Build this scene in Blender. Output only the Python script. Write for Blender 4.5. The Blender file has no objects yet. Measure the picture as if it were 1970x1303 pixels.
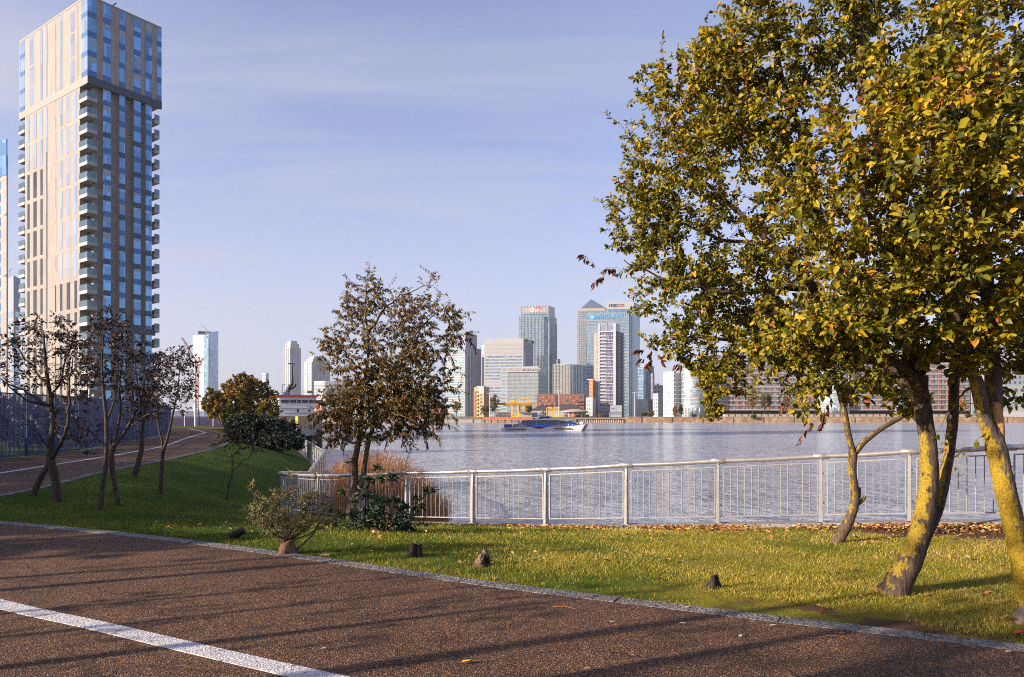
import bpy, bmesh, math, random
import numpy as np
from mathutils import Vector, Matrix
from mathutils.geometry import delaunay_2d_cdt
random.seed(7); RNG = np.random.default_rng(11)
SC = bpy.context.scene; COL = SC.collection
F = 1400.0; CX = 985.0; HY = 800.0; EYE = 1.65
WATER_Z = EYE - 5.0; FAR_Z = 0.6
SUN_AZ = Vector((-0.906, -0.42)); SUN_EL = math.radians(18.0)
def P(px, py, d): return Vector(((px - CX) * d / F, d, EYE - (py - HY) * d / F))
def XY(px, d): return Vector(((px - CX) * d / F, d))
def gxy(px, py, z=0.0):
    d = (EYE - z) * F / (py - HY); return ((px - CX) * d / F, d)
OFF = {}
def off(o): return OFF.get(o.name, Vector((0, 0, 0))) if o else Vector((0, 0, 0))
def tag(o, label=None, cat=None, group=None, kind=None):
    if label: o['label'] = label
    if cat: o['category'] = cat
    if group: o['group'] = group
    if kind: o['kind'] = kind
    return o
def thing(name, loc, label, cat, group=None):
    o = bpy.data.objects.new(name, None); COL.objects.link(o)
    o.empty_display_size = 0.2
    o.location = loc; OFF[o.name] = Vector(loc)
    return tag(o, label, cat, group)
def link(name, me, parent=None):
    o = bpy.data.objects.new(name, me); COL.objects.link(o)
    if parent:
        o.parent = parent; OFF[o.name] = off(parent)
    return o
class MB:
    def __init__(s): s.v = []; s.f = []; s.mi = []; s.sm = []; s.cur = 0
    def add(s, vs, fs, smooth=False):
        b = len(s.v); s.v.extend([tuple(v) for v in vs])
        for f in fs:
            s.f.append(tuple(i + b for i in f)); s.mi.append(s.cur); s.sm.append(smooth)
    def obox(s, c, a, b, h):
        c = Vector(c); vs = [c + i * a + j * b + k * h for k in (-1, 1) for j in (-1, 1) for i in (-1, 1)]
        fs = [(0, 2, 3, 1), (4, 5, 7, 6), (0, 1, 5, 4), (2, 6, 7, 3), (0, 4, 6, 2), (1, 3, 7, 5)]
        if a.cross(b).dot(h) < 0: fs = [f[::-1] for f in fs]
        s.add(vs, fs)
    def box(s, x0, x1, y0, y1, z0, z1):
        s.obox(((x0 + x1) / 2, (y0 + y1) / 2, (z0 + z1) / 2), Vector(((x1 - x0) / 2, 0, 0)), Vector((0, (y1 - y0) / 2, 0)), Vector((0, 0, (z1 - z0) / 2)))
    def prism(s, poly, z0, z1, smooth=False):
        n = len(poly); ar = sum(poly[i][0] * poly[(i + 1) % n][1] - poly[(i + 1) % n][0] * poly[i][1] for i in range(n))
        if ar < 0: poly = poly[::-1]
        zt = z1 if hasattr(z1, '__len__') else [z1] * n
        if ar < 0 and hasattr(z1, '__len__'): zt = z1[::-1]
        vs = [(p[0], p[1], z0) for p in poly] + [(p[0], p[1], z) for p, z in zip(poly, zt)]
        s.add(vs, [tuple(range(n - 1, -1, -1)), tuple(range(n, 2 * n))])
        s.add(vs, [(i, (i + 1) % n, n + (i + 1) % n, n + i) for i in range(n)], smooth)
    def tube(s, pts, rad, n=6, cap=True, smooth=True, bump=0.0):
        pts = [Vector(p) for p in pts]
        if not hasattr(rad, '__len__'): rad = [rad] * len(pts)
        rings = []; ref = None
        for i, p in enumerate(pts):
            t = (pts[min(i + 1, len(pts) - 1)] - pts[max(i - 1, 0)])
            t = t.normalized() if t.length > 1e-9 else Vector((0, 0, 1))
            if ref is None: ref = t.orthogonal().normalized()
            ref = (ref - t * ref.dot(t))
            ref = ref.normalized() if ref.length > 1e-6 else t.orthogonal().normalized()
            b = t.cross(ref)
            r = []
            for k in range(n):
                a = 2 * math.pi * k / n; rr = rad[i] * (1 + (random.uniform(-bump, bump) if bump else 0))
                r.append(p + (ref * math.cos(a) + b * math.sin(a)) * rr)
            rings.append(r)
        vs = [v for r in rings for v in r]; fs = []
        for i in range(len(pts) - 1):
            for k in range(n):
                k2 = (k + 1) % n; fs.append((i * n + k, i * n + k2, (i + 1) * n + k2, (i + 1) * n + k))
        s.add(vs, fs, smooth)
        if cap:
            m = len(pts) - 1
            s.add(rings[0], [tuple(range(n - 1, -1, -1))]); s.add(rings[m], [tuple(range(n))])
    def build(s, name, mat, parent=None, bevel=0.0):
        if not s.v: return None
        o3 = off(parent); me = bpy.data.meshes.new(name)
        me.from_pydata([(v[0] - o3.x, v[1] - o3.y, v[2] - o3.z) for v in s.v], [], s.f)
        for m in (mat if isinstance(mat, (list, tuple)) else [mat]): me.materials.append(m)
        me.polygons.foreach_set('material_index', s.mi); me.polygons.foreach_set('use_smooth', s.sm)
        me.update(); o = link(name, me, parent)
        if bevel:
            b = o.modifiers.new('edge', 'BEVEL'); b.width = bevel; b.segments = 2; b.limit_method = 'ANGLE'
        return o
def np_mesh(name, V, FA, mat, parent=None, tint=None, smooth=False):
    """V (n,3) world, FA (m,k) faces of k corners"""
    o3 = off(parent); me = bpy.data.meshes.new(name); V = V - np.array(o3)
    m, k = FA.shape
    me.vertices.add(len(V)); me.vertices.foreach_set('co', V.astype(np.float32).ravel())
    me.loops.add(m * k); me.loops.foreach_set('vertex_index', FA.astype(np.int32).ravel())
    me.polygons.add(m); me.polygons.foreach_set('loop_start', np.arange(0, m * k, k, dtype=np.int32))
    me.polygons.foreach_set('loop_total', np.full(m, k, dtype=np.int32))
    me.update(calc_edges=True)
    if smooth: me.polygons.foreach_set('use_smooth', np.ones(m, dtype=bool))
    if tint is not None:
        a = me.attributes.new('tint', 'FLOAT', 'POINT'); a.data.foreach_set('value', tint.astype(np.float32))
    me.materials.append(mat); return link(name, me, parent)
# ---------------------------------------------------------------- materials
def newmat(name):
    m = bpy.data.materials.new(name); m.use_nodes = True; nt = m.node_tree
    return m, nt, nt.nodes['Principled BSDF'], nt.nodes['Material Output']
def N(nt, t, **kw):
    n = nt.nodes.new(t)
    for k, v in kw.items():
        if k in n.inputs: n.inputs[k].default_value = v
        else: setattr(n, k, v)
    return n
def ramp(nt, stops, interp='LINEAR'):
    r = nt.nodes.new('ShaderNodeValToRGB'); r.color_ramp.interpolation = interp; e = r.color_ramp.elements
    while len(e) < len(stops): e.new(0.5)
    for i, (p, c) in enumerate(stops):
        e[i].position = p; e[i].color = (c[0], c[1], c[2], 1) if hasattr(c, '__len__') else (c, c, c, 1)
    return r
MATS = {}
def plain(name, col, rough=0.6, metal=0.0, spec=0.5, var=0.12, scale=3.0, bump=0.0, bscale=None):
    """a solid material with a little procedural unevenness of its own"""
    if name in MATS: return MATS[name]
    m, nt, b, out = newmat(name); L = nt.links.new
    geo = N(nt, 'ShaderNodeNewGeometry'); no = N(nt, 'ShaderNodeTexNoise', Scale=scale, Detail=5.0, Roughness=0.6)
    L(geo.outputs['Position'], no.inputs['Vector'])
    r = ramp(nt, [(0.3, [c * (1 - var) for c in col]), (0.7, [min(1, c * (1 + var)) for c in col])])
    L(no.outputs['Fac'], r.inputs['Fac']); L(r.outputs['Color'], b.inputs['Base Color'])
    b.inputs['Roughness'].default_value = rough; b.inputs['Metallic'].default_value = metal
    b.inputs['Specular IOR Level'].default_value = spec
    if bump:
        n2 = N(nt, 'ShaderNodeTexNoise', Scale=bscale or scale * 8, Detail=4.0); L(geo.outputs['Position'], n2.inputs['Vector'])
        bp = N(nt, 'ShaderNodeBump', Strength=bump, Distance=0.02); L(n2.outputs['Fac'], bp.inputs['Height']); L(bp.outputs['Normal'], b.inputs['Normal'])
    MATS[name] = m; return m
def glass(name, col, rough=0.12, metal=0.55, var=0.35, cell=(3.0, 3.0, 3.0)):
    """reflective facade glazing, every pane a slightly different tone and tilt"""
    if name in MATS: return MATS[name]
    m, nt, b, out = newmat(name); L = nt.links.new
    geo = N(nt, 'ShaderNodeNewGeometry')
    dv = N(nt, 'ShaderNodeVectorMath', operation='DIVIDE'); dv.inputs[1].default_value = cell
    fl = N(nt, 'ShaderNodeVectorMath', operation='FLOOR'); wn = N(nt, 'ShaderNodeTexWhiteNoise', noise_dimensions='3D')
    L(geo.outputs['Position'], dv.inputs[0]); L(dv.outputs[0], fl.inputs[0]); L(fl.outputs[0], wn.inputs['Vector'])
    r = ramp(nt, [(0.0, [c * (1 - var) for c in col]), (0.6, col), (1.0, [min(1, c * (1 + var)) for c in col])])
    L(wn.outputs['Value'], r.inputs['Fac']); L(r.outputs['Color'], b.inputs['Base Color'])
    b.inputs['Roughness'].default_value = rough; b.inputs['Metallic'].default_value = metal
    sub = N(nt, 'ShaderNodeVectorMath', operation='SUBTRACT'); sub.inputs[1].default_value = (0.5, 0.5, 0.5)
    sc = N(nt, 'ShaderNodeVectorMath', operation='SCALE'); sc.inputs['Scale'].default_value = 0.02
    ad = N(nt, 'ShaderNodeVectorMath', operation='ADD'); nm = N(nt, 'ShaderNodeVectorMath', operation='NORMALIZE')
    L(wn.outputs['Color'], sub.inputs[0]); L(sub.outputs[0], sc.inputs[0]); L(sc.outputs[0], ad.inputs[0]); L(geo.outputs['Normal'], ad.inputs[1])
    L(ad.outputs[0], nm.inputs[0]); L(nm.outputs[0], b.inputs['Normal'])
    MATS[name] = m; return m
def leafmat(name, stops, trans=0.35, rough=0.5):
    if name in MATS: return MATS[name]
    m, nt, b, out = newmat(name); L = nt.links.new
    at = N(nt, 'ShaderNodeAttribute', attribute_name='tint'); r = ramp(nt, stops); L(at.outputs['Fac'], r.inputs['Fac'])
    L(r.outputs['Color'], b.inputs['Base Color']); b.inputs['Roughness'].default_value = rough; b.inputs['Specular IOR Level'].default_value = 0.35
    tr = N(nt, 'ShaderNodeBsdfTranslucent'); L(r.outputs['Color'], tr.inputs['Color'])
    mx = N(nt, 'ShaderNodeMixShader', Fac=trans); L(b.outputs[0], mx.inputs[1]); L(tr.outputs[0], mx.inputs[2]); L(mx.outputs[0], out.inputs['Surface'])
    MATS[name] = m; return m
def bark(name, col, lichen=None, lz=1.7, amount=0.5, scale=14.0):
    """ridged bark; lichen = colour of the crust that grows on the weather side low on the stem"""
    if name in MATS: return MATS[name]
    m, nt, b, out = newmat(name); L = nt.links.new
    geo = N(nt, 'ShaderNodeNewGeometry'); mp = N(nt, 'ShaderNodeMapping'); mp.inputs['Scale'].default_value = (1, 1, 0.3)
    L(geo.outputs['Position'], mp.inputs['Vector'])
    no = N(nt, 'ShaderNodeTexNoise', Scale=scale * 2.2, Detail=6.0, Roughness=0.65); L(mp.outputs[0], no.inputs['Vector'])
    r = ramp(nt, [(0.3, [c * 0.35 for c in col]), (0.55, col), (0.75, [c * 1.6 for c in col])]); L(no.outputs['Fac'], r.inputs['Fac'])
    last = r.outputs['Color']
    if lichen:
        n2 = N(nt, 'ShaderNodeTexNoise', Scale=scale * 0.8, Detail=8.0, Roughness=0.7); L(geo.outputs['Position'], n2.inputs['Vector'])
        sp = N(nt, 'ShaderNodeSeparateXYZ'); L(geo.outputs['Position'], sp.inputs[0])
        sn = N(nt, 'ShaderNodeSeparateXYZ'); L(geo.outputs['Normal'], sn.inputs[0])
        # weather side: normals towards -x
        a1 = N(nt, 'ShaderNodeMapRange'); L(sn.outputs['X'], a1.inputs['Value'])
        for k, v in (('From Min', 0.75), ('From Max', -0.55), ('To Min', -0.3), ('To Max', 0.16)): a1.inputs[k].default_value = v
        a2 = N(nt, 'ShaderNodeMapRange'); L(sp.outputs['Z'], a2.inputs['Value'])
        for k, v in (('From Min', lz), ('From Max', lz - 0.6), ('To Min', -0.2), ('To Max', 0.0)): a2.inputs[k].default_value = v
        a3 = N(nt, 'ShaderNodeMapRange'); L(sp.outputs['Z'], a3.inputs['Value'])
        for k, v in (('From Min', -0.1), ('From Max', 0.45), ('To Min', -0.14), ('To Max', 0.0)): a3.inputs[k].default_value = v
        s1 = N(nt, 'ShaderNodeMath', operation='ADD'); s2 = N(nt, 'ShaderNodeMath', operation='ADD'); s3 = N(nt, 'ShaderNodeMath', operation='ADD')
        L(n2.outputs['Fac'], s1.inputs[0]); L(a1.outputs[0], s1.inputs[1]); L(s1.outputs[0], s2.inputs[0]); L(a2.outputs[0], s2.inputs[1]); L(s2.outputs[0], s3.inputs[0]); L(a3.outputs[0], s3.inputs[1])
        th = ramp(nt, [(1 - amount - 0.02, 0.0), (1 - amount + 0.02, 1.0)]); 
        nb_ = N(nt, 'ShaderNodeMath', operation='MULTIPLY_ADD'); L(no.outputs['Fac'], nb_.inputs[0]); nb_.inputs[1].default_value = 0.55; nb_.inputs[2].default_value = -0.27
        s4 = N(nt, 'ShaderNodeMath', operation='ADD'); L(s3.outputs[0], s4.inputs[0]); L(nb_.outputs[0], s4.inputs[1]); L(s4.outputs[0], th.inputs['Fac'])
        n3 = N(nt, 'ShaderNodeTexNoise', Scale=scale * 5, Detail=4.0); L(geo.outputs['Position'], n3.inputs['Vector'])
        lr = ramp(nt, [(0.3, [c * 0.4 for c in lichen]), (0.65, lichen)]); L(n3.outputs['Fac'], lr.inputs['Fac'])
        mx = N(nt, 'ShaderNodeMix', data_type='RGBA'); L(th.outputs['Color'], mx.inputs[0]); L(last, mx.inputs[6]); L(lr.outputs['Color'], mx.inputs[7])
        last = mx.outputs[2]
    L(last, b.inputs['Base Color']); b.inputs['Roughness'].default_value = 0.9; b.inputs['Specular IOR Level'].default_value = 0.2
    bp = N(nt, 'ShaderNodeBump', Strength=0.9, Distance=0.02); L(no.outputs['Fac'], bp.inputs['Height']); L(bp.outputs['Normal'], b.inputs['Normal'])
    MATS[name] = m; return m
def cladding(name, col, cw=1.2, ch=1.44, joint=0.55, ang=0.0, var=0.1):
    """stone panels with thin joints; ang turns the joints into the wall's own direction"""
    if name in MATS: return MATS[name]
    m, nt, b, out = newmat(name); L = nt.links.new
    geo = N(nt, 'ShaderNodeNewGeometry'); sp = N(nt, 'ShaderNodeSeparateXYZ')
    mp = N(nt, 'ShaderNodeMapping'); mp.inputs['Rotation'].default_value = (0, 0, ang)
    L(geo.outputs['Position'], mp.inputs['Vector']); L(mp.outputs[0], sp.inputs[0])
    cb = N(nt, 'ShaderNodeCombineXYZ'); L(sp.outputs['X'], cb.inputs[0]); L(sp.outputs['Z'], cb.inputs[1])
    br = N(nt, 'ShaderNodeTexBrick', offset=0.0); br.inputs['Scale'].default_value = 1.0
    br.inputs['Brick Width'].default_value = cw; br.inputs['Row Height'].default_value = ch; br.inputs['Mortar Size'].default_value = 0.03
    br.inputs['Color1'].default_value = (*[c * (1 - var) for c in col], 1); br.inputs['Color2'].default_value = (*[c * (1 + var) for c in col], 1)
    br.inputs['Mortar'].default_value = (*[c * joint for c in col], 1); br.inputs['Bias'].default_value = 0
    L(cb.outputs[0], br.inputs['Vector']); L(br.outputs['Color'], b.inputs['Base Color'])
    b.inputs['Roughness'].default_value = 0.7
    MATS[name] = m; return m
# ---------------------------------------------------------------- plan of the place
POSTS = [(548, 912, 21.5), (613, 915, 19.9), (695, 914, 18.1), (783, 910, 17.0), (910, 907, 16.0), (1050, 903, 15.0), (1205, 895, 14.1),
         (1382, 887, 13.4), (1580, 878, 12.75), (1750, 869, 12.05), (1937, 861, 11.4), (2150, 852, 10.85), (2390, 843, 10.3)]
RAIL_H = 1.15
POST_TOP = [P(x, y, d) for x, y, d in POSTS]
BR = [P(540, 909, 21.8), P(593, 909, 27.5), P(624, 868, 37.0), P(577, 841, 61.0)]
def resample(pts, step):
    out = [pts[0].copy()]
    for a, b in zip(pts[:-1], pts[1:]):
        n = max(1, round((b - a).length / step))
        for i in range(1, n + 1): out.append(a.lerp(b, i / n))
    return out
BRANCH_TOP = resample(BR, 1.75)
PLINTH = 0.09
edge = [(60, -10, 0.25), (30, 2.5, 0.15), (14.5, 8.6, 0.06)] + [(p.x, p.y, p.z - RAIL_H - PLINTH + 0.02) for p in reversed(POST_TOP)] + \
       [(p.x, p.y, p.z - RAIL_H - PLINTH + 0.02) for p in BR[1:]] + [(-31, 100, -0.6), (-62, 150, -0.6), (-140, 300, -0.4), (-420, 560, -0.2)]
EDGE = np.array(edge)
near_k = [(14, 0.4), (7.5, 3.3)] + [gxy(*p) for p in ((1970, 1250), (1750, 1224), (1500, 1195), (1240, 1163), (985, 1132), (760, 1100), (550, 1069), (330, 1040), (120, 1018), (0, 1007))]
tip = [(-9.3, 11.75), (-10.1, 12.3), (-10.45, 13.2)]
far_k = [gxy(*p) for p in ((0, 955), (94, 935), (199, 908), (309, 887), (376, 872), (411, 863))] + [(-17.2, 44.0), (-22.5, 57.7), (-31, 76), (-37, 88)]
KERB = np.array(near_k + tip + far_k)
def polydist(pts, line):
    """distance of every point to a polyline, and the third coordinate there"""
    best = np.full(len(pts), 1e9); val = np.zeros(len(pts))
    for a, b in zip(line[:-1], line[1:]):
        ab = b[:2] - a[:2]; t = np.clip(((pts - a[:2]) @ ab) / (ab @ ab), 0, 1)
        q = a[:2] + t[:, None] * ab; d = np.hypot(*(pts - q).T); m = d < best
        best[m] = d[m]
        if line.shape[1] > 2: val[m] = (a[2] + t * (b[2] - a[2]))[m]
    return best, val
def inside(pts, poly):
    poly = np.asarray(poly); r = np.zeros(len(pts), bool); j = len(poly) - 1
    for i in range(len(poly)):
        xi, yi = poly[i][:2]; xj, yj = poly[j][:2]
        c = ((yi > pts[:, 1]) != (yj > pts[:, 1])) & (pts[:, 0] < (xj - xi) * (pts[:, 1] - yi) / (yj - yi + 1e-12) + xi)
        r ^= c; j = i
    return r
LAWN = np.vstack([KERB, EDGE[::-1][3:, :2]])
def H(pts):
    pts = np.asarray(pts, float).reshape(-1, 2)
    dk, _ = polydist(pts, KERB); de, ze = polydist(pts, EDGE)
    ins = inside(pts, LAWN); t = dk / (dk + de + 1e-9)
    h = np.where(ins, ze * np.clip(t, 0, 1) ** 1.5, 0.0)
    near_edge = (~ins) & (de < 0.6); h[near_edge] = ze[near_edge]
    far = pts[:, 1] > 90
    return np.where(far, np.minimum(h, 0), h)
def h1(x, y): return float(H([(x, y)])[0])
def ghit(px, py):
    """where the sight line through a pixel meets the ground"""
    lo, hi = 3.0, 120.0
    for d in np.arange(3.5, 120, 0.05):
        p = P(px, py, d)
        if p.z <= h1(p.x, p.y): return Vector((p.x, p.y, h1(p.x, p.y)))
    return P(px, py, 60)
def sheet(name, outline, step, mat, lift=0.0, zf=None, parent=None, extra=()):
    """a draped ground sheet with the given outline"""
    outline = [tuple(p[:2]) for p in outline]; dense = []
    for a, b in zip(outline, outline[1:] + outline[:1]):
        L_ = math.hypot(b[0] - a[0], b[1] - a[1]); n = max(1, int(L_ / step))
        dense += [(a[0] + (b[0] - a[0]) * i / n, a[1] + (b[1] - a[1]) * i / n) for i in range(n)]
    arr = np.array(dense); lo = arr.min(0); hi = arr.max(0)
    gx, gy = np.meshgrid(np.arange(lo[0], hi[0], step), np.arange(lo[1], hi[1], step)); g = np.c_[gx.ravel(), gy.ravel()]
    g = g + RNG.uniform(-0.2, 0.2, g.shape) * step
    g = g[inside(g, arr)]; d, _ = polydist(g, np.vstack([arr, arr[:1]])); g = g[d > step * 0.4]
    if len(extra): g = np.vstack([g, np.array(extra)])
    pts = [Vector(p) for p in dense] + [Vector(p) for p in g]; n = len(dense)
    vs, es, fs, *_ = delaunay_2d_cdt(pts, [], [list(range(n))], 1, 1e-5)
    v2 = np.array([(v.x, v.y) for v in vs]); z = (zf(v2) if zf else H(v2)) + lift
    me = bpy.data.meshes.new(name); me.from_pydata([(a[0], a[1], c) for a, c in zip(v2, z)], [], [tuple(f) for f in fs]); me.update()
    me.materials.append(mat)
    for p in me.polygons: p.use_smooth = True
    o = link(name, me, parent)
    bm = bmesh.new(); bm.from_mesh(me); bmesh.ops.recalc_face_normals(bm, faces=bm.faces)
    if sum(f.normal.z for f in bm.faces) < 0: bmesh.ops.reverse_faces(bm, faces=bm.faces)
    bm.to_mesh(me); bm.free(); return o
# ---------------------------------------------------------------- ground materials
def soilgrass():
    m, nt, b, out = newmat('lawn_turf'); L = nt.links.new; geo = N(nt, 'ShaderNodeNewGeometry')
    n1 = N(nt, 'ShaderNodeTexNoise', Scale=0.55, Detail=6.0, Roughness=0.65); n2 = N(nt, 'ShaderNodeTexNoise', Scale=38.0, Detail=5.0, Roughness=0.7)
    mp = N(nt, 'ShaderNodeMapping'); mp.inputs['Scale'].default_value = (1, 0.6, 1); L(geo.outputs['Position'], mp.inputs[0])
    L(mp.outputs[0], n1.inputs['Vector']); L(geo.outputs['Position'], n2.inputs['Vector'])
    ad = N(nt, 'ShaderNodeMath', operation='MULTIPLY_ADD'); L(n1.outputs['Fac'], ad.inputs[0]); ad.inputs[1].default_value = 0.6
    mu = N(nt, 'ShaderNodeMath', operation='MULTIPLY'); L(n2.outputs['Fac'], mu.inputs[0]); mu.inputs[1].default_value = 0.45; L(mu.outputs[0], ad.inputs[2])
    # the turf is thin and straw coloured towards the right
    sp = N(nt, 'ShaderNodeSeparateXYZ'); L(geo.outputs['Position'], sp.inputs[0])
    mr = N(nt, 'ShaderNodeMapRange'); L(sp.outputs['X'], mr.inputs['Value'])
    for k, v in (('From Min', -3.0), ('From Max', 4.0), ('To Min', -0.13), ('To Max', 0.06)): mr.inputs[k].default_value = v
    a2 = N(nt, 'ShaderNodeMath', operation='ADD'); L(ad.outputs[0], a2.inputs[0]); L(mr.outputs[0], a2.inputs[1])
    r = ramp(nt, [(0.3, (0.034, 0.075, 0.006)), (0.47, (0.10, 0.14, 0.012)), (0.57, (0.33, 0.26, 0.028)), (0.68, (0.4, 0.27, 0.09))]); L(a2.outputs[0], r.inputs['Fac'])
    # bare brown soil along the water's edge on the right
    at = N(nt, 'ShaderNodeAttribute', attribute_name='soil'); mx = N(nt, 'ShaderNodeMix', data_type='RGBA')
    n3 = N(nt, 'ShaderNodeTexNoise', Scale=2.2, Detail=6.0); L(geo.outputs['Position'], n3.inputs['Vector'])
    m3 = N(nt, 'ShaderNodeMath', operation='ADD'); L(n3.outputs['Fac'], m3.inputs[0]); L(at.outputs['Fac'], m3.inputs[1])
    th = ramp(nt, [(0.85, 0.0), (1.05, 1.0)]); L(m3.outputs[0], th.inputs['Fac'])
    L(th.outputs['Color'], mx.inputs[0]); L(r.outputs['Color'], mx.inputs[6]); mx.inputs[7].default_value = (0.13, 0.07, 0.04, 1)
    L(mx.outputs[2], b.inputs['Base Color']); b.inputs['Roughness'].default_value = 0.95; b.inputs['Specular IOR Level'].default_value = 0.1
    bp = N(nt, 'ShaderNodeBump', Strength=1.0, Distance=0.05); L(n2.outputs['Fac'], bp.inputs['Height']); L(bp.outputs['Normal'], b.inputs['Normal'])
    return m
def pathmat():
    m, nt, b, out = newmat('bound_gravel'); L = nt.links.new; geo = N(nt, 'ShaderNodeNewGeometry')
    vo = N(nt, 'ShaderNodeTexVoronoi', Scale=125.0); L(geo.outputs['Position'], vo.inputs['Vector'])
    sp = N(nt, 'ShaderNodeSeparateColor'); L(vo.outputs['Color'], sp.inputs[0])
    r = ramp(nt, [(0.0, (0.016, 0.009, 0.006)), (0.4, (0.068, 0.032, 0.016)), (0.75, (0.15, 0.072, 0.033)), (0.93, (0.31, 0.16, 0.075)), (1.0, (0.46, 0.3, 0.19))]); L(sp.outputs[0], r.inputs['Fac'])
    n1 = N(nt, 'ShaderNodeTexNoise', Scale=0.6, Detail=9.0, Roughness=0.68); L(geo.outputs['Position'], n1.inputs['Vector'])
    w = ramp(nt, [(0.32, 0.45), (0.45, 0.9), (0.7, 1.2)]); L(n1.outputs['Fac'], w.inputs['Fac'])
    mx = N(nt, 'ShaderNodeMix', data_type='RGBA', blend_type='MULTIPLY'); mx.inputs[0].default_value = 1
    L(r.outputs['Color'], mx.inputs[6]); L(w.outputs['Color'], mx.inputs[7])
    # hairline cracks
    nz = N(nt, 'ShaderNodeTexNoise', Scale=1.3, Detail=5.0); L(geo.outputs['Position'], nz.inputs['Vector'])
    vm = N(nt, 'ShaderNodeVectorMath', operation='ADD'); L(geo.outputs['Position'], vm.inputs[0]); L(nz.outputs['Color'], vm.inputs[1])
    vc = N(nt, 'ShaderNodeTexVoronoi', feature='DISTANCE_TO_EDGE', Scale=0.33); L(vm.outputs[0], vc.inputs['Vector'])
    cr = ramp(nt, [(0.0, 0.35), (0.006, 1.0)]); L(vc.outputs['Distance'], cr.inputs['Fac'])
    m2 = N(nt, 'ShaderNodeMix', data_type='RGBA', blend_type='MULTIPLY'); m2.inputs[0].default_value = 1
    L(mx.outputs[2], m2.inputs[6]); L(cr.outputs['Color'], m2.inputs[7])
    L(m2.outputs[2], b.inputs['Base Color']); b.inputs['Roughness'].default_value = 0.8; b.inputs['Specular IOR Level'].default_value = 0.3
    bp = N(nt, 'ShaderNodeBump', Strength=0.75, Distance=0.012, invert=True); L(vo.outputs['Distance'], bp.inputs['Height']); L(bp.outputs['Normal'], b.inputs['Normal'])
    return m
def speckle(name, cols, scale, bump=0.5, wear=None):
    m, nt, b, out = newmat(name); L = nt.links.new; geo = N(nt, 'ShaderNodeNewGeometry')
    vo = N(nt, 'ShaderNodeTexVoronoi', Scale=scale); L(geo.outputs['Position'], vo.inputs['Vector'])
    sp = N(nt, 'ShaderNodeSeparateColor'); L(vo.outputs['Color'], sp.inputs[0])
    r = ramp(nt, cols); L(sp.outputs[0], r.inputs['Fac']); last = r.outputs['Color']
    if wear:
        n1 = N(nt, 'ShaderNodeTexNoise', Scale=wear[0], Detail=8.0, Roughness=0.75); L(geo.outputs['Position'], n1.inputs['Vector'])
        th = ramp(nt, [(wear[1], 0.0), (wear[1] + 0.06, 1.0)]); L(n1.outputs['Fac'], th.inputs['Fac'])
        mx = N(nt, 'ShaderNodeMix', data_type='RGBA'); L(th.outputs['Color'], mx.inputs[0]); L(last, mx.inputs[6]); mx.inputs[7].default_value = (*wear[2], 1); last = mx.outputs[2]
    L(last, b.inputs['Base Color']); b.inputs['Roughness'].default_value = 0.85; b.inputs['Specular IOR Level'].default_value = 0.25
    bp = N(nt, 'ShaderNodeBump', Strength=bump, Distance=0.01, invert=True); L(vo.outputs['Distance'], bp.inputs['Height']); L(bp.outputs['Normal'], b.inputs['Normal'])
    return m
M_TURF = soilgrass(); M_PATH = pathmat()
M_KERB = speckle('kerb_concrete', [(0, (0.08, 0.073, 0.068)), (0.5, (0.165, 0.15, 0.14)), (1, (0.3, 0.275, 0.255))], 45, 0.9)
M_LINE = speckle('line_paint', [(0, (0.42, 0.4, 0.39)), (0.6, (0.6, 0.58, 0.56)), (1, (0.68, 0.66, 0.64))], 70, 0.5, (19, 0.57, (0.09, 0.055, 0.04)))
def watermat():
    m, nt, b, out = newmat('river_water'); L = nt.links.new; geo = N(nt, 'ShaderNodeNewGeometry')
    hs = []
    for sc, st, w in ((0.22, (1, 1.4, 1), 1.0), (0.8, (1, 1.5, 1), 0.42), (2.6, (1, 1.3, 1), 0.16), (7.0, (1, 1.2, 1), 0.05)):
        mp = N(nt, 'ShaderNodeMapping'); mp.inputs['Scale'].default_value = st; mp.inputs['Rotation'].default_value = (0, 0, 0.25 + sc * 0.1); L(geo.outputs['Position'], mp.inputs[0])
        n = N(nt, 'ShaderNodeTexNoise', Scale=sc, Detail=3.0, Roughness=0.55, Distortion=0.4); L(mp.outputs[0], n.inputs['Vector'])
        mu = N(nt, 'ShaderNodeMath', operation='MULTIPLY'); L(n.outputs['Fac'], mu.inputs[0]); mu.inputs[1].default_value = w; hs.append(mu)
    t = hs[0]
    for h in hs[1:]:
        a = N(nt, 'ShaderNodeMath', operation='ADD'); L(t.outputs[0], a.inputs[0]); L(h.outputs[0], a.inputs[1]); t = a
    # wind lanes: calmer and rougher stretches
    lm = N(nt, 'ShaderNodeMapping'); lm.inputs['Scale'].default_value = (0.008, 0.03, 1); L(geo.outputs['Position'], lm.inputs[0]); ln_ = N(nt, 'ShaderNodeTexNoise', Scale=1.0, Detail=4.0); L(lm.outputs[0], ln_.inputs['Vector'])
    lr = ramp(nt, [(0.35, 0.35), (0.65, 1.25)]); L(ln_.outputs['Fac'], lr.inputs['Fac']); tm = N(nt, 'ShaderNodeMath', operation='MULTIPLY'); L(t.outputs[0], tm.inputs[0]); L(lr.outputs['Color'], tm.inputs[1]); t = tm
    bp = N(nt, 'ShaderNodeBump', Strength=1.0, Distance=2.3); L(t.outputs[0], bp.inputs['Height']); L(bp.outputs['Normal'], b.inputs['Normal'])
    b.inputs['Base Color'].default_value = (0.32, 0.345, 0.395, 1); b.inputs['Roughness'].default_value = 0.14; b.inputs['IOR'].default_value = 1.33
    b.inputs['Specular IOR Level'].default_value = 0.6
    return m
M_WATER = watermat()
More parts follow.
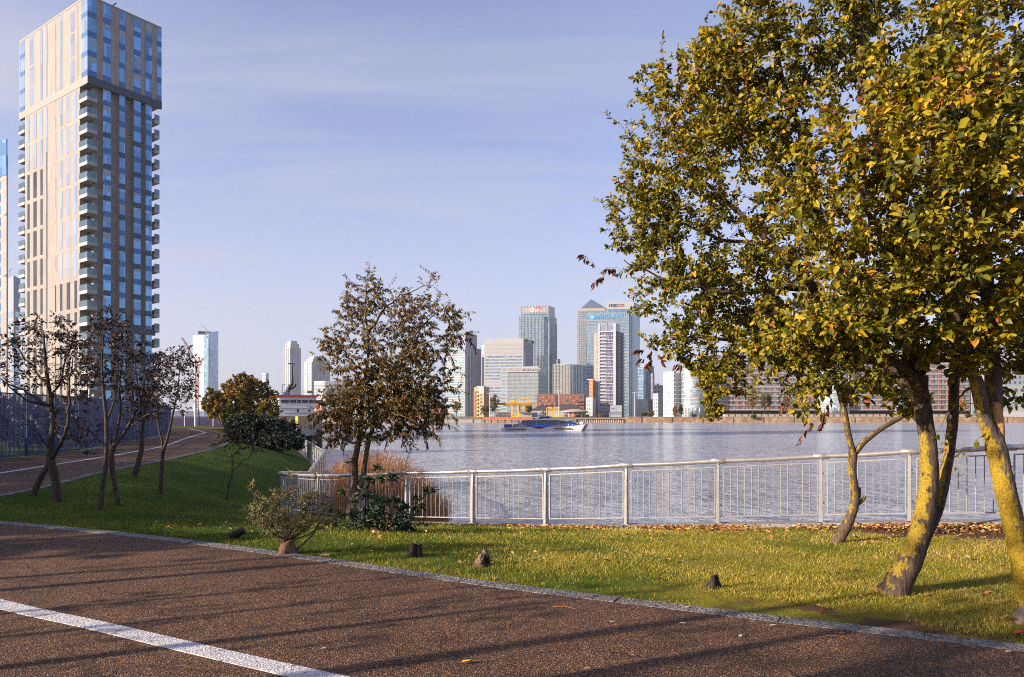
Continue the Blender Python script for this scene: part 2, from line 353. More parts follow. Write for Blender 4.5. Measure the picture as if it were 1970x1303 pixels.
# ---------------------------------------------------------------- the setting
land = [tuple(p[:2]) for p in EDGE] + [(-900, 900), (-900, -60), (60, -60)]
big = [(-420, 560), (-900, 900), (-900, -60), (60, -60), (60, -10)]
fine = [p for p in [tuple(e[:2]) for e in EDGE] if p[1] < 110 and p[0] < 40]
near_land = [(60, -10)] + fine + [(-60, 110), (-60, -20), (60, -20)]
g = sheet('ground', near_land, 0.75, M_TURF, extra=[tuple(k) for k in KERB])
me = g.data; co = np.array([v.co[:] for v in me.vertices]); de, _ = polydist(co[:, :2], EDGE)
soil = np.clip((co[:, 0] - 4.2) / 1.6, 0, 1) * np.clip((2.3 - de) / 1.0, 0, 1) * 0.62 + np.clip(co[:, 0] / 2, 0, 1) * np.clip((1.25 - polydist(co[:, :2], KERB)[0]) / 0.7, 0, 1) * 0.45 + np.clip((co[:, 0] + 5) / 3, 0, 1) * np.clip((0.75 - de) / 0.4, 0, 1) * 0.38
a = me.attributes.new('soil', 'FLOAT', 'POINT'); a.data.foreach_set('value', soil.astype(np.float32))
tag(g, 'grass lawn sloping from the path down to the river railing', 'lawn', kind='structure')
mb = MB(); ft = [(-31, 100), (-62, 150), (-140, 300), (-420, 560), (-900, 900), (-900, -900), (900, -900), (900, -20), (60, -20), (-60, -20), (-60, 110)]
mb.prism(ft, -4.2, -0.62)
tag(mb.build('terrain', plain('rough_ground', (0.10, 0.10, 0.05), 0.95)), 'rough ground of the near bank', 'ground', kind='structure')
fence_edge = [(-58, 101), (-44, 88), (-32.6, 70), (-26.6, 54), (-22.3, 41), (-20, 34), (-19.3, 27.5), (-17.3, 18), (-15.7, 10), (-15.5, -14)]
path_poly = [tuple(k) for k in KERB] + [(-30, 97), (-36, 104)] + fence_edge + [(14, -14)]
pth = sheet('path', path_poly, 1.2, M_PATH, 0.012, zf=lambda v: np.zeros(len(v)))
tag(pth, 'brown gravel riverside path curving round the lawn', 'path', kind='structure')
def strip(mb, line, w, z0, z1, side=0.0, zf=None):
    line = [Vector(p[:2]) for p in line]; n = len(line); L_ = []; R_ = []
    for i, p in enumerate(line):
        t = (line[min(i + 1, n - 1)] - line[max(i - 1, 0)]).normalized(); nn = Vector((-t.y, t.x))
        L_.append(p + nn * (w / 2 + side)); R_.append(p + nn * (-w / 2 + side))
    vs = []
    for l, r in zip(L_, R_):
        zl, zr = (zf(*l), zf(*r)) if zf else (0, 0)
        vs += [(l.x, l.y, zl + z1), (r.x, r.y, zr + z1), (l.x, l.y, zl + z0), (r.x, r.y, zr + z0)]
    fs = []
    for i in range(n - 1):
        a, b = 4 * i, 4 * i + 4
        fs += [(a, a + 1, b + 1, b), (a, b, b + 2, a + 2), (a + 1, a + 3, b + 3, b + 1)]
    mb.add(vs, fs)
def smooth_line(pts, k=6):
    out = []; pts = [Vector(p) for p in pts]
    for i in range(len(pts) - 1):
        p0, p1, p2, p3 = pts[max(i - 1, 0)], pts[i], pts[i + 1], pts[min(i + 2, len(pts) - 1)]
        for j in range(k):
            t = j / k
            out.append(0.5 * ((2 * p1) + (p2 - p0) * t + (2 * p0 - 5 * p1 + 4 * p2 - p3) * t * t + (3 * p1 - p0 - 3 * p2 + p3) * t ** 3))
    return out + [pts[-1]]
kl = smooth_line([tuple(k) for k in KERB], 5); mb = MB(); i = 0
segs = resample([Vector((p.x, p.y, 0)) for p in kl], 0.3)
stone = 6
for s in range(0, len(segs) - 1, stone):   # kerb laid in stones with thin joints
    part = segs[s:s + stone + 1]
    if len(part) < 2: break
    part = [p.copy() for p in part]; a, b = part[0], part[-1]
    part[0] = a.lerp(part[1], 0.03); part[-1] = b.lerp(part[-2], 0.03)
    strip(mb, part, 0.19, -0.05, 0.018 + random.uniform(-0.003, 0.003), 0.0)
kb = mb.build('kerb', M_KERB); tag(kb, 'flush pale concrete kerb between path and lawn', 'kerb', kind='structure')
wl = [gxy(*p) for p in ((588, 1301), (355, 1247), (178, 1205), (0, 1165))] + [(-7.2, 8.0), (-10.6, 11.2), (-12.9, 14.6), (-14.1, 18)] + \
     [gxy(*p) for p in ((0, 911), (102, 895), (199, 880), (269, 868), (320, 857.5), (357, 844), (396, 833))]
wl = [(2.0, 2.5), (0.35, 3.72)] + wl
mb = MB(); strip(mb, smooth_line(wl, 6), 0.175, 0.012, 0.0165); strip(mb, [wl[-1], gxy(385, 829.5), gxy(362, 825)], 0.22, 0.012, 0.0165)
tag(mb.build('path_line', M_LINE), 'white painted line along the middle of the brown path', 'line', kind='structure')
mb = MB(); strip(mb, fence_edge, 0.16, -0.03, 0.03)
tag(mb.build('path_edging', M_KERB), 'thin concrete edging under the blue fence', 'kerb', kind='structure')
# river and far bank
mb = MB(); mb.add([(-1650, -400, WATER_Z), (1650, -400, WATER_Z), (1650, 1700, WATER_Z), (-1650, 1700, WATER_Z)], [(0, 1, 2, 3)])
tag(mb.build('river', M_WATER), 'wide rippled lavender grey river', 'river', kind='structure')
QY = 538.0
mb = MB(); mb.box(-1640, 1640, QY + 1.2, 1690, WATER_Z - 0.5, FAR_Z - 0.05)
tag(mb.build('far_ground', plain('far_soil', (0.16, 0.14, 0.10), 0.95, var=0.3, scale=0.05)), 'flat land of the opposite bank', 'ground', kind='structure')
# river wall under the railing
mb = MB(); e2 = [tuple(p) for p in EDGE]
for a, b in zip(e2[:-1], e2[1:]):
    d = Vector((b[0] - a[0], b[1] - a[1])).normalized(); nn = Vector((d.y, -d.x))
    vs = [(a[0], a[1], a[2] - 0.02), (b[0], b[1], b[2] - 0.02), (b[0], b[1], WATER_Z - 0.5), (a[0], a[1], WATER_Z - 0.5)]
    vs += [(v[0] + nn.x * 0.35, v[1] + nn.y * 0.35, v[2] - 0.03 * (i < 2)) for i, v in enumerate(vs)]
    mb.add(vs, [(0, 1, 5, 4), (4, 5, 6, 7), (1, 0, 3, 2)])
tag(mb.build('river_wall', plain('wet_concrete', (0.2, 0.19, 0.17), 0.8, var=0.3, scale=1.2)), 'concrete river wall dropping below the metal railing', 'wall')
# ---------------------------------------------------------------- riverside railing
M_STEEL = plain('galvanised_rail', (0.3, 0.29, 0.285), 0.45, 0.25, 0.5, 0.14, 7.0, 0.15)
M_TUBE = plain('worn_steel_tube', (0.46, 0.43, 0.41), 0.3, 0.6, 0.5, 0.12, 5.0)
M_PLINTH = speckle('plinth_concrete', [(0, (0.17, 0.16, 0.15)), (1, (0.32, 0.29, 0.265))], 30, 0.4, (3.0, 0.62, (0.2, 0.18, 0.15)))
def railing(label, tops, root_i, first_post=True):
    base = tops[root_i] - Vector((0, 0, RAIL_H)); t = thing('railing', base, label, 'railing', 'riverside railings')
    up = Vector((0, 0, 1)); r = 0.042
    mb = MB(); sag = []
    for a, b in zip(tops[:-1], tops[1:]): sag += [a, a.lerp(b, 0.5) + up * -0.012]
    sag.append(tops[-1]); d0 = (tops[0] - tops[1]).normalized() * 0.12; sag[0] = sag[0] + d0; sag[-1] = sag[-1] + (tops[-1] - tops[-2]).normalized() * 0.12
    mb.tube(sag, r, 12); mb.build('handrail', M_TUBE, t)
    for i, p in enumerate(tops):
        a = tops[max(i - 1, 0)]; b = tops[min(i + 1, len(tops) - 1)]; d = (b - a); d.z = 0; d.normalize(); nn = Vector((-d.y, d.x, 0))
        if i == 0 and not first_post: continue
        mb = MB(); bot = p - up * (RAIL_H - 0.005)
        # tapered flat post with a cranked head
        prof = [(0.0, 0.030, 0.062), (0.75, 0.025, 0.05), (0.93, 0.024, 0.042), (1.075, 0.024, 0.03)]
        vs = []; fs = []
        for z, hx, hy in prof:
            for sx, sy in ((-1, -1), (1, -1), (1, 1), (-1, 1)): vs.append(bot + up * z + d * hx * sx + nn * hy * sy)
        for k in range(len(prof) - 1):
            for q in range(4): fs.append((4 * k + q, 4 * k + (q + 1) % 4, 4 * k + 4 + (q + 1) % 4, 4 * k + 4 + q))
        fs += [(3, 2, 1, 0), tuple(4 * (len(prof) - 1) + q for q in range(4))]
        mb.add(vs, fs); mb.obox(bot + up * 0.006, d * 0.07, nn * 0.09, up * 0.006)
        po = mb.build('post', M_STEEL, t, 0.004)
        mb = MB(); mb.tube([p - d * 0.13, p - d * 0.125, p + d * 0.125, p + d * 0.13], [0.044, 0.05, 0.05, 0.044], 14)
        mb.tube([p - up * 0.14, p - up * 0.02], [0.024, 0.034], 10)
        mb.build('collar', M_TUBE, po)
    for i, (a, b) in enumerate(zip(tops[:-1], tops[1:])):
        d = b - a; L_ = d.length; u = d.normalized(); g0, g1 = 0.10, L_ - 0.06
        top = lambda s: a + u * s - up * 0.115
        bot = lambda s: a + u * s - up * (RAIL_H - 0.13)
        nn = Vector((-u.y, u.x, 0)).normalized(); mb = MB()
        for f, hh in ((top, 0.010), (bot, 0.010)):
            c = (f(g0) + f(g1)) / 2; mb.obox(c, u * ((g1 - g0) / 2), nn * 0.022, up.cross(u).cross(u).normalized() * -hh)
        for s in (g0, g1):
            c = (top(s) + bot(s)) / 2; hu = Vector((u.x, u.y, 0)).normalized()
            mb.obox(c, hu * 0.010, nn * 0.021, up * ((top(s) - bot(s)).length / 2))
        nb = max(3, round((g1 - g0) / 0.122))
        for k in range(1, nb):
            s = g0 + (g1 - g0) * k / nb; mb.tube([bot(s), top(s)], 0.0085, 6, cap=False)
        for s0, s1 in ((0.0, g0), (g1, L_)):
            for z in (0.30, 0.82):
                q = a + u * ((s0 + s1) / 2) - up * z; mb.obox(q, u * ((s1 - s0) / 2), nn * 0.008, up * 0.009)
        mb.build('bar_panel', M_STEEL, t)
    return t
railing('pale metal railing between the lawn and the river, the near run with the sunlit handrail', POST_TOP, 6)
railing('pale metal railing zigzagging away from the corner towards the timber pier', BRANCH_TOP, 0, first_post=False)
def plinth(label, tops):
    t = MB(); L_ = [Vector((p.x, p.y, p.z - RAIL_H)) for p in tops]
    for a, b in zip(L_[:-1], L_[1:]):
        u = b - a; h = u.normalized(); fl = Vector((h.x, h.y, 0)).normalized(); nn = Vector((-fl.y, fl.x, 0)); up = nn.cross(h)
        if up.z < 0: up = -up
        t.obox((a + b) / 2 - up * 0.16, h * (u.length / 2 - 0.004), nn * 0.2, up * 0.16)
    return tag(t.build('coping', M_PLINTH, None, 0.008), label, 'coping')
plinth('low concrete coping under the near run of railing', POST_TOP)
plinth('low concrete coping under the railing that zigzags to the pier', BRANCH_TOP)
# ---------------------------------------------------------------- plants
def leaves_mesh(name, B, D, Nn, ln, wd, tint, mat, parent, fold=0.18, curl=0.15):
    n = len(B); D = D / np.linalg.norm(D, axis=1, keepdims=True)
    Sd = np.cross(D, Nn); Sd /= (np.linalg.norm(Sd, axis=1, keepdims=True) + 1e-9); Nn = np.cross(Sd, D)
    ln = ln[:, None]; wd = wd[:, None]
    V = np.empty((n, 6, 3)); V[:, 0] = B; V[:, 3] = B + D * ln - Nn * curl * ln
    V[:, 1] = B + D * ln * 0.3 + Sd * wd * 0.5 + Nn * fold * wd; V[:, 2] = B + D * ln * 0.68 + Sd * wd * 0.42 + Nn * fold * wd * 0.6
    V[:, 5] = B + D * ln * 0.3 - Sd * wd * 0.5 + Nn * fold * wd; V[:, 4] = B + D * ln * 0.68 - Sd * wd * 0.42 + Nn * fold * wd * 0.6
    i = np.arange(n)[:, None] * 6
    FA = np.concatenate([i + np.array([[0, 1, 2, 3]]), i + np.array([[0, 3, 4, 5]])])
    return np_mesh(name, V.reshape(-1, 3), FA, mat, parent, np.repeat(tint, 6))
class Tree:
    def __init__(s, name, loc, label, cat, group, seed=1):
        s.t = thing(name, loc, label, cat, group); s.rng = np.random.default_rng(seed); s.R = random.Random(seed)
        s.nodes = []; s.rad = []; s.trunk = MB(); s.twig = MB(); s.lv = []
    def limb(s, pts, rad, n=10, attach=True, bump=0.05, mb=None, k=5, wob=0.0):
        """a stem through the given points; rad at the given points"""
        sp = smooth_line(pts, k); rr = []
        for i in range(len(pts) - 1): rr += [rad[i] + (rad[i + 1] - rad[i]) * j / k for j in range(k)]
        rr.append(rad[-1])
        if wob: sp = [p + Vector((s.R.gauss(0, wob), s.R.gauss(0, wob), s.R.gauss(0, wob))) if 0 < i < len(sp) - 1 else p for i, p in enumerate(sp)]
        (mb or s.trunk).tube(sp, rr, n, bump=bump)
        if attach:
            for p, r in zip(sp, rr): s.nodes.append(p[:]); s.rad.append(r)
        return sp
    def twigs(s, tips, leaf_n=(6, 10), r_tip=0.002, r_max=0.014, up=0.1, droop=0.0, start=0.35, step=0.16, keep=0.75, n=4, jag=0.03, minlen=0.05):
        """grow a twig from the nearest wood to every tip; leaves are remembered along its outer part"""
        nodes = np.array(s.nodes); rad = np.array(s.rad); tips = np.asarray(tips, float)
        d0 = np.array([np.min(np.linalg.norm(nodes - t, axis=1)) for t in tips]); order = np.argsort(d0)
        for ti in order:
            tip = tips[ti]; dd = np.linalg.norm(nodes - tip, axis=1) - rad * 1.0 + np.maximum(0, nodes[:, 2] - tip[2]) * (0.5 if droop == 0 else 0.0)
            j = int(np.argmin(dd)); a = Vector(nodes[j]); b = Vector(tip); L_ = (b - a).length
            if L_ < minlen: continue
            k = max(2, int(L_ / step)); mid = a.lerp(b, 0.45) + Vector((s.R.gauss(0, .06), s.R.gauss(0, .06), up + s.R.gauss(0, .04))) * L_
            if droop: mid = a.lerp(b, 0.5) + Vector((0, 0, droop * L_))
            pts = []
            for i in range(k + 1):
                t = i / k; p = a * (1 - t) ** 2 + mid * 2 * t * (1 - t) + b * t * t
                if 0 < i < k: p = p + Vector((s.R.gauss(0, jag), s.R.gauss(0, jag), s.R.gauss(0, jag))) * L_ * 0.6
                pts.append(p)
            r0 = min(rad[j] * 0.62, r_max, 0.004 + 0.009 * L_); rr = [r0 + (r_tip - r0) * (i / k) for i in range(k + 1)]
            s.twig.tube(pts, rr, n, cap=False)
            m = max(1, int(k * keep)); nodes = np.vstack([nodes, np.array([p[:] for p in pts[1:m + 1]])]); rad = np.concatenate([rad, rr[1:m + 1]])
            cnt = s.R.randint(*leaf_n)
            for q in range(cnt):
                t = start + (1 - start) * (q + s.R.random()) / cnt; f = t * k; i = min(int(f), k - 1)
                p = pts[i].lerp(pts[i + 1], f - i); s.lv.append((p[:], (pts[i + 1] - pts[i]).normalized()[:]))
        s.nodes = nodes.tolist(); s.rad = rad.tolist()
    def leaves(s, name, ln, wd, mat, spread=0.9, droop=0.2, tint=(0.45, 0.2), size_var=0.38, stalk=0.015, flat=0.6, tintf=None, light=None, fold=0.18, curl=0.15, sizef=None):
        rng = s.rng; n = len(s.lv); B = np.array([l[0] for l in s.lv]); T = np.array([l[1] for l in s.lv])
        rd = rng.normal(size=(n, 3)); rd /= np.linalg.norm(rd, axis=1, keepdims=True)
        D = T * (1 - spread * 0.5) + rd * spread; D[:, 2] -= droop; D /= np.linalg.norm(D, axis=1, keepdims=True)
        Nn = rng.normal(size=(n, 3)); Nn[:, 2] += flat * 2
        if light is not None: Nn += np.array(light)
        B = B + D * stalk
        sz = np.clip(rng.normal(1, size_var, n), 0.45, 1.7) * (sizef(B) if sizef else 1.0); ti = np.clip(rng.normal(tint[0], tint[1], n), 0, 1)
        if tintf is not None: ti = np.clip(tintf(B, ti, rng), 0, 1)
        return leaves_mesh(name, B, D, Nn, ln * sz, wd * sz, ti, mat, s.t, fold, curl)
    def finish(s, barkm, twigm):
        s.trunk.build('trunk', barkm, s.t); s.twig.build('branches', twigm, s.t)
def ell(rng, c, r, n, shell=0.35):
    """points in an ellipsoid, more of them towards its skin"""
    v = rng.normal(size=(n, 3)); v /= np.linalg.norm(v, axis=1, keepdims=True)
    rr = rng.uniform(shell, 1, n) ** 0.6; return np.array(c) + v * rr[:, None] * np.array(r)
def pell(rng, px, py, d, rx, ry, rd, n, shell=0.35):
    return ell(rng, P(px, py, d), (rx * d / F, rd, ry * d / F), n, shell)
B_LICHEN = bark('bark_yellow_lichen', (0.1, 0.072, 0.055), (0.38, 0.265, 0.035), 1.7, 0.43)
B_LICHEN2 = bark('bark_thick_lichen', (0.13, 0.1, 0.08), (0.42, 0.285, 0.03), 1.6, 0.52)
B_SPOT = bark('bark_spotted_lichen', (0.12, 0.085, 0.06), (0.38, 0.265, 0.035), 4.0, 0.33)
B_DARK = bark('bark_dark', (0.075, 0.055, 0.045)); B_TWIG = plain('twig_bark', (0.085, 0.055, 0.042), 0.85, var=0.4, scale=9)
B_TAN = bark('bark_tan', (0.12, 0.085, 0.055)); B_MOSS = bark('bark_mossy', (0.085, 0.065, 0.05), (0.30, 0.2, 0.03), 1.0, 0.34)
L_AUT = leafmat('autumn_leaves', [(0.0, (0.025, 0.036, 0.006)), (0.3, (0.09, 0.1, 0.01)), (0.52, (0.24, 0.215, 0.011)), (0.75, (0.5, 0.36, 0.014)), (0.9, (0.62, 0.3, 0.015)), (1.0, (0.27, 0.08, 0.03))], 0.38)
L_BROWN = leafmat('hanging_brown_leaves', [(0.0, (0.03, 0.032, 0.01)), (0.35, (0.12, 0.105, 0.02)), (0.7, (0.32, 0.17, 0.042)), (1.0, (0.46, 0.22, 0.06))], 0.3)
L_DULL = leafmat('dull_purple_brown_leaves', [(0.0, (0.02, 0.018, 0.014)), (0.6, (0.06, 0.037, 0.025)), (1.0, (0.22, 0.08, 0.045))], 0.2)
L_DEAD = leafmat('dead_curled_leaves', [(0.0, (0.09, 0.03, 0.02)), (1.0, (0.25, 0.09, 0.05))], 0.2)
L_LAUREL = leafmat('dark_glossy_leaves', [(0.0, (0.012, 0.03, 0.014)), (1.0, (0.045, 0.085, 0.03))], 0.12, 0.5)
L_BUCK = leafmat('narrow_silver_leaves', [(0.0, (0.09, 0.1, 0.05)), (0.5, (0.24, 0.22, 0.11)), (0.8, (0.42, 0.32, 0.1)), (1.0, (0.6, 0.42, 0.08))], 0.3)
L_FARAUT = leafmat('bush_leaves', [(0.0, (0.035, 0.055, 0.012)), (0.45, (0.13, 0.12, 0.02)), (0.75, (0.33, 0.19, 0.025)), (1.0, (0.36, 0.12, 0.02))], 0.3)
L_DKBUSH = leafmat('dark_bush_leaves', [(0.0, (0.008, 0.022, 0.016)), (0.7, (0.025, 0.05, 0.025)), (1.0, (0.12, 0.05, 0.025))], 0.15)
SUNV = (SUN_AZ.x, SUN_AZ.y, math.tan(SUN_EL))
def zt(px, py, d): return P(px, py, d)
# ---- big tree with the curved lichen trunk
def big_tree():
    b = P(1712, 1152, 6.85); b.z = h1(b.x, b.y) - 0.06
    T = Tree('tree', b, 'tall autumn tree with a curved yellow lichen trunk and the biggest spreading crown', 'tree', 'autumn trees on the lawn', 5)
    q = lambda x, y, d: P(x, y, d)
    T.limb([b, q(1738, 1100, 6.85), q(1768, 1035, 6.87), q(1783, 965, 6.9), q(1788, 900, 6.92), q(1783, 830, 6.92), q(1772, 770, 6.92), q(1764, 725, 6.92)],
           [0.165, 0.118, 0.097, 0.087, 0.08, 0.072, 0.078, 0.09], 18, bump=0.085)
    T.limb([q(1772, 1040, 6.95), q(1800, 985, 7.02), q(1820, 905, 7.15), q(1832, 820, 7.25), q(1836, 740, 7.3), q(1838, 690, 7.35), q(1855, 560, 7.5), q(1880, 380, 7.7)],
           [0.075, 0.062, 0.052, 0.05, 0.046, 0.05, 0.035, 0.02], 12)
    for pts, rr in (
        ([(1764, 735, 6.92), (1700, 690, 7.0), (1625, 610, 7.15), (1560, 545, 7.3), (1480, 470, 7.45), (1400, 395, 7.6), (1320, 310, 7.7), (1275, 235, 7.7)], [0.08, 0.068, 0.055, 0.046, 0.036, 0.026, 0.016, 0.006]),
        ([(1760, 730, 6.9), (1742, 610, 6.8), (1738, 480, 6.7), (1705, 330, 6.6), (1662, 150, 6.5), (1640, -50, 6.4), (1630, -200, 6.4)], [0.08, 0.06, 0.052, 0.042, 0.034, 0.024, 0.01]),
        ([(1700, 690, 7.0), (1632, 560, 7.2), (1580, 420, 7.3), (1545, 280, 7.3), (1500, 130, 7.3), (1470, -20, 7.2)], [0.05, 0.04, 0.034, 0.027, 0.02, 0.01]),
        ([(1770, 715, 6.95), (1832, 600, 7.2), (1880, 420, 7.4), (1902, 200, 7.5), (1910, -50, 7.5)], [0.06, 0.045, 0.036, 0.028, 0.012]),
        ([(1625, 615, 7.15), (1520, 630, 7.4), (1420, 650, 7.6), (1330, 650, 7.75), (1255, 662, 7.8)], [0.038, 0.026, 0.02, 0.012, 0.005]),
        ([(1560, 545, 7.3), (1470, 560, 7.2), (1380, 560, 7.1), (1290, 540, 7.1), (1200, 500, 7.1)], [0.03, 0.024, 0.018, 0.012, 0.005]),
        ([(1480, 470, 7.45), (1390, 460, 7.8), (1290, 420, 8.1), (1200, 390, 8.2)], [0.024, 0.018, 0.012, 0.005]),
        ([(1580, 420, 7.3), (1500, 330, 7.0), (1430, 220, 6.8), (1370, 120, 6.7)], [0.026, 0.02, 0.014, 0.006]),
        ([(1738, 500, 6.7), (1690, 440, 6.2), (1640, 330, 5.8), (1600, 200, 5.5)], [0.03, 0.022, 0.015, 0.007]),
        ([(1742, 610, 6.8), (1780, 520, 6.2), (1820, 420, 5.7), (1850, 300, 5.3)], [0.035, 0.025, 0.018, 0.008]),
        ([(1764, 722, 6.9), (1700, 680, 6.3), (1650, 650, 5.9), (1610, 610, 5.6)], [0.035, 0.024, 0.016, 0.008]),
        ([(1420, 650, 7.6), (1385, 700, 7.6), (1362, 755, 7.6), (1348, 800, 7.6)], [0.014, 0.01, 0.007, 0.004])):
        T.limb([q(*p) for p in pts], rr, 8, wob=0.012, bump=0.08)
    r = T.rng; tips = [pell(r, *a) for a in (
        (1540, 330, 7.3, 300, 300, 1.5, 900), (1390, 420, 7.6, 200, 250, 1.3, 620), (1690, 130, 6.8, 330, 270, 1.4, 620), (1620, 560, 7.1, 250, 150, 1.2, 420),
        (1290, 320, 7.7, 120, 160, 0.8, 200), (1350, 190, 7.3, 110, 110, 0.8, 210), (1270, 230, 7.6, 80, 110, 0.6, 110), (1420, 80, 7.0, 90, 90, 0.7, 130), (1230, 430, 7.7, 80, 90, 0.6, 110), (1285, 560, 7.5, 120, 95, 0.8, 190), (1400, 650, 7.7, 160, 75, 0.6, 220), (1440, 165, 7.0, 150, 130, 1.0, 260),
        (1700, 400, 5.7, 230, 230, 0.7, 300), (1820, 330, 5.6, 170, 260, 0.7, 300), (1640, 640, 5.9, 120, 55, 0.5, 110), (1560, 655, 6.4, 150, 60, 0.9, 150), (1440, 722, 7.5, 110, 55, 0.5, 90), (1530, 730, 7.3, 60, 45, 0.4, 40), (1800, 560, 6.3, 200, 130, 1.0, 240), (1930, 150, 6.6, 160, 280, 1.2, 330),
        (1370, 760, 7.6, 32, 62, 0.25, 36), (1450, 700, 7.6, 70, 50, 0.4, 60), (1560, 50, 7.0, 160, 140, 1.0, 230), (1745, 30, 6.9, 120, 130, 0.9, 220), (1760, 200, 7.2, 110, 130, 0.8, 160), (1660, 700, 7.0, 70, 60, 0.5, 50))]
    tips = np.vstack(tips)
    keep = tips[:, 1] > 4.2
    # far upper left the outline steps in
    px = CX + tips[:, 0] * F / tips[:, 1]; py = HY - (tips[:, 2] - EYE) * F / tips[:, 1]
    edge = np.interp(py, [-400, 0, 60, 75, 140, 220, 300, 380, 470, 560, 640, 700, 830], [1400, 1370, 1310, 1270, 1220, 1185, 1195, 1165, 1150, 1190, 1225, 1300, 1330]) + r.normal(0, 14, len(px))
    keep &= px > edge
    # ragged clumps with gaps between them
    gap = np.sin(tips[:, 0] * 3.1 + 0.7 * np.sin(tips[:, 2] * 2.7)) * np.sin(tips[:, 2] * 3.4 + 1.3) * np.sin(tips[:, 1] * 2.2 + 0.5)
    keep &= r.random(len(tips)) < np.clip(0.84 + 0.8 * gap, 0.15, 1); tips = tips[keep]
    T.twigs(tips, (17, 24), 0.0022, 0.012, up=0.08, start=0.2, jag=0.05)
    # bare-ish shoots that stand out from the outline
    sh = [P(*a) for a in ((1165, 218, 7.7), (1190, 345, 7.8), (1142, 380, 8.0), (1215, 150, 7.7), (1275, 62, 7.5), (1180, 470, 7.5), (1240, 130, 7.6), (1160, 440, 7.6), (1205, 300, 7.7))]
    T.twigs(sh, (14, 20), 0.0026, 0.008, up=0.02, start=0.3, jag=0.03)
    def tf(B, ti, rng):
        d = np.exp(-((B[:, 1] - 5.6) / 0.9) ** 2) * 0.10
        blob = np.sin(B[:, 0] * 2.3 + 1) * np.sin(B[:, 2] * 2.1 + B[:, 1]) * 0.09
        return ti + d + blob + (rng.random(len(ti)) > 0.93) * 0.3
    T.leaves('crown', 0.039, 0.0235, L_AUT, sizef=lambda B: np.interp(B[:, 1], [5.0, 6.1, 7.3], [1.35, 1.15, 1.0]), spread=0.85, droop=0.15, tint=(0.42, 0.2), flat=0.35, tintf=tf, light=(SUNV[0] * 1.1, SUNV[1] * 1.1, 0.5))
    T.finish([B_LICHEN], B_TWIG)
    # dead curled sprays left hanging at the crown's edge
    S = Tree.__new__(Tree); S.t = T.t; S.rng = np.random.default_rng(3); S.R = random.Random(3); S.nodes = T.nodes; S.rad = T.rad; S.twig = MB(); S.trunk = MB(); S.lv = []
    dead = [P(*a) for a in ((1122, 487, 7.4), (1140, 545, 7.4), (1165, 515, 7.4), (1225, 672, 7.8), (1228, 690, 7.8), (1250, 680, 7.8), (1245, 700, 7.8), (1275, 690, 7.8), (1300, 700, 7.8), (1360, 560, 7.2), (1370, 590, 7.2), (1350, 600, 7.2), (1365, 540, 7.2), (1340, 575, 7.2),
            (1535, 850, 7.4), (1578, 820, 7.4), (1590, 800, 7.4), (1500, 790, 7.4), (1515, 745, 7.4))]
    S.twigs(dead, (9, 15), 0.0014, 0.006, up=0.05, start=0.5, jag=0.03)
    S.leaves('dead_leaves', 0.06, 0.022, L_DEAD, spread=0.6, droop=0.9, tint=(0.5, 0.3), curl=0.4); S.twig.build('dead_twigs', B_TWIG, S.t)
big_tree()
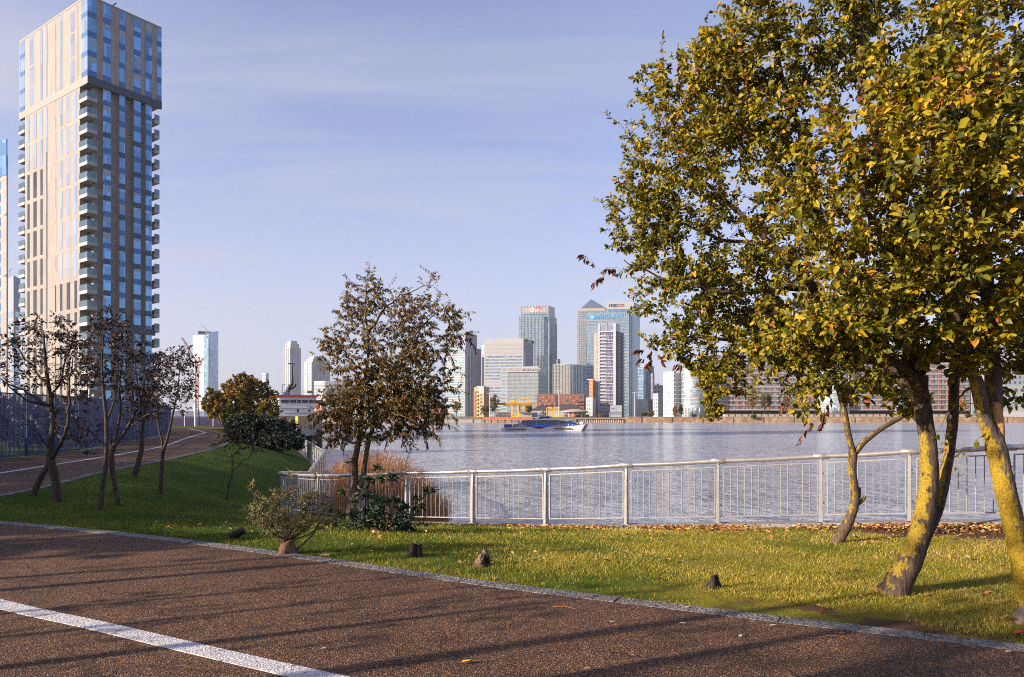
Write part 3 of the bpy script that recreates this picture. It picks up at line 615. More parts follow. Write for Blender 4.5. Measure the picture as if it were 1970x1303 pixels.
def right_tree():
    b = P(1988, 1150, 6.3); b.z = h1(b.x, b.y) - 0.06
    T = Tree('tree', b, 'autumn tree cut by the right edge, thick yellow lichen trunk forking above the railing', 'tree', 'autumn trees on the lawn', 8)
    q = P
    T.limb([b, q(1968, 1080, 6.3), q(1948, 1000, 6.3), q(1930, 920, 6.32), q(1914, 855, 6.34), q(1905, 815, 6.36)], [0.125, 0.092, 0.084, 0.08, 0.078, 0.075], 18, bump=0.08)
    T.limb([q(1912, 850, 6.33), q(1893, 800, 6.3), q(1880, 740, 6.28), q(1862, 690, 6.25), q(1840, 620, 6.2), q(1815, 500, 6.1), q(1800, 350, 6.0), q(1790, 200, 5.9)], [0.06, 0.058, 0.056, 0.05, 0.04, 0.03, 0.022, 0.01], 12)
    T.limb([q(1908, 840, 6.36), q(1912, 760, 6.42), q(1906, 650, 6.5), q(1895, 480, 6.6), q(1885, 300, 6.6), q(1880, 120, 6.6), q(1890, -80, 6.6)], [0.075, 0.07, 0.064, 0.05, 0.04, 0.032, 0.018], 12)
    sc = MB(); sc.tube([q(1926, 850, 6.32), q(1922, 820, 6.31), q(1918, 790, 6.31), q(1916, 775, 6.32)], [0.03, 0.042, 0.042, 0.036], 10)
    o = sc.build('cut_branch', [bark('fresh_cut_wood', (0.5, 0.3, 0.13), scale=6)], T.t)
    for pts, rr in (([(1906, 650, 6.5), (1960, 560, 6.6), (2020, 420, 6.7), (2080, 250, 6.7)], [0.05, 0.035, 0.025, 0.01]),
                    ([(1862, 690, 6.25), (1800, 690, 6.4), (1740, 670, 6.5)], [0.025, 0.016, 0.007]),
                    ([(1895, 480, 6.6), (1950, 380, 5.9), (1990, 240, 5.5)], [0.03, 0.02, 0.01]),
                    ([(1880, 740, 6.28), (1850, 760, 6.5), (1820, 800, 6.6)], [0.016, 0.01, 0.004])):
        T.limb([q(*p) for p in pts], rr, 8, wob=0.01)
    r = T.rng
    tips = np.vstack([pell(r, *a) for a in ((1930, 420, 6.4, 150, 260, 0.9, 330), (1850, 580, 6.0, 150, 110, 0.7, 190), (1950, 640, 6.6, 110, 90, 0.6, 110), (1960, 100, 6.4, 190, 260, 1.0, 240), (1820, 250, 5.9, 150, 200, 0.7, 180), (2060, 350, 6.6, 160, 330, 1.0, 200),
            (1830, 690, 6.3, 80, 40, 0.4, 40), (1950, 745, 6.6, 30, 60, 0.3, 22))])
    T.twigs(tips, (8, 12), 0.0016, 0.012, up=0.07, start=0.3, jag=0.05)
    hang = [P(*a) for a in ((1820, 850, 6.5), (1850, 870, 6.5), (1835, 900, 6.5), (1880, 845, 6.3), (1870, 800, 6.4), (1800, 840, 6.7), (1845, 780, 6.4))]
    T.twigs(hang, (1, 3), 0.0014, 0.005, start=0.85, droop=0.12, jag=0.05)
    T.leaves('crown', 0.054, 0.032, L_AUT, sizef=lambda B: np.interp(B[:, 1], [5.2, 6.1, 7.0], [1.25, 1.1, 0.95]), spread=0.85, droop=0.2, tint=(0.47, 0.17), flat=0.35, light=(SUNV[0], SUNV[1], 0.5))
    T.finish([B_LICHEN2], B_TWIG)
right_tree()
def forked_tree():
    b = P(1606, 1058, 10.2); b.z = h1(b.x, b.y) - 0.05; d = 10.2
    T = Tree('tree', b, 'slim leaning tree forking in a Y above the handrail beside the big curved trunk', 'tree', 'autumn trees on the lawn', 12)
    q = P
    T.limb([b, q(1622, 1024, d), q(1640, 985, d), q(1645, 950, d), q(1640, 910, d), q(1641, 870, d)], [0.085, 0.075, 0.066, 0.056, 0.055, 0.062], 12)
    T.limb([q(1641, 872, d), q(1632, 835, d), q(1624, 790, d), q(1610, 740, d), q(1597, 690, d), q(1575, 620, d), q(1560, 540, d)], [0.048, 0.042, 0.038, 0.034, 0.03, 0.022, 0.012], 10)
    T.limb([q(1645, 872, d), q(1665, 848, d), q(1700, 822, d), q(1735, 802, d), q(1758, 787, d)], [0.042, 0.04, 0.036, 0.032, 0.03], 10)
    T.limb([q(1641, 975, d), q(1650, 960, d), q(1652, 938, d)], [0.036, 0.036, 0.03], 9, attach=False); T.limb([q(1648, 972, d), q(1660, 962, d), q(1664, 955, d)], [0.03, 0.026, 0.022], 8, attach=False)
    T.limb([q(1612, 745, d), q(1650, 715, d), q(1690, 690, d)], [0.014, 0.01, 0.005], 6)
    r = T.rng; tips = np.vstack([pell(r, *a) for a in ((1590, 610, 10.2, 110, 100, 1.1, 190), (1660, 720, 10.2, 70, 60, 0.6, 70), (1560, 740, 10.2, 40, 50, 0.4, 24), (1745, 760, 10.2, 50, 45, 0.4, 34))])
    T.twigs(tips, (6, 10), 0.002, 0.012, up=0.06, start=0.35, jag=0.05)
    T.twigs([q(*a, d) for a in ((1545, 800), (1560, 815), (1530, 790), (1580, 795))], (4, 7), 0.002, 0.006, start=0.5)
    T.leaves('crown', 0.095, 0.052, L_AUT, spread=0.85, droop=0.3, tint=(0.5, 0.22), flat=0.3, light=(SUNV[0], SUNV[1], 0.4)); T.finish([B_SPOT], B_TWIG)
forked_tree()
# ---- weeping tree by the fence
def weeping_tree():
    d = 16.9; b = P(672, 1010, 16.6); b.z = h1(b.x, b.y) - 0.06
    T = Tree('tree', b, 'twin stemmed weeping tree with thin hanging orange brown leaves beside the railing', 'tree', None, 21); q = P
    T.limb([b, q(680, 965, d), q(683, 930, d), q(683, 890, d), q(690, 850, d), q(695, 810, d), q(697, 770, d), q(702, 730, d), q(708, 690, d), q(708, 640, d), q(702, 600, d), q(705, 560, d), q(706, 530, d)],
           [0.14, 0.11, 0.085, 0.072, 0.062, 0.053, 0.046, 0.039, 0.032, 0.025, 0.017, 0.011, 0.005], 10)
    T.limb([q(681, 955, d), q(697, 925, d), q(703, 885, d - .1), q(712, 840, d - .2), q(730, 790, d - .3), q(755, 735, d - .4), q(775, 690, d - .4), q(795, 650, d - .4), q(830, 610, d - .3), q(860, 590, d - .3)],
           [0.08, 0.07, 0.06, 0.05, 0.042, 0.034, 0.027, 0.02, 0.013, 0.006], 10)
    for pts, rr in (([(704, 720, d), (672, 690, d - .5), (650, 665, d - .8), (632, 668, d - .9)], [0.03, 0.02, 0.012, 0.005]), ([(708, 650, d), (690, 610, d + .4), (665, 595, d + .6), (645, 620, d + .7)], [0.024, 0.016, 0.01, 0.004]),
                    ([(700, 740, d), (660, 755, d + .3), (635, 765, d + .3)], [0.026, 0.016, 0.006]), ([(710, 640, d), (745, 590, d + .6), (790, 560, d + .8), (835, 548, d + .8)], [0.03, 0.02, 0.012, 0.005]),
                    ([(775, 690, d - .4), (820, 660, d - .9), (870, 650, d - 1.1)], [0.028, 0.018, 0.006]), ([(755, 735, d - .4), (800, 740, d + .5), (840, 760, d + .7)], [0.026, 0.016, 0.006]),
                    ([(730, 790, d - .3), (770, 800, d - 1), (810, 815, d - 1.3)], [0.022, 0.013, 0.005]), ([(695, 810, d), (660, 815, d - .6), (635, 830, d - .8)], [0.02, 0.012, 0.005])):
        T.limb([q(*p) for p in pts], rr, 7, wob=0.02)
    r = T.rng
    up = np.vstack([pell(r, *a) for a in ((740, 600, d, 90, 60, 0.9, 150), (820, 625, d, 80, 60, 0.8, 150), (700, 560, d, 50, 40, 0.5, 60), (650, 670, d, 38, 28, 0.5, 40), (740, 690, d, 100, 60, 0.9, 190), (770, 740, d, 80, 60, 0.8, 110), (660, 620, d, 30, 30, 0.4, 14), (770, 770, d, 90, 50, 0.9, 80), (690, 800, d, 70, 45, 0.8, 50), (660, 760, d, 45, 40, 0.6, 30),(835, 540, d, 22, 22, 0.3, 8))])
    T.twigs(np.vstack([up, up + r.normal(0, 0.16, up.shape)]), (13, 20), 0.003, 0.014, up=0.16, start=0.25, jag=0.05)
    hang = np.vstack([pell(r, *a) for a in ((720, 800, d, 110, 55, 0.9, 310), (810, 790, d, 60, 50, 0.7, 180), (650, 800, d, 45, 60, 0.6, 130), (790, 720, d, 90, 60, 0.8, 190), (740, 750, d, 80, 60, 0.8, 130), (870, 640, d, 35, 45, 0.5, 34), (640, 700, d, 22, 40, 0.4, 16), (690, 690, d, 60, 60, 0.7, 45), (860, 690, d, 25, 40, 0.4, 16), (640, 640, d, 14, 30, 0.3, 8), (800, 845, d, 50, 18, 0.5, 12), (660, 840, d, 40, 16, 0.4, 10))])
    T.twigs(np.vstack([hang, hang + r.normal(0, 0.2, hang.shape)]), (15, 24), 0.0025, 0.01, start=0.2, droop=0.22, jag=0.04)
    T.leaves('crown', 0.052, 0.019, L_BROWN, spread=0.75, droop=0.95, tint=(0.45, 0.27), flat=0.1, light=(SUNV[0] * 1.6, SUNV[1] * 1.6, 0.2), stalk=0.02); T.finish([B_TAN], B_TWIG)
weeping_tree()
# ---- small dark trees in the shade on the left
def dark_tree(label, stems, limbs, clouds, seed, d, LN=None):
    b = ghit(*stems[0][0][0][:2]); T = Tree('young_tree', b, label, 'tree', 'small dark trees on the shaded lawn', seed)
    for st, rr in stems:
        b0 = ghit(*st[0][:2]); b0.z -= 0.05; dd = b0.y
        T.limb([b0] + [P(x, y, dd + (o[0] if o else 0)) for x, y, *o in st[1:]], rr, 9)
    for st, rr in limbs: T.limb([P(x, y, d + o) for x, y, o in st], rr, 7, wob=0.015)
    r = T.rng; tips = np.vstack([pell(r, cx, cy, d, rx, ry, rd, n) for cx, cy, rx, ry, rd, n in [(a, b_, c, e, f, int(g * 1.5)) for a, b_, c, e, f, g in clouds]])
    T.twigs(tips, LN or (3, 7), 0.003, 0.014, up=0.1, start=0.3, jag=0.05, keep=0.85)
    T.leaves('crown', 0.062, 0.028, L_DULL, spread=0.8, droop=0.3, tint=(0.4, 0.25), flat=0.2); T.finish([B_MOSS], B_TWIG)
dark_tree('small dark tree on two crossed stems, first from the left by the far path',
    [([(112, 966), (106, 920), (98, 890), (97, 860), (103, 810), (97, 770), (88, 700), (84, 640)], [0.085, 0.075, 0.085, 0.062, 0.055, 0.05, 0.03, 0.012]),
     ([(62, 954), (78, 920), (96, 892)], [0.07, 0.06, 0.06])],
    [([(100, 880, 0), (120, 845, -.3), (131, 810, -.4), (133, 760, -.4), (140, 690, -.4)], [0.04, 0.034, 0.028, 0.02, 0.008]), ([(98, 790, 0), (60, 760, .4), (20, 740, .6), (-20, 720, .8)], [0.036, 0.026, 0.016, 0.008]),
     ([(96, 780, 0), (50, 770, -.5), (5, 725, -.8)], [0.03, 0.02, 0.008]), ([(97, 770, 0), (120, 720, .5), (140, 650, .7)], [0.03, 0.02, 0.008]), ([(92, 860, 0), (60, 820, -.6), (36, 795, -.8)], [0.016, 0.01, 0.004]), ([(93, 740, 0), (50, 690, 0.2), (20, 640, 0.3)], [0.028, 0.018, 0.007])],
    [(85, 680, 85, 75, 0.9, 130), (20, 690, 60, 60, 0.7, 60), (130, 700, 45, 60, 0.6, 55), (150, 800, 45, 60, 0.5, 50), (90, 630, 60, 30, 0.5, 40), (170, 850, 18, 30, 0.3, 10)], 31, 14.6)
dark_tree('small dark tree with a straight slender stem, second from the left by the far path',
    [([(193, 983), (197, 940), (203, 900), (205, 850), (204, 800), (199, 750), (196, 700), (200, 640)], [0.05, 0.046, 0.042, 0.038, 0.034, 0.03, 0.02, 0.01])],
    [([(204, 810, 0), (222, 760, .2), (228, 700, .3)], [0.022, 0.016, 0.007]), ([(199, 750, 0), (178, 700, .3), (168, 650, .4)], [0.02, 0.014, 0.006])],
    [(200, 680, 50, 70, 0.6, 90), (215, 620, 40, 35, 0.4, 36), (175, 720, 30, 40, 0.4, 26)], 32, 14.2)
dark_tree('small dark tree with an ochre mossy stem splitting low into a wide V',
    [([(228, 973), (220, 930), (215, 895), (217, 865), (238, 835), (255, 805), (270, 770), (280, 720)], [0.05, 0.046, 0.05, 0.045, 0.034, 0.028, 0.02, 0.01]),
     ([(226, 972), (217, 880), (225, 830), (232, 790), (230, 740), (236, 690)], [0.03, 0.03, 0.028, 0.024, 0.018, 0.008])],
    [([(245, 822, 0), (285, 800, -.3), (320, 790, -.4)], [0.018, 0.012, 0.005])],
    [(255, 720, 60, 60, 0.7, 100), (290, 770, 45, 40, 0.5, 50), (240, 660, 40, 45, 0.5, 45)], 33, 15.0)
dark_tree('small dark tree with a leaning bent trunk growing right at the far kerb',
    [([(258, 917), (266, 890), (273, 860), (273, 830), (280, 790), (290, 750), (300, 700)], [0.085, 0.075, 0.066, 0.055, 0.045, 0.03, 0.012]),
     ([(259, 916), (274, 850), (272, 800), (268, 760), (262, 715)], [0.04, 0.04, 0.03, 0.022, 0.01])],
    [],
    [(285, 730, 55, 55, 0.9, 110), (275, 790, 45, 35, 0.7, 45), (310, 700, 35, 35, 0.6, 40)], 34, 20.5)
dark_tree('small dark tree with one thin stem forking halfway, nearest the bright slope of grass',
    [([(309, 951), (311, 910), (314, 870), (322, 845), (332, 800), (342, 750), (346, 700)], [0.056, 0.048, 0.044, 0.034, 0.026, 0.018, 0.008]),
     ([(309, 950), (313, 862), (306, 825), (302, 780), (300, 730)], [0.03, 0.03, 0.024, 0.018, 0.008])],
    [],
    [(330, 730, 50, 60, 0.8, 130), (345, 690, 35, 30, 0.5, 50), (300, 770, 35, 40, 0.6, 40), (360, 760, 18, 50, 0.4, 30)], 35, 17.4)
dark_tree('tiny dark sapling with a crooked fork standing alone in the middle of the shaded grass',
    [([(434, 963), (441, 930), (447, 905), (446, 880), (440, 855)], [0.034, 0.03, 0.026, 0.018, 0.007])],
    [([(447, 905, 0), (465, 890, .1), (482, 875, .1), (490, 855, .1)], [0.018, 0.014, 0.01, 0.004]), ([(446, 880, 0), (462, 862, -.2), (470, 845, -.2)], [0.012, 0.009, 0.004])],
    [(448, 852, 46, 20, 0.5, 34), (495, 855, 16, 16, 0.2, 10), (440, 832, 30, 14, 0.3, 8)], 36, 17.5, (2, 5))
# ---- shrubs
def buckthorn():
    b = ghit(550, 1066); T = Tree('shrub', b, 'low shrub of narrow yellow green leaves sprouting from an old stump by the kerb', 'shrub', None, 41); d = b.y
    # the cut stump with flared roots
    mb = MB(); prof = []
    hgt = 0.19; rings = []
    for i in range(7):
        t = i / 6; row = []
        for k in range(18):
            a = 2 * math.pi * k / 18; fl = 1 + 0.9 * (1 - t) ** 2.2 * (0.6 + 0.4 * math.sin(3 * a + 1)); rr = 0.085 * fl * (1 + 0.09 * math.sin(7 * a) + T.R.uniform(-.05, .05))
            row.append(b + Vector((math.cos(a) * rr + 0.02 * t, math.sin(a) * rr, -0.03 + t * hgt + (0.03 * math.cos(a - 0.6) + T.R.uniform(-.008, .008)) * t)))
        rings.append(row)
    vs = [v for r in rings for v in r]; fs = [(i * 18 + k, i * 18 + (k + 1) % 18, (i + 1) * 18 + (k + 1) % 18, (i + 1) * 18 + k) for i in range(6) for k in range(18)]
    mb.add(vs, fs, True); mb.add(rings[6], [tuple(range(18))]); mb.build('stump', bark('stump_bark', (0.19, 0.11, 0.07), scale=9), T.t)
    for x, y, o in ((480, 935, .05), (520, 950, -.25), (560, 925, .1), (605, 930, .15), (640, 965, .0), (475, 985, -.2), (500, 1000, -.35), (530, 970, .3), (585, 965, -.3), (625, 985, .25), (545, 945, .25), (655, 990, .1), (575, 985, -.35), (500, 965, .2)):
        e = P(x, y, d + o); s0 = b + Vector((T.R.uniform(-.05, .06), T.R.uniform(-.05, .05), 0.15)); m = s0.lerp(e, 0.5) + Vector((0, 0, -0.05))
        T.limb([s0, m, e], [0.011, 0.008, 0.003], 6, mb=T.twig, wob=0.008)
    T.limb([b + Vector((0.07, 0.02, 0.0)), P(600, 1030, d), P(615, 1005, d), P(640, 975, d)], [0.012, 0.011, 0.009, 0.004], 6, mb=T.twig)
    r = T.rng; tips = np.vstack([pell(r, *a) for a in ((560, 975, d, 70, 45, 0.35, 120), (610, 980, d, 45, 45, 0.3, 60), (505, 985, d, 32, 30, 0.25, 30), (545, 1015, d, 55, 22, 0.3, 36))])
    T.twigs(tips, (16, 24), 0.0012, 0.006, up=0.02, start=0.1, jag=0.03, step=0.06, minlen=0.02)
    T.twigs([P(*a) for a in ((486, 930, d), (555, 905, d), (608, 915, d + .1), (470, 978, d - .2), (480, 938, d), (495, 950, d + .05), (490, 1005, d - .3), (660, 975, d + .1))], (30, 40), 0.0012, 0.005, start=0.05, jag=0.02, step=0.06, minlen=0.02)
    T.leaves('crown', 0.04, 0.0075, L_BUCK, spread=0.75, droop=-0.15, tint=(0.45, 0.25), flat=0.1, stalk=0.002); T.finish([B_DARK], B_TWIG)
buckthorn()
def laurel():
    b = ghit(735, 1022); T = Tree('shrub', b, 'dark glossy leaved shrub at the foot of the weeping tree', 'shrub', None, 43); d = b.y
    for x, y, o in ((727, 905, .1), (755, 930, .1), (830, 950, .2), (790, 975, .1), (665, 950, .2), (640, 985, .1), (650, 1010, 0), (700, 945, .3), (815, 965, -.1), (680, 1005, -.3), (760, 1005, -.3), (745, 960, -.2)):
        e = P(x, y, d + o); s0 = b + Vector((T.R.uniform(-.1, .1), T.R.uniform(-.1, .1), 0.0)); T.limb([s0, s0.lerp(e, 0.5) + Vector((0, 0, 0.05)), e], [0.014, 0.01, 0.004], 6, mb=T.twig, wob=0.01)
    r = T.rng; tips = np.vstack([pell(r, *a) for a in ((740, 990, d, 75, 38, 0.5, 44), (690, 1000, d, 60, 26, 0.4, 24), (790, 990, d, 40, 30, 0.3, 16), (720, 945, d, 50, 30, 0.3, 14))])
    T.twigs(tips, (12, 18), 0.0025, 0.008, up=0.05, start=0.15, jag=0.03, step=0.1)
    T.twigs([P(*a) for a in ((728, 898, d), (732, 920, d), (820, 945, d + .2), (835, 940, d + .2), (800, 955, d + .1), (660, 945, d + .2), (757, 915, d + .1), (635, 980, d), (660, 1012, d), (790, 1015, d - .2))], (26, 34), 0.0025, 0.006, start=0.1, jag=0.02, step=0.1)
    T.leaves('crown', 0.078, 0.026, L_LAUREL, spread=0.7, droop=0.15, tint=(0.4, 0.3), flat=0.5, stalk=0.005); T.finish([B_DARK], B_TWIG)
laurel()
def bush(name, label, cat, clouds, leaf, ln, wd, trunks, seed, n_leaf, group=None, tint=(0.45, 0.25), barkm=None, tintf=None):
    """a denser crown seen from afar: leaf sprays fill overlapping lobes"""
    c0 = trunks[0][0][0]; T = Tree(name, Vector((c0[0], c0[1], c0[2])), label, cat, group, seed)
    for pts, rr in trunks: T.limb([Vector(p) for p in pts], rr, 7)
    r = T.rng; tips = np.vstack([ell(r, c, rad, n, 0.3) for c, rad, n in clouds])
    L_ = max(rad[2] for c, rad, n in clouds)
    T.twigs(tips, n_leaf, 0.004 * L_, 0.03 * L_, up=0.1, start=0.15, jag=0.04, step=0.25 * L_, n=3)
    T.leaves('crown', ln, wd, leaf, spread=1.0, droop=0.1, tint=tint, flat=0.3, tintf=tintf, light=(SUNV[0] * .6, SUNV[1] * .6, 0.3)); T.finish([barkm or B_DARK], B_TWIG); return T.t
def at(px, py, d): p = P(px, py, d); return (p.x, p.y, p.z)
d = 92.0
bush('autumn_tree', 'rounded orange and green autumn tree behind the dark bush, left of the moored ship', 'tree',
     [(at(440, 770, d), (3.2, 2.8, 2.3), 260), (at(490, 765, d + 1), (2.9, 2.6, 2.6), 260), (at(470, 745, d), (2.2, 2.0, 1.9), 130), (at(420, 785, d), (1.9, 1.9, 1.7), 90), (at(515, 785, d - 1), (1.8, 1.7, 1.6), 80), (at(455, 800, d - 1), (2.6, 2.0, 1.2), 80)],
     L_FARAUT, 0.3, 0.19, [([at(432, 823, d), at(428, 808, d), at(440, 790, d), at(450, 760, d)], [0.16, 0.13, 0.11, 0.04]), ([at(436, 823, d), at(450, 805, d), at(480, 780, d)], [0.14, 0.11, 0.05]), ([at(441, 823, d + 1), at(445, 800, d), at(425, 780, d)], [0.12, 0.09, 0.04])],
     51, (14, 20), tint=(0.47, 0.22), tintf=lambda B, t, g: t + 0.16 * np.sin(B[:, 0] * 1.1 + 2) * np.cos(B[:, 2] * 1.3) + 0.04 * (B[:, 2] - 3))
d = 48.0
bush('evergreen_bush', 'dark green dense bush at the top of the grass slope beside the far railing', 'bush',
     [(at(480, 825, d), (1.6, 1.3, 1.05), 260), (at(535, 832, d), (1.6, 1.3, 1.05), 300), (at(455, 820, d), (0.9, 0.9, 0.7), 70), (at(565, 850, d - 1), (0.9, 0.9, 0.6), 80), (at(505, 812, d), (1.1, 1.0, 0.7), 90), (at(500, 848, d - 1), (1.9, 1.2, 0.6), 190), (at(470, 848, d), (1.3, 1.0, 0.6), 120), (at(540, 852, d - 2), (1.5, 1.0, 0.5), 150)],
     L_DKBUSH, 0.14, 0.055, [([at(510, 862, d), at(505, 840, d), at(495, 820, d)], [0.07, 0.05, 0.02]), ([at(515, 862, d), at(540, 840, d), at(560, 835, d)], [0.06, 0.04, 0.02])], 52, (20, 28), tint=(0.4, 0.25))
def reeds():
    rng = np.random.default_rng(61); n = 1900
    px = rng.uniform(625, 858, n); dd = rng.uniform(24.5, 33, n); x = (px - CX) * dd / F
    top = np.interp(px, [610, 640, 690, 720, 770, 800, 830, 865], [903, 893, 872, 866, 885, 905, 935, 972]) + np.abs(rng.normal(0, 16, n)) + rng.uniform(-8, 3, n)
    zt_ = EYE - (top - HY) * dd / F; zb = np.full(n, WATER_Z - 0.1); keep = zt_ > zb + 0.4; x, dd, zt_, zb = x[keep], dd[keep], zt_[keep], zb[keep]; n = len(x); hgt = zt_ - zb
    lean = rng.normal(0, 0.09, (n, 2)) + np.array([0.05, 0]); w = rng.uniform(0.008, 0.018, n); ang = rng.uniform(0, math.pi, n); sx, sy = np.cos(ang), np.sin(ang)
    V = np.empty((n, 6, 3))
    for k, (f, ww) in enumerate(((0, 1), (0.6, 0.9), (1, 0.25))):
        cx = x + lean[:, 0] * hgt * f ** 2; cy = dd + lean[:, 1] * hgt * f ** 2; cz = zb + hgt * f
        V[:, 2 * k] = np.c_[cx - sx * w * ww, cy - sy * w * ww, cz]; V[:, 2 * k + 1] = np.c_[cx + sx * w * ww, cy + sy * w * ww, cz]
    i = np.arange(n)[:, None] * 6; FA = [i + np.array([[0, 1, 3, 2]]), i + np.array([[2, 3, 5, 4]])]; Vs = [V.reshape(-1, 3)]; FA = np.concatenate(FA); ti = np.repeat(rng.uniform(0, 1, n), 6)
    # leaf blades and feathery heads
    m = n * 5; j = rng.integers(0, n, m); f = rng.uniform(0.35, 1.0, m); bx = x[j] + lean[j, 0] * hgt[j] * f ** 2; by = dd[j] + lean[j, 1] * hgt[j] * f ** 2; bz = zb[j] + hgt[j] * f
    a = rng.uniform(0, 2 * math.pi, m); ln = rng.uniform(0.12, 0.38, m); D = np.c_[np.cos(a) * 0.7, np.sin(a) * 0.7, rng.uniform(0.1, 1.0, m)]; D /= np.linalg.norm(D, axis=1, keepdims=True); ww = rng.uniform(0.012, 0.03, m)
    S_ = np.cross(D, np.array([0, 0, 1.0])); B = np.c_[bx, by, bz]; W = np.empty((m, 4, 3)); W[:, 0] = B; W[:, 1] = B + D * ln[:, None] * 0.4 + S_ * ww[:, None]; W[:, 2] = B + D * ln[:, None] - np.array([0, 0, 0.08]); W[:, 3] = B + D * ln[:, None] * 0.4 - S_ * ww[:, None]
    k4 = np.arange(m)[:, None] * 4 + len(Vs[0]); FB = k4 + np.array([[0, 1, 2, 3]])
    mat = leafmat('dry_reeds', [(0.0, (0.2, 0.075, 0.025)), (0.5, (0.42, 0.19, 0.06)), (1.0, (0.55, 0.31, 0.13))], 0.3)
    o = np_mesh('reeds', np.vstack([Vs[0], W.reshape(-1, 3)]), np.concatenate([FA, FB]), mat, None, np.concatenate([ti, np.repeat(rng.uniform(0, 1, m), 4)]))
    tag(o, 'dry golden reeds growing from the river edge behind the railing', 'reeds', kind='stuff')
reeds()
# ---------------------------------------------------------------- unseen trees: bare ones known by their shadows, leafy ones added for shade
def shade_tree(x, y, hgt, label, seed, dense=False, trunk_r=0.09, clear=0.5, n=0):
    T = Tree('shade_tree', (x, y, 0), label, 'tree', 'trees beyond the left edge of the view', seed); R = T.R
    lean = Vector((R.uniform(-.3, .3), R.uniform(-.3, .3), 0)); top = Vector((x, y, hgt * 0.95)) + lean
    T.limb([(x, y, -0.1), (x + lean.x * .3, y + lean.y * .3, hgt * clear * 0.6), (x + lean.x * .5, y + lean.y * .5, hgt * clear), top], [trunk_r, trunk_r * 0.85, trunk_r * 0.7, 0.01], 9)
    r = T.rng; c = (x + lean.x * .6, y + lean.y * .6, hgt * (clear + 1) / 2)
    if dense:
        tips = np.vstack([ell(r, c, (2.4, 2.4, hgt * (1 - clear) / 2), 260, 0.1)]); T.twigs(tips, (12, 18), 0.004, 0.03, up=0.08, start=0.1, step=0.4, n=3); T.leaves('crown', 0.3, 0.16, L_DULL, spread=1.0)
    elif n:
        tips = ell(r, c, (hgt * 0.19, hgt * 0.19, hgt * (1 - clear) / 2), n, 0.1); T.twigs(tips, (9, 13), 0.004, 0.025, up=0.1, start=0.2, step=0.3, n=4); T.leaves('crown', 0.13, 0.075, L_DULL, spread=0.9)
    else:
        tips = ell(r, c, (hgt * 0.2, hgt * 0.2, hgt * (1 - clear) / 2), 40, 0.2); T.twigs(tips, (2, 5), 0.003, 0.02, up=0.1, start=0.4, step=0.3, n=4); T.leaves('crown', 0.09, 0.05, L_DULL, spread=0.9)
    T.finish([B_DARK], B_TWIG)
SD = SUN_AZ
def back(px, py, t):
    x, y = gxy(px, py); return x + SD.x * t, y + SD.y * t
for i, (px, py, t, hg, tr, cl, lb) in enumerate((
        (0, 1112, 8.2, 4.6, 0.07, 0.62, 'slender bare tree beside the path, farthest along it of the ones outside the view'),
        (0, 1140, 6.8, 4.4, 0.085, 0.66, 'bare tree beside the path with a forked top, outside the view'),
        (700, 1160, 9.5, 4.2, 0.07, 0.4, 'bare thin tree in the outer verge behind the white line, outside the view'),
        (700, 1290, 9.2, 5.6, 0.115, 0.66, 'thick bare tree in the outer verge, its long shadow crosses the path'),
        (0, 1285, 5.4, 3.6, 0.085, 0.6, 'short bare tree near the white line, outside the view'),
        (1130, 1300, 7.2, 4.8, 0.085, 0.64, 'bare tree left of the camera with a narrow crown'),
        (1700, 1303, 9.0, 5.4, 0.14, 0.66, 'stout bare tree left of the camera, nearest of the ones outside the view'),
        (300, 1150, 6.5, 3.2, 0.06, 0.35, 'thin sapling in the outer verge outside the view'))):
    x, y = back(px, py, t); shade_tree(x, y, hg, lb, 70 + i, False, tr, cl)
shade_tree(-16.0, -3.9, 8.8, 'unseen leafy tree with a high crown, added to dapple the path', 88, False, 0.13, 0.6, 190)  # added out of view so its crown dapples the lower right path
shade_tree(-24.0, -9.0, 9.5, 'unseen leafy tree added far left behind the camera to shade the path', 89, True, 0.15, 0.45)  # added out of view to put the bottom right of the path in shade
for i, (x, y, hg) in enumerate(((-21.5, 5.5, 7.2), (-24.5, 9.5, 8.2), (-25.5, 14.5, 8.8), (-27.5, 18.0, 7.2), (-31, 5.5, 9.5), (-34, 12, 10))):
    shade_tree(x, y, hg, 'unseen leafy tree added behind the blue fence to shade the lawn', 90 + i, True, 0.15, 0.2)  # unseen row added to keep the left lawn and its trees in shade
src = [o for o in COL.objects if o.name.startswith('shade_tree') and o.location.x < -20 and o.location.y > 0]
for i, (x, y) in enumerate(((-5, -9), (0.5, -7.5), (5, -9.5), (10, -7), (15, -9), (2.5, -14), (-3, -15))):
    s0 = src[i % len(src)]; c = s0.copy(); COL.objects.link(c); c.location = (x, y, 0); c.rotation_euler = (0, 0, i * 1.3); c['label'] = 'unseen leafy tree added behind the viewer to dim the sky light'; c['group'] = 'unseen trees added to dim the sky light'  # unseen copies, added only to cut the sky light on the ground
    for ch in s0.children: k = ch.copy(); COL.objects.link(k); k.parent = c
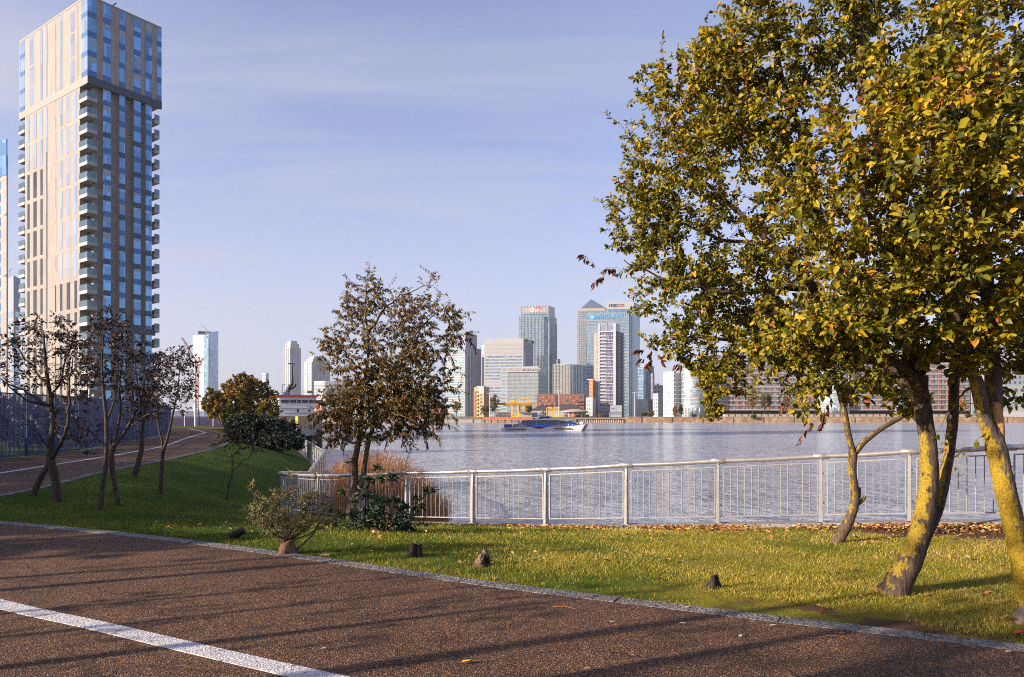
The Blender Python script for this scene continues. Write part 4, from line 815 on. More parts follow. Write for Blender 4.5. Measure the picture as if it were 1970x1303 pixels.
# ---------------------------------------------------------------- stumps and odds and ends on the grass
def stump(name, label, cat, px, py, r, h, lean, seed, mat, top_mat=None, lump=0.24, flare=0.6, taper=0.15):
    R = random.Random(seed); b = ghit(px, py); t = thing(name, b, label, cat); mb = MB(); K = 16; M = 7; rings = []
    for i in range(M + 1):
        f = i / M; row = []
        for k in range(K):
            a = 2 * math.pi * k / K; rr = r * (1 - taper * f) * (1 + flare * (1 - f) ** 2) * (1 + lump * math.sin(3 * a + seed) + 0.5 * lump * math.sin(5 * a + 2 * seed + f) + R.uniform(-.06, .06))
            row.append(b + Vector((math.cos(a) * rr + lean[0] * f * h, math.sin(a) * rr + lean[1] * f * h, -0.03 + f * (h + 0.03) + (math.cos(a + seed) * r * 0.55 + math.sin(2 * a + seed) * r * 0.25 + R.uniform(-.2, .2) * r) * f)))
        rings.append(row)
    vs = [v for q in rings for v in q]; fs = [(i * K + k, i * K + (k + 1) % K, (i + 1) * K + (k + 1) % K, (i + 1) * K + k) for i in range(M) for k in range(K)]
    mb.add(vs, fs, True); mb.build('bark_body', mat, t)
    mb = MB(); c = sum(rings[M], Vector()) / K; mb.add([c + Vector((0, 0, 0.004))] + [p + Vector((0, 0, 0.002)) for p in rings[M]], [(0, k + 1, (k + 1) % K + 1) for k in range(K)]); mb.build('cut_face', top_mat or mat, t); return t
M_CHAR = bark('charred_bark', (0.035, 0.028, 0.026), scale=9); M_STB = bark('old_stump_bark', (0.11, 0.065, 0.042), scale=9); M_CUTW = plain('weathered_cut_wood', (0.2, 0.13, 0.085), 0.9, var=0.4, scale=30)
stump('tree_stump', 'black charred stump with a flat grey top in the grass right of the glossy shrub', 'stump', 797, 1070, 0.07, 0.125, (0.15, 0), 2, M_CHAR, plain('ash_grey', (0.14, 0.13, 0.12), 0.9, var=0.4, scale=40))
stump('tree_stump', 'brown double stump with a rotten reddish base beside yellow flowers', 'stump', 925, 1091, 0.07, 0.07, (-0.2, 0), 5, M_STB, M_CUTW, 0.25, 0.6, 0.4)
stump('tree_stump', 'upright dark cut stump standing against the brown rotten one', 'stump', 936, 1088, 0.05, 0.135, (-0.08, 0.02), 4, M_CHAR, M_CUTW, 0.12, 0.2)
stump('tree_stump', 'pointed dark stump with a pale split foot alone on the lawn by the kerb', 'stump', 1370, 1132, 0.06, 0.105, (0.12, 0), 7, M_CHAR, M_CHAR, 0.3, 0.6, 0.5)
b = ghit(456, 1036); t = thing('log', b, 'short dark log lying tilted on the shaded grass left of the stump shrub', 'log'); mb = MB()
mb.tube([b + Vector((-0.09, -0.03, 0.02)), b + Vector((0.0, 0, 0.06)), b + Vector((0.085, 0.03, 0.12))], [0.05, 0.056, 0.052], 12, bump=0.08); mb.build('bark_body', M_CHAR, t)
mb = MB(); mb.tube([b + Vector((0.085, 0.03, 0.12)), b + Vector((0.089, 0.031, 0.122))], [0.046, 0.046], 12); mb.build('cut_end', M_CUTW, t)
b = ghit(625, 1073); mb = MB(); mb.tube([b + Vector((-0.05, 0, 0.02)), b + Vector((0.055, 0.01, 0.022))], [0.022, 0.02], 7, bump=0.15)
tag(mb.build('wood_chip', M_CUTW), 'small broken piece of wood lying near the kerb right of the stump shrub', 'wood piece')
b = ghit(1966, 1200); mb = MB(); mb.tube([b + Vector((0, 0, -0.02)), b + Vector((0.005, 0, 0.07)), b + Vector((0.02, 0, 0.13))], [0.06, 0.055, 0.02], 9, bump=0.15)
tag(mb.build('rock', plain('pale_rock', (0.36, 0.27, 0.2), 0.9, var=0.3, scale=20, bump=0.6)), 'pale rough rock at the right edge of the lawn', 'rock')
b = ghit(1958, 1223); mb = MB(); mb.obox(b + Vector((0, 0, 0.015)), Vector((0.028, 0.004, 0.004)), Vector((-0.003, 0.016, 0)), Vector((0, 0, 0.003))); mb.obox(b + Vector((0.03, 0.005, 0.02)), Vector((0.012, 0.0, 0.01)), Vector((0, 0.012, 0)), Vector((-0.004, 0, 0.003)))
tag(mb.build('wrapper', plain('red_foil', (0.7, 0.03, 0.03), 0.35)), 'scrap of crumpled red wrapper in the grass below the rock', 'litter')
# dandelions by the double stump
M_YEL = plain('yellow_petals', (0.8, 0.55, 0.02), 0.7); M_STALK = plain('flower_stalk', (0.1, 0.16, 0.04), 0.8)
for i, (px, py, top, lb) in enumerate(((903, 1086, 1068, 'small yellow flower on a thin stalk, lower one left of the double stump'), (917, 1087, 1065, 'small yellow flower on a thin stalk, taller one touching the double stump'))):
    b = ghit(px, py); t = thing('flower', b, lb, 'flower', 'yellow flowers by the stump'); e = P(px + 1, top, b.y); mb = MB(); mb.tube([b, b.lerp(e, 0.5) + Vector((0.006, 0, 0)), e], 0.0022, 5); mb.build('stalk', M_STALK, t)
    mb = MB(); K = 12
    for ring, (rr, zz) in enumerate(((0.016, 0.004), (0.010, 0.009))):
        for k in range(K):
            a = 2 * math.pi * (k + ring * .5) / K; u = Vector((math.cos(a), math.sin(a), 0)); w = Vector((-u.y, u.x, 0)) * 0.0032
            mb.add([e + w * .4, e - w * .4, e + u * rr - w + Vector((0, 0, zz)), e + u * rr + w + Vector((0, 0, zz))], [(0, 1, 2, 3)])
    mb.build('petals', M_YEL, t)
# single leaves on the path
L_SINGLE = {'yellow': leafmat('path_leaf_yellow', [(0, (0.75, 0.42, 0.02)), (1, (0.85, 0.55, 0.03))], 0.2), 'pale': leafmat('path_leaf_pale', [(0, (0.55, 0.42, 0.28)), (1, (0.72, 0.58, 0.42))], 0.15), 'brown': leafmat('path_leaf_brown', [(0, (0.3, 0.14, 0.06)), (1, (0.42, 0.2, 0.08))], 0.15)}
def path_leaf(px, py, L_, ang, colr, label, up=0.15):
    b = Vector((*gxy(px, py), 0.022)); D = np.array([[math.cos(ang), math.sin(ang), up]]); o = leaves_mesh('fallen_leaf', np.array([b[:]]) - D * L_ / 2 + np.array([[0, 0, L_ * up * .6]]), D, np.array([[0.1, 0.1, 1.0]]), np.array([L_]), np.array([L_ * 0.5]), np.array([0.6]), L_SINGLE[colr], None, 0.22, -0.05)
    tag(o, label, 'leaf', 'single leaves on the path')
for a in ((897, 1281, 0.075, 0.3, 'yellow', 'bright yellow leaf on the brown path, bottom middle'), (623, 1255, 0.05, 0.2, 'pale', 'pale tan leaf on the brown path just right of the white line end'),
          (1313, 1207, 0.075, -0.4, 'pale', 'long curled cream leaf on the path close to the kerb'), (1424, 1230, 0.05, 1.0, 'pale', 'cream leaf with a raised stalk on the path between two others'), (1487, 1210, 0.06, 0.1, 'pale', 'flat cream leaf on the path below the dark shadow by the kerb'),
          (1658, 1213, 0.045, 0.3, 'brown', 'small tan leaf where a tree shadow crosses the kerb'), (1620, 1224, 0.045, -0.2, 'pale', 'pale leaf just below the kerb right of the flat cream leaf'), (1233, 1277, 0.055, 0.4, 'brown', 'tan leaf on the path near the lower thin shadow'),
          (1215, 1268, 0.05, 2.6, 'pale', 'thin pale curled leaf just above the tan one'), (1130, 1295, 0.06, 0.1, 'pale', 'pale narrow leaf at the very bottom of the path'), (210, 1225, 0.045, 0.3, 'pale', 'pale leaf under the white line on the left'),
          (1177, 1203, 0.045, 0.1, 'pale', 'pale leaf on the path right above the thick shadow'), (1322, 1174, 0.05, 0.5, 'pale', 'white curled leaf lying on the kerb'), (57, 1181, 0.06, 0.3, 'brown', 'brown leaf lying on the white line at the far left'),
          (703, 1202, 0.04, 0.2, 'pale', 'small pale leaf beside the blurred shadow patch'), (760, 1277, 0.055, 0.05, 'brown', 'thin brown leaf left of the yellow one'), (1940, 1261, 0.05, 0.2, 'pale', 'whitish leaf on the path at the right edge')):
    path_leaf(*a)
# twigs on the path
for px, py, L_, an, lb in ((1600, 1231, 0.2, 0.05, 'thin orange twig on the path parallel to the kerb'), (1845, 1245, 0.24, -0.9, 'thin curved twig on the path at the right'), (1085, 1174, 0.2, -0.3, 'thin brown twig on the path below the kerb in the middle')):
    b = Vector((*gxy(px, py), 0.018)); u = Vector((math.cos(an), math.sin(an), 0)); mb = MB(); mb.tube([b - u * L_ / 2, b + Vector((0, 0.015, 0.012)), b + u * L_ / 2], [0.003, 0.0028, 0.002], 5)
    tag(mb.build('twig', plain('orange_twig', (0.38, 0.15, 0.05), 0.8)), lb, 'twig')
# ---------------------------------------------------------------- leaf litter and grass blades
def litter():
    rng = np.random.default_rng(77); fence = [Vector((p.x, p.y, p.z - RAIL_H - PLINTH)) for p in POST_TOP]
    seg = np.array([p[:] for p in fence]); n = 9000; s = rng.uniform(2.6, len(seg) - 1.001, n); i = s.astype(int); f = (s - i)[:, None]; c = seg[i] * (1 - f) + seg[i + 1] * f
    dist = 0.2 + np.abs(rng.exponential(0.42, n)); pts = c[:, :2] + np.c_[-0.15 * dist, -dist]; clump = np.sin(pts[:, 0] * 2.1 + 0.6) * 0.5 + np.sin(pts[:, 0] * 5.3) * 0.3 + np.sin(pts[:, 1] * 4 + pts[:, 0]) * 0.3
    dens = np.clip((s - 2.6) / 2.5, 0.05, 1); keep = (clump + rng.uniform(-.7, .9, n) > 0.12) & (rng.random(n) < dens) & (dist < 2.4); pts = pts[keep]
    m = 420; q = np.c_[rng.uniform(-6, 7.5, m), rng.uniform(5, 15, m)]; dk, _ = polydist(q, KERB); q = q[inside(q, LAWN) & (dk > 0.15)]; pts = np.vstack([pts, q])
    z = H(pts); n = len(pts); a = rng.uniform(0, 2 * math.pi, n); B = np.c_[pts, z + rng.uniform(0.02, 0.05, n)]; D = np.c_[np.cos(a), np.sin(a), rng.normal(0.1, 0.35, n)]; Nn = np.c_[rng.normal(0, .5, (n, 2)), np.ones(n)]
    mat = leafmat('leaf_litter', [(0.0, (0.2, 0.08, 0.035)), (0.45, (0.42, 0.19, 0.07)), (0.8, (0.62, 0.38, 0.17)), (1.0, (0.7, 0.48, 0.05))], 0.2)
    o = leaves_mesh('leaf_litter', B, D, Nn, rng.uniform(0.05, 0.085, n), rng.uniform(0.025, 0.045, n), rng.random(n), mat, None, 0.25, 0.3); tag(o, 'brown and orange fallen leaves drifted along the foot of the railing', 'leaves', kind='stuff')
litter()
def blades():
    rng = np.random.default_rng(5); out = []
    # more blades where they are near and so larger; none on the bare soil
    n = 900000; Y = 4.6 + (40 - 4.6) * rng.random(n) ** 2.1; X = rng.uniform(-0.75, 0.75, n) * Y; q = np.c_[X, Y]; acc = rng.random(n) < np.clip(7.5 / Y, 0.12, 1) ; q = q[acc]
    m = inside(q, LAWN); q = q[m]; de, _ = polydist(q, EDGE); dk, _ = polydist(q, KERB); q = q[(de > 0.2) & (dk > 0.10)]; de, _ = polydist(q, EDGE); dk, _ = polydist(q, KERB)
    bare = np.clip((q[:, 0] - 4.0) / 1.6, 0, 1) * np.clip((2.3 - de) / 1.0, 0, 1); patch = np.sin(q[:, 0] * 1.9) * np.sin(q[:, 1] * 2.3 + 1) + np.sin(q[:, 0] * 4.1 + q[:, 1] * 3.3) * 0.5
    keep = (rng.random(len(q)) > bare * 0.93) & (rng.random(len(q)) < 0.64 + 0.4 * patch - 0.75 * np.exp(-(dk / 0.85) ** 2) * np.clip(q[:, 0] / 1.5, 0, 1)); q = q[keep]
    if len(q) > 330000: q = q[rng.permutation(len(q))[:330000]]
    n = len(q); z = H(q); hgt = rng.uniform(0.014, 0.038, n) * np.clip(q[:, 1] / 9, 1, 1.6); w = rng.uniform(0.0024, 0.0042, n) * np.clip(q[:, 1] / 8, 1, 2.5); a = rng.uniform(0, 2 * math.pi, n); ln = rng.normal(0, 0.55, (n, 2))
    V = np.empty((n, 3, 3)); V[:, 0] = np.c_[q[:, 0] - np.cos(a) * w, q[:, 1] - np.sin(a) * w, z - 0.004]; V[:, 1] = np.c_[q[:, 0] + np.cos(a) * w, q[:, 1] + np.sin(a) * w, z - 0.004]; V[:, 2] = np.c_[q + ln * hgt[:, None], z + hgt]
    dry = np.clip((q[:, 0] + 3.5) / 5, 0, 1) * 0.26; big = np.sin(q[:, 0] * 1.1 + np.sin(q[:, 1] * .9) * 1.4) * np.sin(q[:, 1] * 1.5 + 1) * 0.13 + np.sin(q[:, 0] * 2.7 + 2 * np.sin(q[:, 1] * 1.7)) * np.sin(q[:, 1] * 3.1 + q[:, 0]) * 0.12 * (q[:, 0] > -4); ti = np.clip(rng.normal(0.3, 1, n) * 0 + 0.3 + rng.normal(0, 1, n) * np.interp(q[:, 0], [-8, -3], [0.07, 0.17]) + dry + big, 0, 1)
    mat = leafmat('grass_blades', [(0.0, (0.03, 0.07, 0.004)), (0.33, (0.12, 0.17, 0.008)), (0.58, (0.37, 0.31, 0.024)), (0.8, (0.6, 0.42, 0.1)), (1.0, (0.7, 0.5, 0.22))], 0.3, 0.6)
    o = np_mesh('grass', V.reshape(-1, 3), np.arange(3 * n).reshape(n, 3), mat, None, np.repeat(ti, 3)); tag(o, 'short grass of the lawn, greener on the left and straw coloured on the right', 'grass', kind='stuff')
blades()
# ---------------------------------------------------------------- blue fence on the far left
M_BLUE = plain('blue_fence_paint', (0.005, 0.02, 0.095), 0.5, var=0.25, scale=2); M_GREYPOST = plain('pale_post', (0.5, 0.52, 0.55), 0.5)
def blue_fence():
    line = [Vector((p[0], p[1], 0)) for p in fence_edge[::-1]]; line = [Vector((-15.6, 3.4, 0))] + line[1:]; line = [p + Vector((-0.25, 0, 0)) for p in line]
    pts = resample(line, 2.6); t = thing('fence', pts[0], 'tall dark blue metal mesh fence running along the outer side of the far path', 'fence'); Hh = 2.55; up = Vector((0, 0, 1))
    for p in pts:
        mb = MB(); mb.box(p.x - 0.045, p.x + 0.045, p.y - 0.045, p.y + 0.045, -0.1, Hh + 0.08); mb.build('post', M_BLUE, t)
    for a, b in zip(pts[:-1], pts[1:]):
        u = (b - a).normalized(); L_ = (b - a).length; nn = Vector((-u.y, u.x, 0)); mb = MB(); k = int(L_ / 0.085)
        for i in range(1, k):
            c = a + u * (L_ * i / k); mb.obox(c + up * (Hh / 2 + 0.03), u * 0.024, nn * 0.004, up * (Hh / 2 - 0.03))
        for z in (0.08, 0.7, 1.3, 1.9, Hh - 0.03): mb.obox((a + b) / 2 + up * z, u * (L_ / 2 - 0.05), nn * 0.016, up * 0.022)
        mb.build('mesh_panel', M_BLUE, t)
blue_fence()
def cross_fence():
    a = P(300, 0, 118); b = P(520, 0, 118); a.z = b.z = -0.3; t = thing('fence', a, 'blue fence with pale posts closing the view at the end of the path', 'fence'); up = Vector((0, 0, 1)); u = (b - a).normalized(); L_ = (b - a).length; nn = Vector((-u.y, u.x, 0))
    n = int(L_ / 2.3)
    for i in range(n + 1):
        p = a + u * L_ * i / n; mb = MB(); mb.box(p.x - 0.06, p.x + 0.06, p.y - 0.05, p.y + 0.05, -0.4, 2.75); mb.build('post', M_BLUE if i % 2 else M_GREYPOST, t)
        if i < n:
            q = a + u * L_ * (i + 1) / n; mb = MB(); k = 22
            for j in range(1, k): mb.obox(p.lerp(q, j / k) + up * 1.45, u * 0.03, nn * 0.006, up * 1.2)
            for z in (0.1, 1.3, 2.6): mb.obox((p + q) / 2 + up * z, (q - p) / 2 * 0.96, nn * 0.012, up * 0.03)
            mb.build('mesh_panel', M_BLUE, t)
cross_fence()
mb = MB(); mb.add([(*XY(318, 112), 0.02), (*XY(412, 112), 0.02), (*XY(412, 104), 0.02), (*XY(340, 104), 0.02)], [(0, 3, 2, 1)]); tag(mb.build('verge', M_TURF), 'grass verge at the end of the path', 'grass', kind='structure')
def hedge(label, x0, y0, x1, y1, hgt, wd, seed, n):
    c = [((x0 + (x1 - x0) * f, y0 + (y1 - y0) * f, hgt * 0.5), (wd, wd, hgt * 0.55), n) for f in (0.1, 0.3, 0.5, 0.7, 0.9)]
    bush('hedge_bush', label, 'bush', c, L_DKBUSH, 0.28, 0.15, [([(x0 + (x1 - x0) * f, y0 + (y1 - y0) * f, 0), (x0 + (x1 - x0) * f, y0 + (y1 - y0) * f, hgt * .8)], [0.08, 0.03]) for f in (0.1, 0.5, 0.9)], seed, (8, 12), 'dark bushes behind the blue fence')
hedge('unseen dense bushes added behind the blue fence end to shade the path', -17.2, 2.2, -20.2, 17, 5.0, 1.35, 104, 230)  # unseen hedge added to shade the left end of the near path
hedge('dark overgrown bushes close behind the near part of the blue fence', -22.0, 18, -24.2, 34, 2.9, 1.7, 101, 90)
hedge('dark bushes behind the middle of the blue fence below the tower', -25.2, 37, -29.5, 52, 2.9, 1.9, 102, 80)
hedge('far dark bushes behind the blue fence at the bend of the path', -31.5, 57, -41, 77, 3.0, 2.2, 103, 80)
# ---------------------------------------------------------------- lamp columns beyond the fence
def lamp(px, base_y, top_y, d, label, heads=1, group='lamp columns'):
    b = P(px, base_y, d); tp = P(px, top_y, d); t = thing('street_lamp', b, label, 'lamp post', group); mb = MB(); h = tp.z - b.z; r = max(0.07, h * 0.012)
    mb.tube([b, b + Vector((0, 0, h * 0.5)), tp], [r * 1.5, r * 1.2, r], 8); mb.build('column', M_GREYPOST, t); mb = MB()
    for s in ((-1, 1) if heads == 2 else (1,)):
        mb.obox(tp + Vector((s * h * 0.05, 0, 0.05)), Vector((h * 0.05, 0, 0.01 * s)), Vector((0, r * 1.6, 0)), Vector((0, 0, r * 0.9)))
    mb.build('lamp_head', M_GREYPOST, t)
lamp(376, 822, 700, 112, 'slim pale lamp post behind the fence at the end of the path')
lamp(172, 800, 716, 60, 'slim grey lamp post behind the blue fence in front of the tower')
lamp(543, 806, 741, 150, 'pale lamp post with a drooping head beside the moored ship')
# ---------------------------------------------------------------- pier, moored ship, river ferry
M_TIMBER = plain('wet_timber', (0.09, 0.065, 0.05), 0.85, var=0.4, scale=3); M_DECK = plain('pier_concrete', (0.3, 0.28, 0.26), 0.85, var=0.25, scale=1.5)
M_WHITE = plain('white_paint', (0.6, 0.59, 0.585), 0.5, var=0.06, scale=2); M_RED = plain('red_paint', (0.42, 0.04, 0.03), 0.5, var=0.15); M_DGLASS = glass('dark_window', (0.03, 0.04, 0.06), 0.1, 0.3, 0.4, (1.1, 1.1, 1.1))
M_BLACK = plain('black_paint', (0.018, 0.02, 0.026), 0.5); M_NAVY = plain('navy_paint', (0.012, 0.04, 0.17), 0.35, var=0.1); M_YPAINT = plain('yellow_paint', (0.78, 0.48, 0.01), 0.5, var=0.08)
def pier():
    a = P(556, 0, 84); b = P(608, 0, 100); a.z = b.z = -0.0; u = (b - a).normalized(); L_ = (b - a).length; nn = Vector((-u.y, u.x, 0)); up = Vector((0, 0, 1)); z = -0.25
    t = thing('pier', a, 'concrete pier on dark piles with pale railing posts beyond the end of the zigzag railing', 'pier')
    a0 = a - u * 6; c = (a0 + b) / 2; l2 = (b - a0).length / 2
    mb = MB(); mb.obox(c + nn * 4 + up * (z - 0.3), u * l2, nn * 4, up * 0.3); mb.obox(c + nn * 0.02 + up * (z - 0.28), u * (l2 + .02), nn * 0.12, up * 0.42); mb.build('deck', M_DECK, t)
    mb = MB(); mb.obox(c + up * (-2.0), u * l2, nn * 0.15, up * 0.2); mb.build('cross_beam', M_DECK, t)
    for k in range(6):
        for r in (0.3, 3.5):
            p = a0 + u * (l2 * 2 * (k + 0.5) / 6) + nn * r; mb = MB(); mb.tube([p + up * (z - 0.5), p + up * (WATER_Z - 1)], 0.2, 8); mb.build('pile', M_TIMBER, t)
    mb = MB(); mb.obox(b + u * 0.5 + nn * 3.5 + up * (-1.0), u * 0.45, nn * 4.2, up * 2.6); mb.build('end_fender', M_TIMBER, t)
    n = 9
    for k in range(n + 1):
        p = a0 + u * (l2 * 2 * k / n) + nn * 0.5; mb = MB(); mb.obox(p + up * (z + 0.55), u * 0.07, nn * 0.05, up * 0.55); mb.build('railing_post', M_STEEL, t)
    mb = MB()
    for zz in (0.3, 0.7, 1.08): mb.obox(c + nn * 0.5 + up * (z + zz), u * l2, nn * 0.03, up * 0.03)
    mb.build('railing_bar', M_STEEL, t)
    mb = MB()
    for k in range(26):
        p = a0 + u * (l2 * 2 * k / 25) + nn * 3.2; mb.obox(p + up * (z + 0.75), u * 0.08, nn * 0.02, up * 0.75)
    mb.build('back_screen', plain('pale_boarding', (0.55, 0.48, 0.42), 0.7), t)
    s = P(571, 811, 90); st = thing('sign', s, 'yellow notice boards on a post at the pier railing', 'sign'); mb = MB(); mb.box(s.x - 0.04, s.x + 0.04, s.y, s.y + 0.08, -0.3, s.z + 0.65); mb.build('sign_post', M_GREYPOST, st)
    for zz, hh in ((0.32, 0.3), (-0.27, 0.22)):
        mb = MB(); mb.box(s.x - 0.17, s.x + 0.17, s.y - 0.04, s.y - 0.005, s.z + zz - hh, s.z + zz + hh); mb.build('sign_board', plain('sign_yellow', (0.75, 0.7, 0.03), 0.5), st)
    for i, (px, lb) in enumerate(((568, 'yellow mooring bollard on the pier left of the notice boards'), (578, 'yellow mooring bollard on the pier, middle of three'), (590, 'yellow mooring bollard on the pier nearest its outer end'))):
        p = P(px, 0, 92.5 + i); mb = MB(); mb.tube([Vector((p.x, p.y, z)), Vector((p.x, p.y, z + 0.4)), Vector((p.x, p.y, z + 0.42)), Vector((p.x, p.y, z + 0.5))], [0.12, 0.1, 0.19, 0.17], 10); tag(mb.build('bollard', M_YPAINT), lb, 'bollard', 'bollards on the pier')
pier()
def ship():
    d = 140.0; L_ = P(530, 0, d); R_ = P(613, 0, d + 3); L_.z = R_.z = 0; u = (R_ - L_).normalized(); W = (R_ - L_).length; nn = Vector((-u.y, u.x, 0)); up = Vector((0, 0, 1)); t = thing('ship', L_, 'moored white ship with a red roofed wheelhouse and dark mast behind the pier', 'ship')
    zz = lambda y: EYE - (y - HY) * d / F
    def bx(name, mat, s0, s1, n0, n1, y0, y1, par=t):
        mb = MB(); mb.obox(L_ + u * (W * (s0 + s1) / 2) + nn * (n0 + n1) / 2 + up * (zz(y0) + zz(y1)) / 2, u * (W * (s1 - s0) / 2), nn * ((n1 - n0) / 2), up * abs(zz(y1) - zz(y0)) / 2); return mb.build(name, mat, par)
    mb = MB(); poly = [L_ + u * -22 + nn * 1.5, L_ + u * W * 1.02 + nn * -0.6, L_ + u * (W + 1.2) + nn * 4, L_ + u * W * 1.02 + nn * 9, L_ + u * -22 + nn * 8]
    mb.prism([(p.x, p.y) for p in poly], WATER_Z - 0.5, zz(805)); mb.build('hull', plain('rust_red_hull', (0.14, 0.035, 0.03), 0.6, var=0.3), t)
    mb = MB(); mb.prism([(p.x, p.y) for p in poly], zz(805) + 0.003, zz(803)); mb.build('bulwark', plain('tan_bulwark', (0.22, 0.15, 0.09), 0.7), t)
    low = bx('deckhouse', M_WHITE, -0.1, 0.88, 0, 8, 803, 785)
    for s in (0.49, 0.76): bx('window', M_DGLASS, s, s + 0.045, -0.05, 0.02, 793, 787.6)
    bx('window', M_DGLASS, 0.105, 0.18, -0.05, 0.02, 783, 777)
    bx('rubbing_band', M_BLACK, 0.2, 0.88, -0.06, 0.0, 795.6, 795.2)
    wh = bx('wheelhouse', M_WHITE, 0.08, 0.94, -0.3, 7.5, 785, 764)
    for s0, s1 in ((0.12, 0.31), (0.33, 0.47), (0.495, 0.585), (0.61, 0.745), (0.77, 0.93)):
        w = bx('window', M_DGLASS, s0, s1, -0.36, -0.28, 775.2, 769.2)
        fr = MB(); c = (s0 + s1) / 2
        fr.obox(L_ + u * W * c + nn * -0.37 + up * zz(768.9), u * W * (s1 - s0) / 2, nn * 0.02, up * 0.04); fr.obox(L_ + u * W * c + nn * -0.37 + up * zz(775.5), u * W * (s1 - s0) / 2, nn * 0.02, up * 0.04); fr.build('window_frame', M_GREYPOST, w)
    bx('roof', M_RED, 0.02, 0.965, -0.7, 8.0, 764, 760)
    bx('funnel_casing', plain('blue_casing', (0.05, 0.17, 0.4), 0.5), 0.2, 0.34, 2, 5, 760, 753.5); bx('locker', M_WHITE, 0.35, 0.42, 2, 4, 760, 751)
    mb = MB(); q = lambda x, y: P(x, y, d + 3)
    mb.tube([q(551, 756), q(557, 745), q(562, 738), q(562, 720), q(562, 700)], [0.5, 0.42, 0.3, 0.17, 0.1], 8); mb.tube([q(556, 750), q(568, 742), q(568, 738)], [0.3, 0.28, 0.2], 7); mb.tube([q(555, 700), q(567, 700)], 0.12, 6); mb.tube([q(556, 748), q(556, 740)], 0.25, 6); mb.build('mast', M_BLACK, t)
    mb = MB()
    for zr in (0.45, 0.9): mb.obox(L_ + u * W * 0.5 + nn * -0.5 + up * (zz(760) + zr), u * W * 0.45, nn * 0.02, up * 0.02)
    for k in range(13): mb.obox(L_ + u * W * (0.05 + 0.075 * k) + nn * -0.5 + up * (zz(760) + 0.45), u * 0.02, nn * 0.02, up * 0.45)
    mb.build('roof_railing', M_GREYPOST, t)
    mb = MB()
    for s in (0.0, 0.76, 0.8): mb.obox(L_ + u * W * (0.02 + s) + nn * 0.2 + up * (zz(760) + 0.6), u * 0.3, nn * 0.2, up * 0.22)
    mb.build('deck_lamp', M_BLACK, t); mb = MB(); mb.tube([q(536, 756), q(535, 700)], [0.04, 0.02], 5); mb.build('whip_aerial', M_GREYPOST, t)
ship()
def letters(txt, pos, u, up, size, mat, name, parent, extrude=0.01, bold=0.0):
    cu = bpy.data.curves.new(name, 'FONT'); cu.body = txt; cu.size = size; cu.extrude = extrude; cu.offset = bold
    tmp = bpy.data.objects.new('tmp_text', cu); COL.objects.link(tmp); dg = bpy.context.evaluated_depsgraph_get(); dg.update(); me = bpy.data.meshes.new_from_object(tmp.evaluated_get(dg)); bpy.data.objects.remove(tmp); bpy.data.curves.remove(cu)
    M = Matrix((u, up, u.cross(up))).transposed().to_4x4(); M.translation = pos - off(parent); me.transform(M); me.name = name; me.materials.clear(); me.materials.append(mat); return link(name, me, parent)
